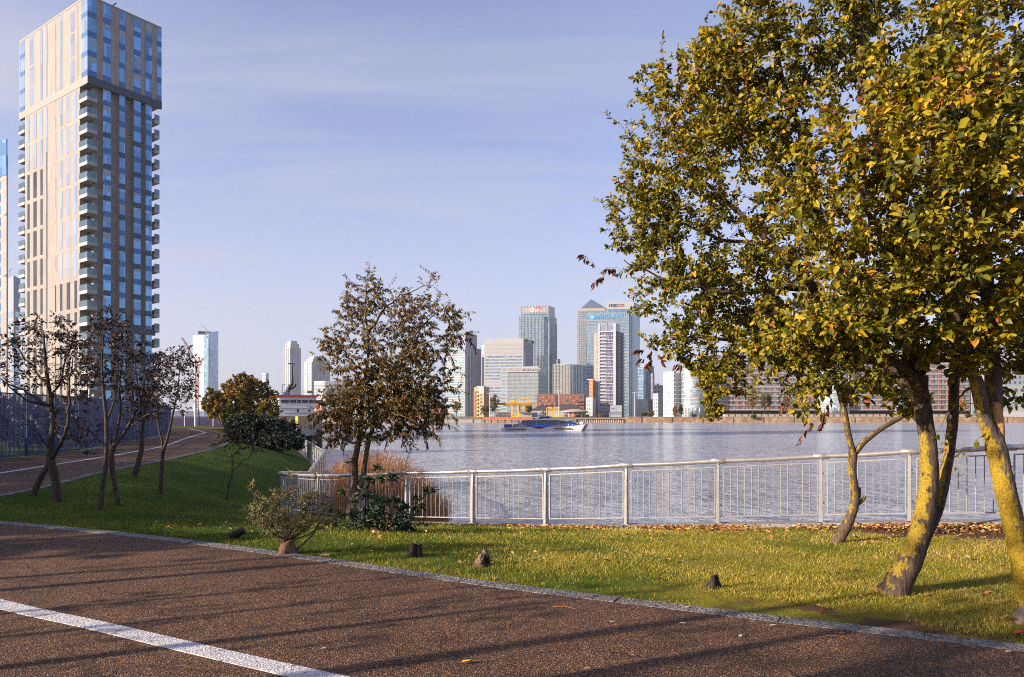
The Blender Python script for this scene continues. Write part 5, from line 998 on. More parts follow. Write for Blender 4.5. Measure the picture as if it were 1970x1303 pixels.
def ferry():
    d = 241.0; a = math.radians(-17); u = Vector((math.cos(a), math.sin(a), 0)); nn = Vector((-u.y, u.x, 0)); up = Vector((0, 0, 1)); c0 = P(1049, 829, d); c0.z = WATER_Z; B2 = 3.6
    t = thing('river_ferry', c0, 'white and blue catamaran passenger ferry crossing the river, bow to the right', 'boat'); q = lambda s, n, z: c0 + u * s + nn * n + up * z
    def loft(mb, secs, smooth=False):
        """sections: list of rings with the same count"""
        k = len(secs[0]); vs = [p for r in secs for p in r]; fs = [(i * k + j, i * k + (j + 1) % k, (i + 1) * k + (j + 1) % k, (i + 1) * k + j) for i in range(len(secs) - 1) for j in range(k)]
        mb.add(vs, fs, smooth); mb.add(secs[0], [tuple(range(k - 1, -1, -1))]); mb.add(secs[-1], [tuple(range(k))])
    M_HULL = plain('ferry_hull_white', (0.55, 0.55, 0.57), 0.4, var=0.05); M_TUN = plain('ferry_dark_bow', (0.03, 0.035, 0.05), 0.5)
    for s in (-1, 1):
        mb = MB(); n0 = s * (B2 - 0.75); secs = []
        for x, w, top in ((-14.2, 0.75, 1.0), (-6, 0.8, 1.25), (4, 0.8, 1.35), (10, 0.62, 1.75), (12.6, 0.3, 2.05), (14.0, 0.06, 2.2)):
            secs.append([q(x - (0 if x < 9 else (x - 9) * 0.35), n0 - w * 0.7, -0.6), q(x - (0 if x < 9 else (x - 9) * 0.35), n0 + w * 0.7, -0.6), q(x, n0 + w, top), q(x, n0 - w, top)])
        loft(mb, secs); mb.build('hull', M_HULL, t)
    mb = MB(); loft(mb, [[q(x, -b, z0), q(x, b, z0), q(x, b, z1), q(x, -b, z1)] for x, b, z0, z1 in ((-13.2, B2 - 0.1, 0.75, 1.28), (6, B2 - 0.1, 0.8, 1.36), (11.2, B2 - 0.5, 1.3, 1.9), (13.2, B2 - 0.8, 1.8, 2.18))]); mb.build('main_deck', M_TUN, t)
    mb = MB(); loft(mb, [[q(10.8, -B2 + 1.2, -0.3), q(10.8, B2 - 1.2, -0.3), q(12.9, B2 - 1.0, 1.85), q(12.9, -B2 + 1.2, 1.85)], [q(9.0, -B2 + 1.4, -0.3), q(9.0, B2 - 1.4, -0.3), q(9.0, B2 - 1.4, 1.3), q(9.0, -B2 + 1.4, 1.3)]]); mb.build('bow_tunnel', M_TUN, t)
    # cabin: blue belt below, long window band above, roof
    mb = MB(); loft(mb, [[q(x, -b, z0), q(x, b, z0), q(x, b, z1), q(x, -b, z1)] for x, b, z0, z1 in ((-10.3, B2 - 0.2, 1.30, 2.05), (-8.6, B2, 1.30, 2.3), (7, B2, 1.38, 2.4), (10.8, B2 - 0.5, 1.95, 2.45))]); mb.build('blue_belt', plain('ferry_blue', (0.015, 0.09, 0.42), 0.3, var=0.05), t)
    mb = MB(); loft(mb, [[q(x, -b, z0), q(x, b, z0), q(x - k, b - 0.25, z1), q(x - k, -b + 0.25, z1)] for x, b, z0, z1, k in ((-8.3, B2 - 0.05, 2.3, 2.45, 0), (-7.0, B2 - 0.02, 2.3, 3.45, 0), (6.5, B2 - 0.02, 2.4, 3.55, 0), (10.4, B2 - 0.6, 2.46, 2.75, 0.2))]); wb = mb.build('window_band', glass('ferry_glass', (0.07, 0.07, 0.075), 0.12, 0.3, 0.3, (1.2, 1.2, 9)), t)
    mb = MB()
    for k in range(11): mb.obox(q(-6.5 + k * 1.25, -B2 - 0.0, 2.92), u * 0.04, nn * 0.03, up * 0.5)
    mb.build('window_mullion', M_TUN, wb)
    mb = MB(); loft(mb, [[q(x, -b, z0), q(x, b, z0), q(x, b - 0.3, z1), q(x, -b + 0.3, z1)] for x, b, z0, z1 in ((-11.6, B2 - 0.5, 3.5, 3.56), (-6, B2 + 0.02, 3.46, 3.75), (5, B2 + 0.02, 3.56, 3.9), (8.2, B2 - 0.3, 3.2, 3.42), (11.2, B2 - 0.9, 2.5, 2.6))]); mb.build('roof', plain('ferry_roof', (0.5, 0.54, 0.64), 0.45, var=0.05), t)
    mb = MB(); loft(mb, [[q(x, -b, z0), q(x, b, z0), q(x, b - 0.2, z1), q(x, -b + 0.2, z1)] for x, b, z0, z1 in ((6.4, B2 - 0.8, 2.6, 3.7), (8.6, B2 - 0.9, 2.6, 3.35), (10.9, B2 - 1.2, 2.5, 2.75))]); mb.build('front_screen', M_DGLASS, t)
    mb = MB(); loft(mb, [[q(x, -b, z0), q(x, b, z0), q(x, b - 0.4, z1), q(x, -b + 0.4, z1)] for x, b, z0, z1 in ((-3.2, 1.5, 3.7, 4.2), (-2.2, 1.7, 3.7, 4.9), (1.0, 1.7, 3.8, 4.95), (2.2, 1.5, 3.85, 4.1))]); whs = mb.build('wheelhouse', M_WHITE, t)
    mb = MB(); mb.obox(q(0.2, 0, 4.45), u * 1.6, nn * 1.66, up * 0.3); mb.build('wheelhouse_window', M_DGLASS, whs); mb = MB(); mb.tube([q(-2.6, 0, 4.7), q(-2.6, 0, 6.0)], 0.06, 6); mb.obox(q(-2.6, 0, 5.4), u * 0.05, nn * 0.8, up * 0.06); mb.build('radar_mast', M_WHITE, whs)
    for x in (-3.4, -1.2): mb = MB(); mb.obox(q(x, -1.9, 3.9), u * 0.3, nn * 0.3, up * 0.35); mb.build('roof_vent', M_BLACK, t)
    # white wave panels edged in red along the belt
    M_RL = plain('ferry_red', (0.55, 0.02, 0.03), 0.4)
    def wave(x0, x1, h, z0, flip, name, mat, off_):
        mb = MB(); K = 16; topv = []; botv = []
        for k in range(K + 1):
            f = k / K; x = x0 + (x1 - x0) * f; y = h * math.sin(math.pi * f); topv.append(q(x, -B2 - off_, z0 + (y if not flip else -y))); botv.append(q(x, -B2 - off_, z0))
        back_ = [p + nn * 0.03 for p in topv + botv]; vs = topv + botv + back_; n = K + 1
        for k in range(K): mb.add([topv[k], topv[k + 1], botv[k + 1], botv[k]], [(0, 1, 2, 3), (3, 2, 1, 0)])
        mb.build(name, mat, t)
    for x0, x1, h, fl in ((-10.0, -4.6, 0.86, False), (2.2, 8.0, 0.78, False)): wave(x0 - .25, x1 + .25, h + 0.14, 1.36, fl, 'wave_edge', M_RL, 0.02); wave(x0, x1, h, 1.36, fl, 'wave_panel', M_HULL, 0.05)
    wave(-4.4, 2.1, 0.62, 1.36, True, 'wave_edge', M_RL, 0.02); wave(-3.9, 1.6, 0.42, 1.36, True, 'wave_dip', plain('ferry_blue', (0, 0, 0)), 0.05)
    for x0, x1, z in ((-12.5, -5.5, 0.62), (4.0, 9.5, 0.85)): mb = MB(); mb.obox(q((x0 + x1) / 2, -B2 - 0.15, z), u * (x1 - x0) / 2, nn * 0.3, up * 0.13); mb.build('fender', M_TUN, t)
    mb = MB()
    for k in range(9): mb.obox(q(-13.6 + k * 0.42, -B2 + 0.3, 1.75), u * 0.03, nn * 0.03, up * 0.5)
    mb.obox(q(-11.9, -B2 + 0.3, 2.25), u * 1.75, nn * 0.03, up * 0.04); mb.build('stern_railing', M_BLACK, t); mb = MB(); mb.obox(q(-11.9, -B2 + 0.5, 1.7), u * 1.3, nn * 0.05, up * 0.42); mb.build('stern_locker', plain('ferry_blue', (0, 0, 0)), t)
    mb = MB()
    for s in (-1, 1):
        mb.tube([q(11.2, s * 2.6, 2.5), q(12.6, s * 2.4, 2.95), q(13.6, s * 2.2, 2.7)], 0.05, 6)
        for k in range(4): mb.obox(q(11.4 + k * 0.55, s * 2.5, 2.5), u * 0.03, nn * 0.03, up * 0.36)
    mb.build('bow_railing', M_WHITE, t); mb = MB(); mb.obox(q(12.3, 0, 2.6), u * 0.5, nn * 1.2, up * 0.4); mb.build('bow_locker', M_WHITE, t); mb = MB(); mb.obox(q(12.6, -0.4, 3.4), u * 0.03, nn * 0.5, up * 0.4); mb.build('bow_flag', plain('faded_red_flag', (0.4, 0.2, 0.24), 0.8), t)
    for x in (8.7, 9.9): mb = MB(); mb.obox(q(x, -B2 - 0.02, 1.95), u * 0.05, nn * 0.05, up * 0.42); mb.build('door_frame', M_WHITE, t)
    mb = MB(); mb.obox(q(9.1, -B2 + 0.1, 3.0), u * 0.7, nn * 0.1, up * 0.3); mb.build('side_opening', M_DGLASS, t)
    letters('making the roads', q(-2.9, -B2 - 0.09, 1.72), u, up, 0.5, M_WHITE, 'lettering', t)
ferry()
# ---------------------------------------------------------------- buildings
UP = Vector((0, 0, 1))
class Face:
    def __init__(s, a, b, z0, z1):
        s.o = Vector((a.x, a.y, 0)); dv = Vector((b.x - a.x, b.y - a.y, 0)); s.W = dv.length; s.u = dv.normalized(); s.n = Vector((s.u.y, -s.u.x, 0)); s.z0 = z0; s.z1 = z1
    def s_(s, px):
        k = (px - CX) / F; return (k * s.o.y - s.o.x) / (s.u.x - k * s.u.y)
    def z_(s, py, sv=0.0): return EYE - (py - HY) * (s.o.y + s.u.y * sv) / F
    def pt(s, sv, z, out=0.0): return s.o + s.u * sv + UP * z + s.n * out
    def box(s, mb, s0, s1, z0, z1, out=0.15, dep=0.3):
        mb.obox(s.pt((s0 + s1) / 2, (z0 + z1) / 2, out - dep / 2), s.u * ((s1 - s0) / 2), s.n * (dep / 2), UP * ((z1 - z0) / 2))
def bld(name, label, xl, xc, xr, dl, dc, dr, ytop, mat, z0=FAR_Z, group=None, part='walls', cat='building', prism=True, ztop=None):
    pl, pc, pr = [Vector((*XY(x, d_), 0)) for x, d_ in ((xl, dl), (xc, dc), (xr, dr))]; pb = pl + pr - pc
    z1 = ztop if ztop is not None else EYE - (ytop - HY) * dc / F; t = thing(name, (pc.x, pc.y, z0), label, cat, group)
    if prism:
        mb = MB(); mb.prism([(p.x, p.y) for p in (pl, pc, pr, pb)], z0, z1); mb.build(part, mat, t)
    return t, Face(pl, pc, z0, z1), Face(pc, pr, z0, z1), (pl, pc, pr, pb)
def one(t, f, name, mat, s0, s1, z0, z1, out=0.15, dep=0.3, par=None):
    mb = MB(); f.box(mb, s0, s1, z0, z1, out, dep); return mb.build(name, mat, par or t)
def bands(t, faces, mat, z0, z1, n, fill=0.55, m0=0.02, m1=0.98, out=0.12, name='window_band', cells=None, gap=0.25, wrap=True):
    """one ribbon of windows per storey (broken into panes when cells is given), running round the given faces"""
    h = (z1 - z0) / n
    for i in range(n):
        mb = MB(); a = z0 + h * (i + (1 - fill) / 2); b = a + h * fill
        for k, f in enumerate(faces):
            c = cells[k] if cells else 1
            if c <= 1: f.box(mb, f.W * m0, f.W * m1, a, b, out)
            else:
                w = f.W * (m1 - m0) / c
                for j in range(c): f.box(mb, f.W * m0 + w * (j + gap / 2), f.W * m0 + w * (j + 1 - gap / 2), a, b, out)
        mb.build(name, mat, t)
def strips(t, f, mat, n, z0, z1, fill=0.5, name='fin', out=0.5, m0=0.0, m1=1.0, dep=0.7):
    mb = MB(); w = f.W * (m1 - m0) / n
    for j in range(n + 1): f.box(mb, f.W * m0 + w * j - w * fill / 2, f.W * m0 + w * j + w * fill / 2, z0, z1, out, dep)
    return mb.build(name, mat, t)
C_WHITE = plain('city_white', (0.40, 0.405, 0.415), 0.6, var=0.05, scale=.1); C_STONE = plain('city_stone', (0.285, 0.285, 0.285), 0.7, var=0.08, scale=.1); C_STEEL = plain('city_steel', (0.32, 0.35, 0.39), 0.45, 0.3, var=0.06, scale=.1)
C_DARK = plain('city_dark_panel', (0.06, 0.07, 0.10), 0.5, var=0.1, scale=.2); C_BRICK = plain('city_brick', (0.27, 0.105, 0.06), 0.85, var=0.15, scale=.6); C_ORANGE = plain('city_orange_render', (0.4, 0.145, 0.05), 0.8, var=0.1, scale=.3)
C_YELLOW = plain('city_yellow_brick', (0.4, 0.26, 0.11), 0.8, var=0.1, scale=.4); C_CREAM = plain('city_cream', (0.38, 0.34, 0.28), 0.8, var=0.08, scale=.3); C_ROOF = plain('city_slate', (0.075, 0.05, 0.05), 0.8, var=0.2, scale=.5)
G_PALE = glass('glass_pale', (0.27, 0.38, 0.44), 0.2, 0.4, 0.22, (4, 4, 4)); G_BLUE = glass('glass_blue', (0.16, 0.28, 0.38), 0.15, 0.5, 0.3, (3, 3, 4)); G_GREEN = glass('glass_green', (0.30, 0.44, 0.46), 0.2, 0.4, 0.22, (3, 3, 4)); G_DARK = glass('glass_dark', (0.07, 0.11, 0.16), 0.15, 0.4, 0.4, (3, 3, 3)); G_MID = glass('glass_mid', (0.26, 0.34, 0.42), 0.2, 0.4, 0.35, (3, 3, 3))
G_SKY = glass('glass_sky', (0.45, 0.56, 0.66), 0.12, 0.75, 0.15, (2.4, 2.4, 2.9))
# ---- tall residential tower on the left
def left_tower():
    C = Vector((-75.8, 130.0, 0)); a = Vector((-0.8175, 0.576, 0)).normalized(); b = Vector((-a.y, -a.x, 0)) * -1
    b = Vector((0.576, 0.8175, 0)).normalized(); WL, WR = 28.5, 13.6; top = 76.6; FL = 2.88
    t = thing('tower', C, 'tall tan residential tower with blue glass strips and corner balconies on the left', 'building'); TL = Face(C + a * WL, C, 0, top); TR = Face(C, C + b * WR, 0, top)
    ang = math.atan2(a.y, a.x)
    M_TAN = cladding('tower_stone_sunny_side', (0.265, 0.23, 0.205), 1.1, 2.88, 0.72, -math.atan2(a.y, -a.x) * -1); M_TAN2 = cladding('tower_stone', (0.30, 0.265, 0.25), 0.9, 1.44, 0.6, -math.atan2(b.y, b.x))  # one stone in two tones, for the sunlit face and the shaded one
    G_T = glass('tower_glass', (0.17, 0.33, 0.52), 0.06, 0.72, 0.35, (1.3, 1.3, 2.88)); G_TD = glass('tower_dark_glass', (0.03, 0.05, 0.06), 0.08, 0.35, 0.5, (1.2, 1.2, 2.88)); M_SP = plain('tower_spandrel', (0.03, 0.06, 0.10), 0.35, 0.2, var=0.15); M_SPB = plain('tower_blue_spandrel', (0.05, 0.14, 0.30), 0.3, 0.3, var=0.2)
    M_SLAB = plain('balcony_slab', (0.36, 0.35, 0.34), 0.7, var=0.08); M_BGL = glass('balcony_glass', (0.11, 0.17, 0.19), 0.1, 0.5, 0.2, (1.5, 1.5, 2.88)); M_BAND = plain('tower_grey_band', (0.25, 0.22, 0.2), 0.6, var=0.06); M_DB = plain('tower_dark_band', (0.05, 0.065, 0.08), 0.45, 0.2)
    zband = 61.4; zfl = 17.6; nb = 3.0   # corner notch depth
    def body(name, s0, s1, t0, t1, z0, z1, mats):   # s along a, t along b from the corner
        P0 = [C + a * s + b * q for s, q in ((s0, t0), (s0, t1), (s1, t1), (s1, t0))]; mb = MB(); n0 = len(mb.f)
        mb.prism([(p.x, p.y) for p in P0], z0, z1)
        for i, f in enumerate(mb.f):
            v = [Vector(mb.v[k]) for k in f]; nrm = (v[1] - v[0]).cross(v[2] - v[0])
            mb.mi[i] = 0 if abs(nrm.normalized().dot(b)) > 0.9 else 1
        return mb.build(name, mats, t)
    mats = [M_TAN, M_TAN2]
    body('upper_storeys', 0, WL, 0, WR, zband, top, mats)
    nR = 12.35
    body('walls', nb, WL - 2.6, 0, nR, 0, zband - 0.002, mats); body('recessed_corner', 1.3, nb - 0.002, 1.6, nR, 0, zband - 0.004, [M_TAN2, M_TAN2]); body('recessed_end', WL - 2.598, WL - 1.2, 1.5, nR, 0, zband - 0.004, [M_TAN2, M_TAN2])
    # bands
    one(t, TL, 'stone_band', M_BAND, -0.05, WL + .05, zband - 0.3, zband + 1.1, 0.06, 0.5); one(t, TR, 'dark_band', M_DB, 0, WR + .05, zband - 0.3, zband + 1.1, 0.06, 0.5); one(t, TR, 'dark_band', M_DB, 1.9, nR, zfl - 0.55, zfl + 0.6, 0.07, 0.5); one(t, TL, 'stone_band', M_BAND, 2.6, WL - nb, zfl - 0.3, zfl + 0.7, 0.06, 0.5)
    one(t, TL, 'parapet', M_BAND, -0.02, WL, top, top + 0.35, 0.05, 0.4); one(t, TR, 'parapet', M_BAND, 0, WR, top, top + 0.35, 0.05, 0.4)
    # sunny face: columns given by their picture position (left, right)
    BR_ = random.Random(4); M_BL = plain('window_blind', (0.34, 0.36, 0.38), 0.7, var=.1)
    def win(f, x0, x1, z0, z1, mat=G_T, par=None, out=0.04):
        s0, s1 = sorted((f.s_(x0), f.s_(x1))); s0, s1 = max(0, s0), min(f.W, s1); w = one(t, f, 'window', mat, s0, s1, z0, z1, out, 0.12, par)
        if f is TR and BR_.random() < 0.3:
            hh = (z1 - z0) * BR_.choice((0.25, 0.4, 0.6, 0.95)); ss = s0 + (s1 - s0) * BR_.choice((0, 0, 0.5)); one(t, f, 'blind', M_BL, ss + .05, ss + (s1 - s0) * (0.5 if ss > s0 else BR_.choice((.5, 1))) - .05, z1 - hh, z1 - .06, out + 0.012, 0.03, w)
        return w
    hi = zband + 1.15
    for x0, x1 in ((38.5, 48), (157, 168.6)):
        k = 4; h = (top - hi) / k
        for i in range(k):
            w = win(TL, x0, x1, hi + i * h + 0.9, hi + (i + 1) * h, G_SKY); s0, s1 = sorted((TL.s_(x0), TL.s_(x1))); one(t, TL, 'spandrel', M_SPB, max(0, s0), min(TL.W, s1), hi + i * h, hi + i * h + 0.88, 0.045, 0.12, w)
    for x0, x1, brk in ((57, 64, (0.28, 0.57)), (78, 82, ()), (89.5, 91.2, ()), (106, 108, ()), (115, 120, ()), (136, 143, (0.33, 0.66)), (148, 150.5, ())):
        cuts = [0.0] + list(brk) + [1.0 if x0 != 136 else 0.96]
        for c0, c1 in zip(cuts[:-1], cuts[1:]): win(TL, x0, x1, hi + (top - hi) * c0 + (0.25 if c0 else 0.1), hi + (top - hi) * c1 - 0.25, G_SKY)
    lowcols = ((53, 57, 0), (64.5, 70.5, 1), (78, 82, 1), (89.5, 91.2, 2), (106, 108, 0), (115.5, 120, 1), (128.5, 135, 0), (143.5, 148, 1))
    for x0, x1, ph in lowcols:
        z = zband - 0.6; i = 0
        while z > 1.5:
            hh = FL * (2 if ph < 2 else 3.0); lo = z - hh
            if abs((z + lo) / 2 - zfl) < 2.0 and ph < 2: pass
            refl = (lo > 46 and x0 < 95) or (lo > 26 and x0 > 100)  # upper panes get paler glass for the sky they would reflect
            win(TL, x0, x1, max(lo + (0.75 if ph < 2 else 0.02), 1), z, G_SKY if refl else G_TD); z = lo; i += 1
    # shaded face
    for j, (x0, x1) in enumerate(((198.5, 213), (229.5, 240.5), (257, 270.5), (280, 291.8))):
        k = 4; h = (top - hi) / k
        for i in range(k):
            w = win(TR, x0, x1, hi + i * h + 1.0, hi + (i + 1) * h - 0.05); s0, s1 = TR.s_(x0), TR.s_(x1); one(t, TR, 'spandrel', M_SPB, s0, s1, hi + i * h, hi + i * h + 0.98, 0.045, 0.12, w)
        z = zband - 0.4; i = 0
        while z > 2:
            s0, s1 = TR.s_(x0), TR.s_(x1); hh = FL
            if not (zfl - 0.6 < z - hh / 2 < zfl + 0.6):
                w = win(TR, x0, x1, z - hh + 0.95, z - 0.04); odd = (i + j) % 2 == 0 and z < 56
                one(t, TR, 'spandrel', M_SP if odd else M_SPB, s0, s1, z - hh, z - hh + 0.93, 0.03 if odd else 0.045, 0.12, w)
            z -= hh; i += 1
    for i in range(4):
        h = (top - hi) / 4; w = win(TR, 169.2, 185.5, hi + i * h + 1.0, hi + (i + 1) * h - 0.05); one(t, TR, 'spandrel', M_SPB, 0.0, TR.s_(185.5), hi + i * h, hi + i * h + 0.98, 0.045, 0.12, w)
        w = win(TR, 301.5, 312.6, hi + i * h + 1.0, hi + (i + 1) * h - 0.05); one(t, TR, 'spandrel', M_SPB, TR.s_(301.5), TR.W, hi + i * h, hi + i * h + 0.98, 0.045, 0.12, w)
    # balconies: front corner, left end, right end
    def balcony(s0, s1, q0, q1, z, glass_sides):
        o = C + a * ((s0 + s1) / 2) + b * ((q0 + q1) / 2); mb = MB(); mb.obox(o + UP * (z - 0.22), a * ((s1 - s0) / 2), b * ((q1 - q0) / 2), UP * 0.3); sl = mb.build('balcony', M_SLAB, t); mb = MB()
        for sd in glass_sides:
            if sd == 's0': mb.obox(C + a * (s0 + 0.03) + b * ((q0 + q1) / 2) + UP * (z + 0.62), a * 0.02, b * ((q1 - q0) / 2), UP * 0.54)
            if sd == 's1': mb.obox(C + a * (s1 - 0.03) + b * ((q0 + q1) / 2) + UP * (z + 0.62), a * 0.02, b * ((q1 - q0) / 2), UP * 0.54)
            if sd == 'q0': mb.obox(C + a * ((s0 + s1) / 2) + b * (q0 + 0.03) + UP * (z + 0.62), a * ((s1 - s0) / 2 - 0.05), b * 0.02, UP * 0.54)
            if sd == 'q1': mb.obox(C + a * ((s0 + s1) / 2) + b * (q1 - 0.03) + UP * (z + 0.62), a * ((s1 - s0) / 2 - 0.05), b * 0.02, UP * 0.54)
        mb.build('balustrade', M_BGL, sl)
    z = zband - FL + 0.1
    while z > 2:
        balcony(-0.15, nb, -0.15, 1.6, z, ('s0', 'q0')); balcony(WL - 2.6, WL + 0.15, -0.1, 1.5, z, ('s1', 'q0')); balcony(0.25, 3.0, nR, WR - 0.25, z, ('q1', 's0'))
        z -= FL
    mb = MB(); q = C + a * 4.5 + b * 5; mb.obox(q + UP * (top + 0.9), a * 1.2, b * 0.9, UP * 0.9); mb.tube([q + UP * (top + 0.5) + b * -1.0, q + UP * (top + 6) + b * -1.0], 0.14, 6); mb.tube([q + UP * (top + 2) + b, q + UP * (top + 3.6) + b * 2.2], 0.12, 6); mb.build('roof_plant', M_DB, t)
left_tower()
G_T = MATS['tower_glass']; M_TAN2 = MATS['tower_stone']
def side_tower(label, xr, d0, dr, ytop, seed, depth=14):
    C = Vector((*XY(xr, d0), 0)); t, fl, fr, _ = bld('tower', label, xr - 75, xr, xr + 3, d0 + 7, d0, d0 + depth, ytop, MATS['tower_stone'], 0.0, None, 'walls'); top = fl.z1; n = int(top / 2.88)
    one(t, fl, 'glazed_crown', G_T, fl.W - 3.2, fl.W + 0.05, top - 8.5, top + 0.05, 0.1, 0.3)
    for x0, x1 in ((0.80, 0.86), (0.60, 0.70), (0.42, 0.48)):
        for k in range(n): one(t, fl, 'window', G_T, fl.W * x0, fl.W * x1, k * 2.88 + 0.6, k * 2.88 + 2.6, 0.05, 0.12)
    for k in range(2, n, 5): one(t, fl, 'dark_band', MATS['tower_dark_band'], fl.W * 0.93, fl.W, k * 2.88, k * 2.88 + 0.5, 0.05, 0.12)
side_tower('tan tower cut off by the left edge with a blue glazed top corner', 12.5, 172, 180, 268, 1)
t, fl, fr, _ = bld('tower', 'lower grey blue tower half hidden between the two tan towers at the left edge', 14, 26, 39, 232, 226, 232, 530, plain('bluegrey_panel', (0.25, 0.28, 0.33), 0.5), 0.0)
for k in range(12):
    for f in (fl, fr): one(t, f, 'window', G_SKY, f.W * 0.25, f.W * 0.85, k * 2.9 + 0.7, k * 2.9 + 2.5, 0.06, 0.15)
mb = MB(); b0 = fl.pt(fl.W * .4, fl.z1); mb.tube([b0, b0 + UP * 2.0], 0.1, 5); mb.tube([b0 + UP * 2.0 - fl.u * 1.2, b0 + UP * 2.6 + fl.u * 2.4], 0.1, 5); mb.build('roof_arm', C_STEEL, t)
# ---- far left skyline
def slant_tower():
    d = 1100; t, fl, fr, q = bld('tower', 'glass skyscraper with a slanting open crown, far left across the water', 371, 401, 420, d + 10, d, d + 20, 648, G_PALE, prism=False); z = lambda y: EYE - (y - HY) * d / F; pl, pc, pr, pb = q
    mb = MB(); mb.prism([(p.x, p.y) for p in (pl, pc.lerp(pl, .28), pb.lerp(pl, .5), pb.lerp(pl, 0.9))], FAR_Z, z(644)); mb.build('pale_wing', glass('glass_white', (0.32, 0.38, 0.43), 0.25, 0.2, 0.1, (5, 5, 6)), t)
    mb = MB(); mb.prism([(p.x, p.y) for p in (pc.lerp(pl, .27), pc.lerp(pl, .0), pc.lerp(pr, .1), pb)], FAR_Z, [z(646), z(652), z(652), z(646)]); mb.build('blue_wing', G_BLUE, t)
    mb = MB(); mb.prism([(p.x, p.y) for p in (pc.lerp(pr, .02), pr, pb, pc.lerp(pb, .3))], FAR_Z, [z(641), z(634), z(638), z(641)]); mb.build('crown_wing', glass('glass_skyblue', (0.34, 0.47, 0.62), 0.2, 0.5, 0.15, (5, 5, 6)), t)
    mb = MB(); f = Face(pl.lerp(pc, .35), pr, 0, 0); f.box(mb, 0, f.W * 0.9, z(642), z(636), -1.0, 3); mb.build('crown_frame', C_DARK, t)
    n = 30
    for i in range(n): one(t, fl, 'floor_line', C_STEEL, fl.W * 0.0, fl.W * 0.72, z(648) - i * 4.1 - 0.35, z(648) - i * 4.1, 0.2, 0.3)
    mb = MB(); b0 = P(397, 636, d + 5); mb.tube([b0, P(389, 626, d + 5)], 0.7, 5); mb.tube([b0 + UP * 2, b0 - UP * 6], 0.7, 5); mb.build('roof_crane', C_STEEL, t)
slant_tower()
def step_tower(label, xl, xc, xr, d, ytop, ybase2, seed):
    z = lambda y: EYE - (y - HY) * d / F; t, fl, fr, q = bld('tower', label, xl, xc, xr, d + 8, d, d + 16, ybase2, C_WHITE, ztop=z(ybase2)); pl, pc, pr, pb = q; c = (pl + pr) / 2
    n = int((z(ybase2) - FAR_Z) / 3.4)
    bands(t, (fl, fr), G_MID, FAR_Z + 2, z(ybase2) - 2, n, 0.55, 0.04, 0.96, 0.2, cells=(5, 7), gap=0.3)
    sh = lambda k: [c.lerp(p, k) for p in (pl, pc, pr, pb)]; mb = MB(); r = sh(0.84); mb.prism([(p.x, p.y) for p in r], z(ybase2) - 1, z(ybase2 * .45 + ytop * .55)); mb.build('upper_step', C_WHITE, t)
    f2l, f2r = Face(r[0], r[1], 0, 0), Face(r[1], r[2], 0, 0); bands(t, (f2l, f2r), G_MID, z(ybase2) + 0.5, z(ybase2 * .45 + ytop * .55) - 1, max(2, int((ybase2 - ytop) * .5 * d / F / 3.4)), 0.55, 0.05, 0.95, 0.2, cells=(4, 6), gap=0.3)
    mb = MB(); r = sh(0.62); mb.prism([(p.x, p.y) for p in r], z(ybase2), z(ytop)); mb.build('glazed_crown', G_PALE, t)
    strips(t, fl, C_STEEL, 3, FAR_Z, z(ybase2), 0.22, 'pier', 0.6); strips(t, fr, C_STEEL, 4, FAR_Z, z(ybase2), 0.2, 'pier', 0.6)
step_tower('slim pale apartment tower with a stepped top above the moored ship', 547, 558, 578, 1300, 655, 668, 1); step_tower('pale stepped apartment tower, shorter and wider, just left of the weeping tree', 586, 600, 634, 1350, 686, 696, 2)
t, fl, fr, _ = bld('building', 'small distant grey slab behind the top of the orange autumn tree', 505, 511, 517, 1400, 1395, 1405, 718, C_STEEL); bands(t, (fl, fr), G_MID, 4, fl.z1 - 2, 14, 0.5, 0.1, 0.9, 0.3)
def crane_red():
    d = 560; t = thing('tower_crane', P(365, 800, d), 'red lattice tower crane leaning its jib to the left beside the slanting skyscraper', 'crane'); M_CR = plain('crane_red', (0.34, 0.1, 0.07), 0.6)
    def lattice(a, b, w, name, par):
        mb = MB(); u = (b - a).normalized(); s = u.orthogonal().normalized(); r = u.cross(s); n = max(4, int((b - a).length / (w * 1.6)))
        cs = [s * w / 2 + r * w / 2, s * w / 2 - r * w / 2, -s * w / 2 - r * w / 2, -s * w / 2 + r * w / 2]
        for c in cs: mb.tube([a + c, b + c], w * 0.12, 4)
        for i in range(n):
            p = a.lerp(b, i / n); q_ = a.lerp(b, (i + 1) / n)
            for k in range(4): mb.tube([p + cs[k], q_ + cs[(k + 1) % 4]], w * 0.08, 4)
        return mb.build(name, M_CR, par)
    lattice(P(380, 800, d), P(381, 700, d), 1.4, 'mast', t); lattice(P(381, 702, d), P(350, 650, d), 1.0, 'jib', t); lattice(P(381, 700, d), P(392, 690, d), 1.4, 'counter_jib', t); mb = MB(); mb.box(*sorted((P(381, 0, d).x, P(386, 0, d).x)), d - 1.5, d + 1.5, P(0, 703, d).z, P(0, 694, d).z); mb.build('cab', M_CR, t)
    mb = MB(); mb.tube([P(384, 688, d), P(350, 650, d)], 0.12, 4); mb.tube([P(384, 688, d), P(392, 690, d)], 0.12, 4); mb.tube([P(381, 700, d), P(384, 688, d)], 0.4, 5); mb.build('tie_rod', M_CR, t)
crane_red()
t, fl, fr, _ = bld('office_block', 'white mid rise block with dark horizontal window bands behind the weeping tree', 604, 625, 702, 905, 900, 912, 733, C_WHITE); bands(t, (fl, fr), G_MID, 3, fl.z1 - 4, 10, 0.42, 0.02, 0.98, 0.3)
t, fl, fr, _ = bld('building', 'red brick riverside house right of the moored ship', 604, 620, 626, 600, 596, 606, 776, C_BRICK)
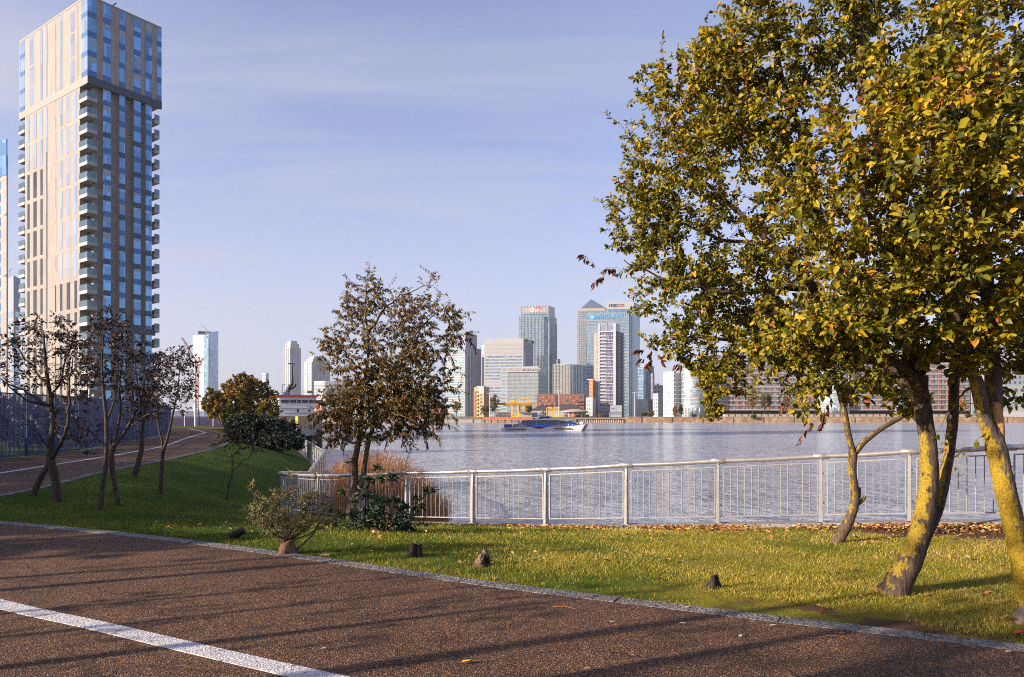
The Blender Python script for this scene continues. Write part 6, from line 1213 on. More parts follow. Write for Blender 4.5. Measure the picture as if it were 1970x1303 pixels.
for i in range(3):
    for k in range(3): one(t, fl, 'window', C_WHITE, fl.W * (0.1 + 0.3 * k), fl.W * (0.25 + 0.3 * k), fl.z1 - 3.2 - i * 3.2, fl.z1 - 1.4 - i * 3.2, 0.1, 0.2)
mb = MB(); q = _; c = (q[0] + q[2]) / 2; zz = fl.z1; mb.add([(p.x, p.y, zz) for p in q] + [((q[0].x + q[1].x) / 2, (q[0].y + q[1].y) / 2, zz + 3), ((q[2].x + q[3].x) / 2, (q[2].y + q[3].y) / 2, zz + 3)], [(0, 1, 4), (2, 3, 5), (1, 2, 5, 4), (3, 0, 4, 5)]); mb.build('roof', C_ROOF, t)
for lb, xl, xr, yt, m in (('pale yellow low riverside block behind the weeping tree', 634, 664, 783, C_YELLOW), ('cream riverside terrace just right of the pale yellow block', 668, 712, 778, C_CREAM), ('tan warehouse block behind the right side of the weeping tree', 716, 770, 782, C_YELLOW), ('brown brick warehouse block seen through the weeping tree', 774, 852, 780, C_BRICK)):
    t, fl, fr, _ = bld('warehouse', lb, xl, xr - 4, xr, 585, 580, 592, yt, m); bands(t, (fl,), G_DARK, 1.5, fl.z1 - 0.5, 3, 0.5, 0.04, 0.96, 0.1, cells=(max(5, int((xr - xl) / 5)),), gap=0.5, name='window_row')
    mb = MB(); fl.box(mb, -0.3, fl.W + .3, fl.z1, fl.z1 + 0.9, 0.3, 6); mb.build('parapet', C_ROOF, t)
# ---- the bank of towers in the middle
t, fl, fr, q = bld('tower', 'pale glass office tower with a dark slanting side just right of the weeping tree', 858, 894, 925, 1010, 1000, 1030, 668, G_PALE)
z = lambda y, d=1000: EYE - (y - HY) * d / F
bands(t, (fl,), C_WHITE, 4, z(670), 27, 0.4, 0.0, 1.0, 0.2, name='floor_band'); bands(t, (fl,), G_BLUE, 4, z(670), 27, 0.45, 0.3, 0.95, 0.12, cells=(7,), gap=0.35)
mb = MB(); fr.box(mb, fr.W * .42, fr.W, FAR_Z, z(668), 0.4, 1.5); mb.build('dark_side', plain('grey_violet_panel', (0.22, 0.23, 0.30), 0.5, var=.05), t); mb = MB(); fr.box(mb, fr.W * .0, fr.W * .1, FAR_Z, z(668), 0.6, 1.5); fr.box(mb, fr.W * .3, fr.W * .36, FAR_Z, z(668), 0.6, 1.5); mb.build('white_fin', C_WHITE, t); mb = MB(); fr.box(mb, fr.W * .1, fr.W * .3, FAR_Z, z(668), 0.3, 1.2); mb.build('glass_slot', G_BLUE, t)
mb = MB(); r = [q[0].lerp(q[2], .35), q[1].lerp(q[2], .06), q[2].lerp(q[1], .24), q[3].lerp(q[0], .3)]; mb.prism([(p.x, p.y) for p in r], z(668), [z(650), z(638), z(642), z(652)]); mb.build('slanted_crown', plain('grey_violet_panel', (0, 0, 0)), t)
t, fl, fr, _ = bld('tower', 'thin pale slab showing its edge between the dark sided tower and the banded office block', 927, 931, 936, 1052, 1050, 1056, 664, C_STEEL); bands(t, (fl, fr), G_BLUE, 4, fl.z1 - 2, 26, 0.4, 0.1, 0.9, 0.2)
def banded_block():
    d = 1000; t, fl, fr, q = bld('office_block', 'big white office block with horizontal window bands left of the red arc sign tower', 931, 1006, 1026, d + 6, d, d + 34, 651, C_WHITE); top = fl.z1
    M_LV = plain('louvre_beige', (0.37, 0.36, 0.35), 0.7, var=.05, scale=.5); zt_ = top - 6
    for i in range(3): one(t, fl, 'louvre_band', M_LV, fl.W * 0.03, fl.W * 0.97, zt_ - i * 5.6 - 4.2, zt_ - i * 5.6 - 0.6, 0.15)
    n = 19; h = (zt_ - 17 - 3) / n
    for i in range(n): one(t, fl, 'louvre_band' if i in (9, 10) else 'window_band', M_LV if i in (9, 10) else G_MID, fl.W * 0.03, fl.W * 0.97, 3 + i * h + h * .25, 3 + i * h + h * 0.78, 0.15)
    one(t, fr, 'white_edge', C_WHITE, 0, fr.W * .02, FAR_Z, top, 0.5, 1.2); one(t, fr, 'glass_corner', G_BLUE, fr.W * .04, fr.W * .22, FAR_Z, top - 12, 0.5, 1.2)
    one(t, fr, 'dark_side', plain('side_in_shade', (0.16, 0.19, 0.25), 0.5), fr.W * .24, fr.W * .98, FAR_Z, top - 6, 0.4, 1.2)  # dark tone paints the shade of the side turned from the sun
    for i in range(14): one(t, fr, 'floor_line', C_STEEL, fr.W * .24, fr.W * .98, top - 10 - i * 5.0, top - 9.4 - i * 5.0, 0.55, 0.3)
    mb = MB()
    for sv in (0.3, 0.9): c = fr.pt(fr.W * sv, top - 2.2, 0); mb.tube([c - fr.n * 2, c + fr.n * 2], 2.1, 12)
    mb.build('roof_drum', C_DARK, t)
banded_block()
def arc_sign_tower():
    d = 1310; t, fl, fr, q = bld('skyscraper', 'tall blue green glass skyscraper with a white sign topped by a red arc', 998, 1056, 1071, d + 6, d, d + 34, 607, G_GREEN); z = lambda y: EYE - (y - HY) * d / F; pl, pc, pr, pb = q
    r = [pl.lerp(pc, .07), pc.lerp(pl, 0.02), pr.lerp(pc, .25), pb.lerp(pl, .1)]; mb = MB(); mb.prism([(p.x, p.y) for p in r], z(607) - 1, z(588)); mb.build('crown', plain('crown_grey_glass', (0.34, 0.38, 0.4), 0.35, .2, var=.06, scale=.2), t); fc = Face(r[0], r[1], 0, 0); fcr = Face(r[1], r[2], 0, 0)
    one(t, fc, 'louvre_band', plain('louvre_pink', (0.38, 0.34, 0.34), 0.7), fc.W * .12, fc.W * .95, z(601), z(592), 0.3, 0.5); bands(t, (fc,), G_BLUE, z(607), z(602), 1, 0.5, .03, .97, .4, cells=(20,))
    strips(t, fc, C_WHITE, 9, z(607), z(588), 0.07, 'crown_mullion', 0.5)
    n = 44; bands(t, (fl, fr), G_BLUE, 4, z(608), n, 0.5, 0.01, .99, .2)
    strips(t, fl, C_WHITE, 15, FAR_Z, z(610), 0.2, 'mullion', 0.7, 0.08, .78); strips(t, fr, C_STEEL, 6, FAR_Z, z(620), 0.15, 'mullion', 0.6)
    one(t, fl, 'corner_glass', G_GREEN, -0.1, fl.W * .07, FAR_Z, z(635), 0.9, 1.6); one(t, fl, 'corner_glass', G_DARK, fl.W * .84, fl.W * .97, FAR_Z, z(610), 0.5, 1.0); one(t, fr, 'corner_glass', G_DARK, 0.0, fr.W * .25, FAR_Z, z(680), 0.9, 1.0); one(t, fl, 'dark_reflection_pane', G_DARK, fl.W * .6, fl.W * .83, FAR_Z, z(684), 0.3, 0.5)
    sz = 12 * d / F; p0 = fc.pt(fc.W * 0.345, z(599.4), 0.6)
    letters('citi', p0, fc.u, UP, sz * 1.02, plain('sign_white', (0.85, 0.85, 0.85), 0.5), 'sign_letters', t, 0.3, 0.12)
    mb = MB(); c = fc.pt(fc.W * 0.62, z(594), 0.9); pts = [c + fc.u * (5.4 * math.cos(a_)) + UP * (6.2 * math.sin(a_) - 2.6) for a_ in np.linspace(math.pi * .86, math.pi * .14, 12)]; mb.tube(pts, 0.75, 6); mb.build('sign_arc', plain('sign_red', (0.8, 0.05, 0.05), 0.5), t)
    mb = MB(); a0 = P(1056, 588, d + 20); mb.tube([a0, P(1048, 576, d + 20)], 0.35, 5); mb.build('roof_crane', C_STEEL, t)
arc_sign_tower()
def state_block():
    d = 850; t, fl, fr, q = bld('office_block', 'pale glass office block with white lettering along its roof edge behind the yellow crane', 964, 1036, 1051, d + 8, d, d + 26, 705, plain('pale_glass_wall', (0.38, 0.41, 0.41), 0.4, 0.1, var=.05, scale=.3)); top = fl.z1; z = lambda y: EYE - (y - HY) * d / F
    bands(t, (fl,), glass('pale_pane', (0.38, 0.42, 0.43), 0.3, 0.3, 0.15, (3, 3, 4.6)), 3, z(717), 11, 0.7, 0.18, .985, .2); bands(t, (fl,), G_PALE, 3, z(714), 12, 0.6, 0.01, .14, .2); one(t, fl, 'white_edge', C_WHITE, fl.W * .145, fl.W * .175, FAR_Z, z(716), 0.5, .8)
    one(t, fl, 'louvre_strip', plain('louvre_brown', (0.3, 0.25, 0.23), 0.7), fl.W * .02, fl.W * .97, z(713.5), z(708), .25, .4); strips(t, fl, C_WHITE, 30, z(713.5), z(708), .3, 'louvre_fin', .35, .02, .97, .3)
    one(t, fl, 'white_cornice', C_WHITE, -.3, fl.W, z(715.5), z(714), .6, 1.2); one(t, fl, 'shadow_gap', C_DARK, fl.W * .18, fl.W, z(717.3), z(716), .25, .5)
    strips(t, fl, C_STEEL, 36, FAR_Z + 2, z(717.5), .1, 'mullion', .35, .18, .985, .3)
    one(t, fr, 'dark_side', G_DARK, fr.W * .04, fr.W * .97, FAR_Z, z(716), .25, .5)
    for i in range(9): one(t, fr, 'floor_line', C_STONE, fr.W * .04, fr.W * .97, z(722) - i * 4.4 - 1.2, z(722) - i * 4.4, .4, .3)
    letters('STATE STREET', fl.pt(fl.W * .56, z(713.0), .75), fl.u, UP, 3.5, C_WHITE, 'sign_letters', t, .2, .05)
state_block()
def fin_block():
    d = 800; t, fl, fr, q = bld('office_block', 'rounded office block with pale vertical stripes left of the white balcony tower', 1064, 1106, 1141, d + 4, d, d + 30, 701, G_GREEN, prism=False); z = lambda y: EYE - (y - HY) * d / F; pl, pc, pr, pb = q
    arc = [pl] + [pc.lerp(pl, .3) * (1 - k) ** 2 + pc * 2 * k * (1 - k) + pc.lerp(pr, .45) * k * k for k in np.linspace(0, 1, 7)] + [pr, pb]; mb = MB(); mb.prism([(p.x, p.y) for p in arc], FAR_Z, z(701), True); mb.build('walls', G_GREEN, t)
    for i, (m, sp) in enumerate(((C_STONE, 12),)): strips(t, fl, C_CREAM, 11, FAR_Z, z(702), .42, 'stone_fin', .5, 0.0, .75)
    for k in range(1, len(arc) - 3):
        f = Face(arc[k], arc[k + 1], 0, 0); strips(t, f, C_STONE, 1, FAR_Z, z(702), .3, 'stone_fin', .4)
    f = Face(arc[-3], arc[-2], 0, 0); strips(t, f, C_STEEL, 7, FAR_Z, z(702), .25, 'stone_fin', .4); bands(t, (f,), G_BLUE, 3, z(704), 14, .55, .02, .98, .15); bands(t, (fl,), G_PALE, 3, z(704), 14, .5, .02, .72, .15)
fin_block()
def pyramid_tower():
    d = 1400; t, fl, fr, q = bld('skyscraper', 'steel skyscraper with a dark pyramid roof, tallest point of the skyline', 1110, 1168, 1180, d + 5, d, d + 40, 615, C_STONE); z = lambda y: EYE - (y - HY) * d / F; pl, pc, pr, pb = q
    ctr = (pl + pr) / 2; sh = lambda k: [ctr.lerp(p, k) for p in q]; r = sh(.965); mb = MB(); mb.prism([(p.x, p.y) for p in r], z(615) - 1, z(597)); mb.build('upper_shaft', C_STONE, t); r2 = sh(.83); mb = MB(); mb.prism([(p.x, p.y) for p in r2], z(597) - .5, z(592.5)); mb.build('roof_plinth', C_CREAM, t)
    r3 = sh(.8); mb = MB(); ap = Vector((P(1140, 572, d).x, ctr.y, z(572))); mb.add([(p.x, p.y, z(592.4)) for p in r3] + [ap], [(0, 1, 4), (1, 2, 4), (2, 3, 4), (3, 0, 4)]); mb.build('pyramid_roof', plain('pyramid_steel', (0.13, 0.16, 0.25), .4, .3, var=.1, scale=.1), t)
    bands(t, (fl, fr), G_BLUE, z(790), z(616), 40, .55, .05, .95, .25, cells=(15, 12), gap=.45); f2 = Face(r[0], r[1], 0, 0); f2r = Face(r[1], r[2], 0, 0); bands(t, (f2, f2r), G_BLUE, z(614), z(598), 4, .6, .03, .97, .25, cells=(15, 12), gap=.4)
pyramid_tower()
def red_logo_tower():
    d = 1279; t, fl, fr, q = bld('skyscraper', 'glass skyscraper with a white top carrying dark lettering and a red hexagon, partly behind leaves', 1167, 1219, 1231, d + 4, d, d + 34, 583, G_PALE); z = lambda y: EYE - (y - HY) * d / F
    one(t, fl, 'sign_panel', C_WHITE, -.4, fl.W + .2, z(594.5), z(581.5), .7, 1.4); one(t, fr, 'sign_panel', C_WHITE, .3, fr.W, z(594.5), z(581.5), .6, 1.2); one(t, fl, 'dark_storey', G_BLUE, fl.W * .05, fl.W * .95, z(599), z(595.5), .4, .8); bands(t, (fl, fr), C_WHITE, 6, z(600), 40, .35, 0, 1, .25, name='floor_band')
    letters('HSBC', fl.pt(fl.W * .07, z(590.3), 1.1), fl.u, UP, 7.6, plain('sign_charcoal', (0.04, 0.045, 0.06), .6), 'sign_letters', t, .2, .06)
    c = fl.pt(fl.W * .56, z(587.2), 1.0); k = 2.4; mb = MB(); q_ = lambda x, y: c + fl.u * x * k * 1.0 + UP * y * k
    for tri in (((-2, 0), (-1, -1), (-1, 1)), ((2, 0), (1, 1), (1, -1)), ((-1, 1), (0, 0), (1, 1)), ((-1, -1), (1, -1), (0, 0))):
        v = [q_(*p) for p in tri]; mb.add(v + [p + fl.n * -.25 for p in v], [(0, 1, 2), (2, 1, 0), (0, 3, 4, 1), (1, 4, 5, 2), (2, 5, 3, 0)])
    mb.build('sign_hexagon', MATS['sign_red'], t)
red_logo_tower()
def blue_sign_tower():
    d = 1064; t, fl, fr, q = bld('skyscraper', 'broad pale glass skyscraper with a light blue name sign and round crest near its top', 1129, 1210, 1226, d + 8, d, d + 34, 600, G_PALE); z = lambda y: EYE - (y - HY) * d / F
    n = 32; bands(t, (fl,), G_BLUE, 5, z(613), n, .5, .02, .98, .25, cells=(21,), gap=.3); bands(t, (fl,), C_WHITE, 5, z(613), n, .16, 0, 1, .35, name='floor_band'); strips(t, fl, C_STEEL, 21, z(613), z(600), .12, 'mullion', .35)
    bands(t, (fr,), G_BLUE, 5, z(606), n + 2, .6, .5, .98, .25); one(t, fr, 'dark_slot', G_DARK, fr.W * .05, fr.W * .2, FAR_Z, z(602), .35, .8); one(t, fr, 'dark_slot', G_DARK, fr.W * .3, fr.W * .42, FAR_Z, z(602), .35, .8)
    M_SB = plain('sign_light_blue', (0.08, 0.42, 0.85), .5); letters('BARCLAYS', fl.pt(fl.W * .195, z(611.8), .8), fl.u, UP, 8.2, M_SB, 'sign_letters', t, .2, .04)
    mb = MB(); c = fl.pt(fl.W * .13, z(609.6), .8); K = 20; mb.add([c + fl.u * 3.3 * math.cos(2 * math.pi * k / K) + UP * (3.3 * math.sin(2 * math.pi * k / K) * (1 if math.sin(2 * math.pi * k / K) > 0 else 1.15)) for k in range(K)], [tuple(range(K))]); mb.build('sign_crest', M_SB, t)
    mb = MB(); c = fl.pt(fl.W * .13, z(608.8), .95)
    for s in (-1, 1): mb.add([c, c + fl.u * s * 2.2 + UP * 1.2, c + fl.u * s * 2.0 - UP * .5, c - UP * 1.6], [(0, 1, 2, 3) if s < 0 else (3, 2, 1, 0)])
    mb.build('crest_wings', plain('crest_pale_blue', (0.35, 0.62, 0.9), .5), t)
blue_sign_tower()
def balcony_tower():
    d = 620; t, fl, fr, q = bld('apartment_tower', 'white and charcoal apartment tower with stacked balconies in front of the skyscrapers', 1151, 1186, 1200, d + 4, d, d + 16, 637, plain('charcoal_cladding', (0.075, 0.08, 0.105), .6, var=.1, scale=.3)); z = lambda y: EYE - (y - HY) * d / F; W = fl.W
    wf = MB(); fl.box(wf, -.1, W * .09, FAR_Z, z(622), .8, 1.6); fl.box(wf, W * .83, W * .97, FAR_Z, z(622), .8, 1.6); fl.box(wf, W * .09, W * .83, z(639), z(636.5), .8, 1.6); wf.build('white_frame', C_WHITE, t)
    n = 24; y0, y1 = 640, 797; h = (z(y0) - z(y1)) / n
    for i in range(n):
        zb = z(y1) + i * h; w = one(t, fl, 'window', glass('balcony_room_glass', (0.16, 0.17, 0.24), .2, .3, .7, (.9, .9, 3.0)), W * .09, W * .83, zb, zb + h, .1, .3)
        one(t, fl, 'balcony', C_WHITE, W * .09, W * .83, zb - .25, zb + .3, .75, 1.2); one(t, fl, 'balustrade', plain('grey_balustrade', (.33, .33, .38), .5), W * .11, W * .45, zb + .3, zb + 1.2, .6, .08, w)
    one(t, fl, 'penthouse', glass('violet_glass', (.3, .32, .45), .2, .4, .2, (2, 2, 3)), W * .1, W * .82, z(636.4), z(624), .3, 1.0); one(t, fl, 'penthouse_core', C_STONE, W * .42, W * .5, z(636), z(620), .6, 1.0); mb = MB(); fl.box(mb, W * .15, W * .8, z(624), z(620.5), .2, 8); mb.build('roof_plant', C_STONE, t)
    mb = MB(); pc, pr = q[1], q[2]; mb.prism([(p.x, p.y) for p in (pc, pc.lerp(pr, .5), q[3].lerp(q[0], .5), q[0].lerp(pc, .3))], z(637), z(622)); mb.build('penthouse_side', plain('pale_violet_panel', (.5, .5, .56), .5), t)
    mb = MB(); fl.box(mb, -4.0, -.15, FAR_Z, z(640), -1.0, 5); mb.build('side_wing', C_CREAM, t)
    for i in range(n): one(t, fl, 'wing_window', G_MID, -1.7, -.7, z(y1) + i * h + .6, z(y1) + i * h + 2.0, -.9, .2)
    for i in range(n): one(t, fr, 'wall_window', C_WHITE, fr.W * .32, fr.W * .42, z(y1) + i * h + .5, z(y1) + i * h + 2.3, .12, .2)
    for i in range(n):
        zb = z(y1) + i * h; one(t, fr, 'side_balcony', C_WHITE, fr.W * .74, fr.W * 1.02, zb + .1, zb + 1.2, 1.0, 1.2)
balcony_tower()
t, fl, fr, _ = bld('office_block', 'dark blue glass block right of the skyscraper with the light blue sign', 1227, 1238, 1258, 980, 972, 985, 706, G_BLUE, prism=True); one(t, fr, 'dark_wing', G_DARK, fr.W * .3, fr.W * .95, FAR_Z, fr.z1 + .3, .6, 1.5); bands(t, (fl,), C_STEEL, 4, fl.z1, 14, .12, 0, 1, .25, name='floor_band'); one(t, fr, 'roof_slab', C_STEEL, 0, fr.W, fr.z1 + .3, fr.z1 + 1.6, .8, 3)
t, fl, fr, _ = bld('building', 'narrow dark grey block edge beside the dark blue glass block', 1252, 1256, 1259, 930, 928, 932, 718, C_DARK); bands(t, (fl, fr), G_MID, 3, fl.z1 - 1, 16, .4, .2, .8, .15)
t, fl, fr, _ = bld('building', 'small slate roofed block peeping over the trees right of the dark glass block', 1259, 1264, 1268, 880, 878, 884, 738, C_DARK); bands(t, (fl, fr), G_MID, 3, fl.z1 - 1, 10, .4, .2, .8, .15)
t, fl, fr, _ = bld('building', 'small dark slab behind the striped rounded block', 1070, 1074, 1078, 1210, 1205, 1210, 691, C_DARK); bands(t, (fl, fr), G_MID, 3, fl.z1 - 1, 22, .4, .1, .9, .15)
# ---------------------------------------------------------------- riverside opposite
M_QSTONE = speckle('quay_stone', [(0, (0.24, 0.15, 0.085)), (0.5, (0.34, 0.22, 0.125)), (1, (0.42, 0.3, 0.18))], 0.45, 0.3, (0.12, 0.58, (0.3, 0.17, 0.09)))
def quay(label, x0, x1, ytop, d, mat, posts=0, zb=WATER_Z - .5):
    a = XY(x0, d); b = XY(x1, d); zt_ = EYE - (ytop - HY) * d / F; t = thing('embankment_wall', (a.x, d, 0), label, 'wall', 'walls along the opposite bank'); mb = MB(); mb.box(a.x, b.x, d, d + 6, zb, zt_); mb.build('wall_face', mat, t); mb = MB(); mb.box(a.x, b.x, d - .25, d + 1.0, zt_, zt_ + .35); mb.build('cope', C_CREAM, t)
    if posts:
        mb = MB(); n = posts
        for i in range(n): x = a.x + (b.x - a.x) * (i + .5) / n; mb.box(x - .25, x + .25, d - .3, d, zb, zt_ + .3)
        mb.build('timber_fender', M_TIMBER, t)
    return t
quay('long sunlit orange stone embankment wall under the apartments on the right', 1205, 3900, 803, 532, M_QSTONE, 46)
quay('low pale embankment wall left of the yellow gantry crane', -900, 925, 807, 536, C_CREAM, 60)
t = quay('low brown wharf wall with a red barrier behind the ferry', 925, 1108, 808, 530, M_QSTONE, 14); a = XY(930, 531); b = XY(1060, 531); mb = MB(); mb.box(a.x, b.x, 530.4, 530.9, FAR_Z - 2.0, FAR_Z + .1); mb.build('red_barrier', plain('barrier_red', (.5, .15, .08), .6, var=.4, scale=.4), t)
t = quay('dark timber piled wharf below the white balcony tower', 1108, 1205, 806, 534, M_TIMBER)
for i in range(26):
    x = XY(1109 + i * 3.55, 532).x; mb = MB(); mb.tube([(x, 531.5, WATER_Z - .5), (x, 531.5, FAR_Z - 2.4 + (i % 3) * .25)], .42, 7); mb.build('pile', plain('sunlit_timber', (.45, .33, .2), .85, var=.3, scale=1), t)
def win_rows(t, f, mat, s0, s1, z0, z1, rows, cols, fw=.5, fh=.5, frame=None, name='window'):
    W = f.W * (s1 - s0); h = (z1 - z0) / rows
    for r in range(rows):
        for c in range(cols):
            a = f.W * s0 + W * (c + .5 - fw / 2) / cols; b = f.W * s0 + W * (c + .5 + fw / 2) / cols; w = one(t, f, name, mat[(r + c) % len(mat)] if isinstance(mat, list) else mat, a, b, z0 + h * (r + .5 - fh / 2), z0 + h * (r + .5 + fh / 2), .1, .25)
# tan corner block with balconies
t, fl, fr, q = bld('apartment_block', 'tan and ochre apartment block with dark balconies beside the yellow green tree', 912, 931, 941, 575, 570, 582, 745, C_YELLOW); z5 = lambda y, d=570: EYE - (y - HY) * d / F
one(t, fl, 'cream_top', C_CREAM, fl.W * .4, fl.W + .1, z5(758), z5(744), .3, 1); one(t, fr, 'cream_top', C_CREAM, 0, fr.W, z5(758), z5(744), .3, 1); one(t, fl, 'roof_slab', C_WHITE, fl.W * .3, fl.W + .3, z5(744), z5(742.8), .6, 3); one(t, fl, 'ochre_pier', C_ORANGE, 0, fl.W * .12, FAR_Z, z5(753), .5, 1)
for i in range(7):
    one(t, fl, 'balcony', C_DARK, fl.W * .13, fl.W * .45, 2 + i * 3 - .2, 2 + i * 3 + 1.0, .8, 1.2); one(t, fl, 'window', G_DARK, fl.W * .62, fl.W * .82, 2 + i * 3 + .4, 2 + i * 3 + 2.0, .12, .3)
# brick flats
def brick_flats():
    d = 600; t, fl, fr, q = bld('brick_block', 'long red brick flats with small windows and a flat roof behind the dark roofed hall', 1033, 1124, 1128, d + 2, d, d + 14, 759, C_BRICK); W = fl.W; z = lambda y: EYE - (y - HY) * d / F
    one(t, fl, 'dark_recess', C_DARK, W * .385, W * .435, z(782), z(761), .12, .3); one(t, fl, 'white_downpipe', C_WHITE, W * .575, W * .583, z(785), z(759), .2, .3); one(t, fl, 'parapet', C_STONE, -.2, W + .2, z(759), z(758.2), .3, 1)
    for s0, s1, n in ((.03, .36, 5), (.6, .88, 4)): win_rows(t, fl, [C_WHITE, G_DARK, G_MID], s0, s1, z(781), z(761.5), 3, n, .42, .34)
    one(t, fl, 'stair_window', G_DARK, W * .91, W * .955, z(767), z(762), .15, .3)
    for y in (774, 780): one(t, fl, 'balcony', C_DARK, W * .84, W * .98, z(y), z(y - 2), .9, 1.2)
brick_flats()
def hall():
    d = 575; t, fl, fr, q = bld('hall', 'low white walled hall with a dark hipped roof and four orange chimneys', 1022, 1118, 1126, d, d - 2, d + 16, 789, C_WHITE); z = lambda y: EYE - (y - HY) * d / F; pl, pc, pr, pb = q; mb = MB(); zt_ = fl.z1
    mb.add([(p.x + k * .6, p.y - .6 * (i < 2), zt_ - .1) for i, (p, k) in enumerate(((pl, -1), (pc, 1), (pr, 1), (pb, -1)))] + [tuple(pl.lerp(pb, .5).lerp(pc.lerp(pr, .5), .12) + UP * z(779.5)), tuple(pl.lerp(pb, .5).lerp(pc.lerp(pr, .5), .78) + UP * z(777))], [(0, 1, 5, 4), (1, 2, 5), (2, 3, 4, 5), (3, 0, 4), (3, 2, 1, 0)]); rf = mb.build('roof', C_ROOF, t)
    for px in (1037.5, 1047.5, 1057.5, 1067): b = P(px, 779, d + 6); mb = MB(); mb.box(b.x - .6, b.x + .6, b.y - .6, b.y + .6, z(781), z(774)); mb.build('chimney', C_ORANGE, rf)
    one(t, fl, 'doorway', G_DARK, fl.W * .02, fl.W * .12, FAR_Z, z(794), .12, .3)
    for sv in (.2, .3): one(t, fl, 'buttress', C_CREAM, fl.W * sv, fl.W * (sv + .03), FAR_Z, z(790), .5, .8)
hall()
def pavilion():
    d = 556; c = P(1106, 800, d + 8); t = thing('pavilion', (c.x, c.y, FAR_Z), 'round waterside pavilion with a wide pale saucer roof on flared columns', 'pavilion'); r = 10.2; K = 28; z = lambda y: EYE - (y - HY) * d / F
    ring = lambda rr, zz: [(c.x + rr * math.cos(2 * math.pi * k / K), c.y + rr * math.sin(2 * math.pi * k / K) * .8, zz) for k in range(K)]
    def rev(name, mat, prof):
        mb = MB(); vs = [p for rr, zz in prof for p in ring(rr, zz)]; mb.add(vs, [(i * K + k, i * K + (k + 1) % K, (i + 1) * K + (k + 1) % K, (i + 1) * K + k) for i in range(len(prof) - 1) for k in range(K)], True); mb.build(name, mat, t)
    rev('roof', plain('pavilion_roof', (.42, .33, .28), .8), [(r * 1.0, z(791)), (r * .8, z(789.3)), (r * .3, z(787.2)), (.05, z(787))]); rev('roof_rim', C_WHITE, [(r * .85, z(793.2)), (r * 1.04, z(792.4)), (r * 1.05, z(791.2)), (r * .98, z(790.8))]); rev('inner_wall', plain('pavilion_brick', (.5, .24, .16), .8), [(r * .62, FAR_Z), (r * .62, z(792.5))])
    for k in range(14):
        a = 2 * math.pi * k / 14; u = Vector((math.cos(a), math.sin(a) * .8, 0)); mb = MB(); mb.tube([c.xy.to_3d() + u * r * .74 + UP * FAR_Z, c.xy.to_3d() + u * r * .76 + UP * z(796), c.xy.to_3d() + u * r * .95 + UP * z(792)], [.35, .35, .5], 6); mb.build('column', C_WHITE, t)
pavilion()
def gantry():
    d = 552; t = thing('gantry_crane', P(993, 803, d), 'yellow steel gantry crane with railings standing over the container wall', 'crane'); z = lambda y: EYE - (y - HY) * d / F; x = lambda p: (p - CX) * d / F; M_Y2 = plain('crane_yellow', (0.82, 0.46, 0.01), .5, var=.1); M_YD = plain('crane_rust_yellow', (0.42, 0.22, 0.03), .6, var=.2)
    mb = MB(); mb.box(x(957), x(972), d - 2, d + 2, z(779.5), z(775.8)); mb.build('nose', M_Y2, t)
    mb = MB(); mb.prism([(x(957), d - 2), (x(1031), d - 2), (x(1031), d + 6), (x(957), d + 6)], z(779), z(776)); mb.prism([(x(972), d - 1.5), (x(1022), d - 1.5), (x(1022), d + 5), (x(972), d + 5)], z(781), z(779) - .003); mb.build('girder', M_YD, t)
    for px, w, y0, dd in ((984.5, 3, 801, -1.5), (996.5, 2.6, 801, -1.5), (1000, 2.2, 793, 5), (1012.5, 2.2, 793, 5)): mb = MB(); mb.box(x(px - w / 2), x(px + w / 2), d + dd - .6, d + dd + .6, z(y0), z(780)); mb.build('leg', M_Y2, t)
    mb = MB(); mb.box(x(983), x(998), d - 2.2, d - .8, z(803), z(800.8)); mb.build('foot_beam', M_Y2, t); mb = MB(); mb.box(x(982.5), x(990), d - 1.5, d + 1, z(776) + .003, z(769.8)); mb.box(x(990), x(994), d - 1, d + 1, z(776) + .003, z(771.5)); mb.build('winch_house', M_Y2, t); mb = MB(); mb.box(x(1005.5), x(1009), d - 2, d, z(787), z(781)); mb.build('cab', M_Y2, t)
    mb = MB()
    for k in range(30): px = 971 + k * 1.85; mb.box(x(px) - .06, x(px) + .06, d - 1.6, d - 1.45, z(776) + .003, z(773))
    mb.box(x(971), x(1025), d - 1.62, d - 1.43, z(773.2), z(772.7)); mb.box(x(971), x(1025), d - 1.62, d - 1.43, z(774.7), z(774.4)); mb.build('walkway_railing', M_Y2, t); mb = MB(); mb.box(x(999), x(1020), d, d + .5, z(767.4), z(766.5))
    for px in (1000, 1016, 1018.5): mb.box(x(px) - .25, x(px) + .25, d, d + .5, z(776) + .003, z(766.5))
    for k in range(7): mb.tube([(x(1000 + k * 2.4), d + .2, z(776)), (x(1002 + k * 2.4), d + .2, z(773))], .14, 4)
    mb.build('top_frame', M_Y2, t)
gantry()
def containers():
    d = 560; x = lambda p: (p - CX) * d / F; z = lambda y: EYE - (y - HY) * d / F; M_CT = plain('container_cream', (.55, .47, .38), .7, var=.12, scale=.3); M_CB = plain('container_pale_blue', (.3, .55, .72), .6)
    px = 949.0; i = 0
    for row, (ya, yb) in enumerate(((803, 798.4), (798.2, 793.6), (793.4, 788.5))):
        for k in range(15 if row < 2 else 2):
            p0 = 949 + k * 5.0; m = M_CB if (row == 1 and k == 0) else M_CT; mb = MB(); mb.box(x(p0) + .06, x(p0 + 5) - .06, d, d + 2.4, z(ya) + .02, z(yb)); 
            for e in range(4): mb.box(x(p0 + .8 + e * 1.1), x(p0 + 1.1 + e * 1.1), d - .06, d, z(ya) + .2, z(yb) - .1)
            o = mb.build('container', m); tag(o, 'pale blue container in the middle layer at the left end of the cream wall' if m is M_CB else 'cream corrugated container in the stacked wall under the yellow gantry crane', 'container', 'container wall under the yellow crane')
containers()
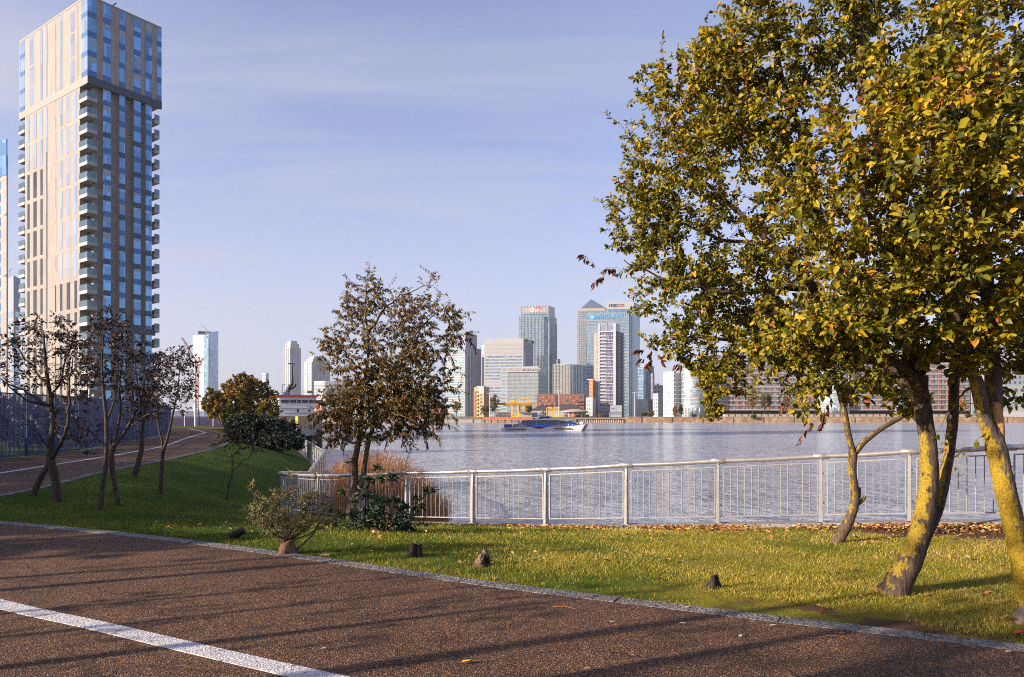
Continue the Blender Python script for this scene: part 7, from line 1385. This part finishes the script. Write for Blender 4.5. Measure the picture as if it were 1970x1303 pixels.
def yellow_rig():
    d = 549; x = lambda p: (p - CX) * d / F; z = lambda y: EYE - (y - HY) * d / F; t = thing('rig', P(1064, 805, d), 'small yellow framed rig with white sheets in front of the dark roofed hall', 'rig'); M_Y2 = MATS['crane_yellow']; mb = MB()
    for px in (1052, 1063, 1075): mb.box(x(px) - .3, x(px) + .3, d, d + .6, FAR_Z, z(783))
    mb.box(x(1051), x(1077), d, d + .6, z(785), z(783)); mb.box(x(1051), x(1077), d, d + .6, z(790), z(789)); mb.box(x(1055), x(1074), d, d + .5, z(788), z(786)); mb.build('frame', M_Y2, t); mb = MB(); mb.box(x(1054), x(1062), d + .1, d + .3, z(803), z(791)); mb.box(x(1064), x(1072), d + .1, d + .3, z(803), z(792)); mb.build('white_sheet', C_WHITE, t); mb = MB(); mb.box(x(1070), x(1079), d - 2, d, z(804), z(798)); mb.build('yellow_hopper', M_Y2, t)
yellow_rig()
t, fl, fr, _ = bld('apartment_block', 'narrow ochre apartment slab seen just left of the white balcony tower', 1133, 1141, 1144, 622, 620, 630, 731, C_ORANGE, z0=FAR_Z); win_rows(t, fl, C_CREAM, .3, .8, 12, fl.z1 - 1, 6, 1, .5, .5); one(t, fl, 'roof_slab', C_STEEL, -1.5, fl.W + .3, fl.z1, fl.z1 + .6, .3, 3)
t, fl, fr, _ = bld('apartment_block', 'low white flats with balconies at the left foot of the white balcony tower', 1127, 1140, 1146, 600, 597, 606, 765, C_WHITE); win_rows(t, fl, G_MID, .1, .9, 2, fl.z1 - 1, 4, 3, .5, .5)
t = thing('kiosk', P(1184, 800, 552), 'white boxy kiosk carrying two blank white boards on the wharf', 'kiosk'); x = lambda p: (p - CX) * 552 / F; z = lambda y: EYE - (y - HY) * 552 / F
mb = MB(); mb.box(x(1174), x(1196), 552, 556, FAR_Z, z(798.5)); mb.build('body', C_WHITE, t); mb = MB(); mb.box(x(1174), x(1196), 551.9, 556.1, z(798.4), z(793.2)); mb.build('grey_band', C_STEEL, t)
for p0, p1 in ((1174, 1184.6), (1185.4, 1196)): mb = MB(); mb.box(x(p0), x(p1), 551.5, 552.5, z(793), z(780)); mb.build('board', C_WHITE, t)
mb = MB(); mb.box(x(1176.5), x(1181.5), 551.35, 551.5, z(786.4), z(785.2)); mb.build('board_mark', C_DARK, t)
# white flats and the curved glass end
def flats(label, xl, xc, xr, d, yt, mat, wm, rows, cl, cr, name='apartment_block', fw=.45, fh=.45, dl=4, dr=10):
    t, fl, fr, q = bld(name, label, xl, xc, xr, d + dl, d, d + dr, yt, mat)
    win_rows(t, fl, wm, .04, .96, 1.2, fl.z1 - .6, rows, cl, fw, fh); 
    if cr: win_rows(t, fr, wm, .05, .95, 1.2, fr.z1 - .6, rows, cr, fw, fh)
    return t, fl, fr
t, fl, fr = flats('low white flats with blue windows at the left end of the right bank row', 1224, 1246, 1256, 640, 768, C_WHITE, [G_MID, G_BLUE], 4, 4, 2); t, fl, fr = flats('white stepped block with small square windows left of the tall white flats', 1256, 1266, 1280, 585, 757, C_WHITE, G_MID, 6, 2, 4, dl=8, dr=4)
t, fl, fr = flats('grey topped narrow block behind the white stepped one', 1258, 1270, 1278, 640, 741, C_STONE, G_DARK, 8, 2, 2)
t, fl, fr = flats('tall white flats with rows of square windows beside the curved glass block', 1276, 1296, 1311, 575, 717, C_WHITE, G_MID, 10, 4, 3, dl=6, dr=5)
for i in range(10): one(t, fr, 'balcony', C_WHITE, fr.W * .1, fr.W * 1.0, 2 + i * 3.2, 2 + i * 3.2 + .9, 1.0, 1.4)
one(t, fl, 'roof_terrace', C_CREAM, fl.W * .1, fl.W, fl.z1, fl.z1 + 1.2, -.5, 3)
def curved(label, xc, rpx, d, ytop, floors, seed, ybase=797.5):
    r = rpx * d / F; c = Vector((*XY(xc, d + r), 0)); z = lambda y: EYE - (y - HY) * d / F; t = thing('apartment_block', (c.x, c.y, FAR_Z), label, 'building', 'curved glass apartment blocks'); K = 36; top = z(ytop); z0 = z(ybase) + 5.5
    def cyl(name, mat, rr, a, b):
        mb = MB(); mb.prism([(c.x + rr * math.cos(2 * math.pi * k / K), c.y + rr * math.sin(2 * math.pi * k / K)) for k in range(K)], a, b, True); return mb.build(name, mat, t)
    cyl('glass_drum', glass('drum_glass', (.42, .5, .52), .15, .45, .35, (2.2, 2.2, 3.3)), r * .95, FAR_Z, top); h = (top - z0) / floors
    for i in range(floors + 1): cyl('balcony_slab', C_WHITE, r * 1.0, z0 + i * h - .35, z0 + i * h + .35)
    cyl('roof_drum', C_WHITE, r * .7, top, top + 1.6); mb = MB()
    for k in range(9): a = math.pi + math.pi * (k + .5) / 9; mb.tube([(c.x + r * .96 * math.cos(a), c.y + r * .96 * math.sin(a), FAR_Z - .1), (c.x + r * .96 * math.cos(a), c.y + r * .96 * math.sin(a), z0)], .45, 7)
    mb.build('column', C_WHITE, t)
curved('curved glass apartment block with white balcony rings, left end of the red brick range', 1334, 22.5, 566, 699, 10, 1); curved('curved glass apartment block with white rings and tall columns behind the forked tree', 1602, 29, 566, 690, 10, 2)
def brick_range(label, x0, x1, d, ytop, bays, floors, seed, mat=C_BRICK):
    R = random.Random(seed); t, fl, fr, q = bld('apartment_block', label, x0, x1 - 3, x1, d, d, d + 14, ytop, C_STONE, group='red brick apartment ranges'); z0 = 6.0; h = (fl.z1 - z0) / floors; W = fl.W / bays
    for i in range(floors):
        one(t, fl, 'window_band', glass('range_glass', (.2, .24, .28), .2, .35, .6, (1.4, 1.4, 3.1)), 0, fl.W, z0 + i * h + .5, z0 + (i + 1) * h - .1, .2, .4); one(t, fl, 'balcony', C_STONE, fl.W * .01, fl.W * .99, z0 + i * h - .2, z0 + i * h + .15, .9, 1.3); one(t, fl, 'balustrade', plain('range_balustrade', (.36, .36, .36), .5), fl.W * .02, fl.W * .98, z0 + i * h + .3, z0 + i * h + 1.0, .8, .06)
    for b in range(bays + 1):
        w = W * (.34 if b % 3 else .2); one(t, fl, 'brick_pier', mat if b % 3 else C_ORANGE, max(0, b * W - w / 2), min(fl.W, b * W + w / 2), z0, fl.z1 + .6, .65, 1.0)
    one(t, fl, 'ground_floor', G_DARK, 0, fl.W, FAR_Z, z0 - .4, -.0, .3); one(t, fl, 'roof_plant', C_STEEL, fl.W * .5, fl.W * .7, fl.z1, fl.z1 + 3.5, -2, 4)
brick_range('long red brick apartment range with pale balconies between the two curved glass blocks', 1356, 1572, 580, 684, 17, 12, 3); brick_range('red brick apartment range right of the second curved block behind the big trunk', 1634, 1720, 575, 676, 6, 12, 4); brick_range('orange brick apartment range between the trunks on the right', 1735, 1868, 590, 672, 9, 12, 5)
t, fl, fr = flats('grey boxy block with bands of windows at the far right behind the lichen trunk', 1870, 1990, 2030, 560, 742, C_STONE, G_DARK, 4, 9, 4); one(t, fl, 'white_terrace', C_WHITE, 0, fl.W, FAR_Z, 5, 2.5, 3); t, fl, fr = flats('tall grey block behind the boxy one at the right edge', 1905, 2000, 2060, 640, 640, C_STEEL, G_DARK, 16, 9, 4)
quay('pale upper terrace wall with railing posts on the opposite bank', 1395, 1900, 797.5, 548, C_CREAM, 40, zb=FAR_Z - .2)
mb = MB(); a = XY(1380, 540); b = XY(1960, 540); mb.add([(a.x, 539, FAR_Z + .05), (b.x, 539, FAR_Z + .05), (b.x, 547, FAR_Z + .4), (a.x, 547, FAR_Z + .4)], [(0, 1, 2, 3)]); tag(mb.build('riverside_bank', plain('dry_bank', (.3, .22, .12), .95, var=.4, scale=.3)), 'dry grassy strip on top of the far embankment', 'grass', kind='structure')
# trees on the opposite bank
def far_tree(label, px, ybase, ytop, wpx, d, tint, seed, kind=L_FARAUT, n=70, cat='tree', name='riverside_tree'):
    r = wpx / 2 * d / F; b = P(px, ybase, d); hgt = (ybase - ytop) * d / F; c = (b.x, b.y, b.z + hgt * .58); R = random.Random(seed)
    lobes = [((c[0] + R.uniform(-.35, .35) * r, c[1], c[2] + R.uniform(-.15, .2) * hgt), (r * .72, r * .7, hgt * .32), n // 2) for _ in range(3)] + [((c[0], c[1], c[2] + hgt * .1), (r * .6, r * .6, hgt * .34), n // 2)]
    return bush(name, label, cat, lobes, kind, .85, .55, [([(b.x, b.y, b.z - .3), (b.x + .2, b.y, b.z + hgt * .3), (b.x, b.y, b.z + hgt * .75)], [.28, .2, .06])], seed, (7, 10), 'trees along the opposite bank', (tint, .18))
for a in (('tall yellow green poplar beside the tan apartment block on the far bank', 952, 803, 757, 24, 556, .38, 201), ('round ochre tree in front of the tan apartment block', 933, 803, 780, 22, 553, .42, 202), ('low brown tree on the far bank above the dark warehouses right of the weeping tree', 878, 800, 771, 26, 600, .55, 203),
          ('red brown small tree before the tall white flats', 1299, 802, 779, 9, 560, 1.0, 204), ('dark green small tree next to the red brown one', 1310, 802, 779, 9, 560, .05, 205), ('left golden tree before the red brick range', 1448, 797, 758, 26, 552, .62, 206), ('middle golden tree before the red brick range', 1470, 797, 756, 20, 553, .58, 207),
          ('dull olive tree between the golden ones before the red brick range', 1480, 797, 757, 15, 556, .35, 208), ('bright yellow tree left of the second curved block', 1545, 797, 754, 32, 552, .66, 209), ('brown tree beside the bright yellow one', 1513, 797, 760, 18, 553, .5, 210), ('yellow low tree right of the big trunk on the far bank', 1765, 797, 776, 18, 552, .65, 211), ('orange brown tree behind the fork of the right hand trunk', 1850, 797, 768, 30, 552, .75, 212),
          ('ochre tree behind the gantry crane', 1018, 800, 773, 18, 566, .55, 214)): far_tree(*a)
for a in (('round dark shrub on the right bank wall near its left end', 1240, 803, 793, 14, 545, .3, 215), ('olive shrub on the right bank beside the low white flats', 1252, 803, 790, 16, 546, .45, 216), ('small round shrub clinging to the middle of the embankment', 1451, 806, 797, 11, 531, .2, 217), ('small dark shrub on the embankment below the left curved block', 1335, 804, 798, 9, 533, .2, 218), ('reddish shrub on the timber wharf', 1156, 803, 797, 9, 545, .85, 219), ('green shrub left on the pavilion terrace', 1112, 804, 799, 8, 543, .1, 220), ('green shrub right on the pavilion terrace', 1130, 804, 799, 10, 543, .12, 221)): far_tree(*a, n=40, cat='shrub', name='riverside_shrub')
lamp(942.5, 804, 757, 545, 'tall white floodlight mast in front of the yellow green poplar', 2, 'floodlight masts on the opposite bank'); lamp(1075.5, 804, 752, 545, 'tall white floodlight mast in front of the red brick flats', 2, 'floodlight masts on the opposite bank'); lamp(1138, 800, 764, 545, 'shorter pale mast left of the white balcony tower', 2, 'floodlight masts on the opposite bank'); lamp(1220.5, 802, 756, 545, 'floodlight mast with a double head right of the white balcony tower', 2, 'floodlight masts on the opposite bank')
# ---------------------------------------------------------------- air, sun, sky, camera
def haze():
    m = bpy.data.materials.new('pale_air'); m.use_nodes = True; nt = m.node_tree; nt.nodes.clear(); out = nt.nodes.new('ShaderNodeOutputMaterial'); v = nt.nodes.new('ShaderNodeVolumePrincipled')
    v.inputs['Color'].default_value = (1.0, 0.95, 0.9, 1); v.inputs['Density'].default_value = HAZE; v.inputs['Anisotropy'].default_value = 0.3; nt.links.new(v.outputs[0], out.inputs['Volume'])
    mb = MB(); mb.box(-1720, 1720, -950, 1760, WATER_Z - 2.6, 262); o = mb.build('haze', m); tag(o, 'thin bluish haze over the river and the far towers', 'haze', kind='stuff')
HAZE = 0.00011
if HAZE: haze()
sun = bpy.data.lights.new('sun', 'SUN'); sun.energy = 5.0; sun.angle = math.radians(0.53); sun.color = (1.0, 0.84, 0.67); so = bpy.data.objects.new('sun', sun); COL.objects.link(so)
sd = Vector((SUN_AZ.x * math.cos(SUN_EL), SUN_AZ.y * math.cos(SUN_EL), math.sin(SUN_EL))).normalized(); so.rotation_euler = sd.to_track_quat('Z', 'Y').to_euler(); so.location = sd * 60
w = bpy.data.worlds.new('World'); SC.world = w; w.use_nodes = True; nt = w.node_tree; L = nt.links.new; bg = nt.nodes['Background']
sky = N(nt, 'ShaderNodeTexSky', sky_type='NISHITA', sun_disc=False); sky.sun_elevation = SUN_EL; sky.sun_rotation = math.atan2(SUN_AZ.x, SUN_AZ.y); sky.air_density = 0.8; sky.dust_density = 1.1; sky.ozone_density = 2.0; sky.altitude = 10
# thin streaks of high cirrus
tc = N(nt, 'ShaderNodeTexCoord'); sp = N(nt, 'ShaderNodeSeparateXYZ'); L(tc.outputs['Generated'], sp.inputs[0])
mz = N(nt, 'ShaderNodeMath', operation='MAXIMUM'); L(sp.outputs['Z'], mz.inputs[0]); mz.inputs[1].default_value = 0.0; mz2 = N(nt, 'ShaderNodeMath', operation='ADD'); L(mz.outputs[0], mz2.inputs[0]); mz2.inputs[1].default_value = 0.12
dx = N(nt, 'ShaderNodeMath', operation='DIVIDE'); dy = N(nt, 'ShaderNodeMath', operation='DIVIDE'); L(sp.outputs['X'], dx.inputs[0]); L(mz2.outputs[0], dx.inputs[1]); L(sp.outputs['Y'], dy.inputs[0]); L(mz2.outputs[0], dy.inputs[1])
cb = N(nt, 'ShaderNodeCombineXYZ'); L(dx.outputs[0], cb.inputs[0]); L(dy.outputs[0], cb.inputs[1]); mp = N(nt, 'ShaderNodeMapping'); mp.inputs['Rotation'].default_value = (0, 0, 0.55); mp.inputs['Scale'].default_value = (0.5, 1.1, 1); L(cb.outputs[0], mp.inputs[0])
n1 = N(nt, 'ShaderNodeTexNoise', Scale=0.9, Detail=6.0, Roughness=0.5, Distortion=1.4); L(mp.outputs[0], n1.inputs['Vector']); r1 = ramp(nt, [(0.3, 0.1), (0.52, 0.36), (0.75, 0.9)]); L(n1.outputs['Fac'], r1.inputs['Fac']); hi_ = N(nt, 'ShaderNodeMapRange'); L(sp.outputs['Z'], hi_.inputs['Value']); hi_.inputs['From Min'].default_value = 0.42; hi_.inputs['From Max'].default_value = 0.72; hi_.inputs['To Min'].default_value = 1.0; hi_.inputs['To Max'].default_value = 0.0; cm = N(nt, 'ShaderNodeMath', operation='MULTIPLY'); m2_ = N(nt, 'ShaderNodeMapping'); m2_.inputs['Rotation'].default_value = (0, 0, 0.95); m2_.inputs['Scale'].default_value = (0.3, 2.6, 1); L(cb.outputs[0], m2_.inputs[0]); n2_ = N(nt, 'ShaderNodeTexNoise', Scale=1.3, Detail=5.0, Roughness=0.55, Distortion=0.7); L(m2_.outputs[0], n2_.inputs['Vector']); r2_ = ramp(nt, [(0.46, 0.0), (0.72, 0.3)]); L(n2_.outputs['Fac'], r2_.inputs['Fac']); sm_ = N(nt, 'ShaderNodeMath', operation='ADD', use_clamp=True); L(r1.outputs['Color'], sm_.inputs[0]); L(r2_.outputs['Color'], sm_.inputs[1]); L(sm_.outputs[0], cm.inputs[0]); L(hi_.outputs[0], cm.inputs[1])
tint = N(nt, 'ShaderNodeMix', data_type='RGBA', blend_type='MULTIPLY'); tint.inputs[0].default_value = 1; tint.inputs[7].default_value = (1.09, 0.95, 1.07, 1); L(sky.outputs[0], tint.inputs[6])
mx = N(nt, 'ShaderNodeMix', data_type='RGBA'); ve = N(nt, 'ShaderNodeMapRange', interpolation_type='SMOOTHSTEP'); L(sp.outputs['Z'], ve.inputs['Value']); ve.inputs['From Min'].default_value = -0.05; ve.inputs['From Max'].default_value = 0.55; ve.inputs['To Min'].default_value = 0.85; ve.inputs['To Max'].default_value = 0.0; vm_ = N(nt, 'ShaderNodeMath', operation='MAXIMUM'); L(ve.outputs[0], vm_.inputs[0]); L(cm.outputs[0], vm_.inputs[1]); L(vm_.outputs[0], mx.inputs[0]); L(tint.outputs[2], mx.inputs[6]); mx.inputs[7].default_value = (2.5, 2.55, 3.05, 1); L(mx.outputs[2], bg.inputs['Color']); bg.inputs['Strength'].default_value = 0.124
cam = bpy.data.cameras.new('camera'); cam.sensor_width = 36; cam.lens = 36 * F / 1970; cam.shift_y = (HY - 651.5) / 1970; cam.clip_start = 0.1; cam.clip_end = 12000; co = bpy.data.objects.new('camera', cam); COL.objects.link(co); co.location = (0, 0, EYE); co.rotation_euler = (math.radians(90), 0, 0); SC.camera = co
SC.view_settings.view_transform = 'Standard'; SC.view_settings.look = 'None'; SC.view_settings.exposure = 1.0; SC.view_settings.gamma = 1.0
SC.cycles.max_bounces = 6; SC.cycles.diffuse_bounces = 2; SC.cycles.glossy_bounces = 3; SC.cycles.transmission_bounces = 3; SC.cycles.transparent_max_bounces = 8; SC.cycles.volume_bounces = 0; SC.cycles.use_denoising = False; SC.cycles.filter_width = 1.0
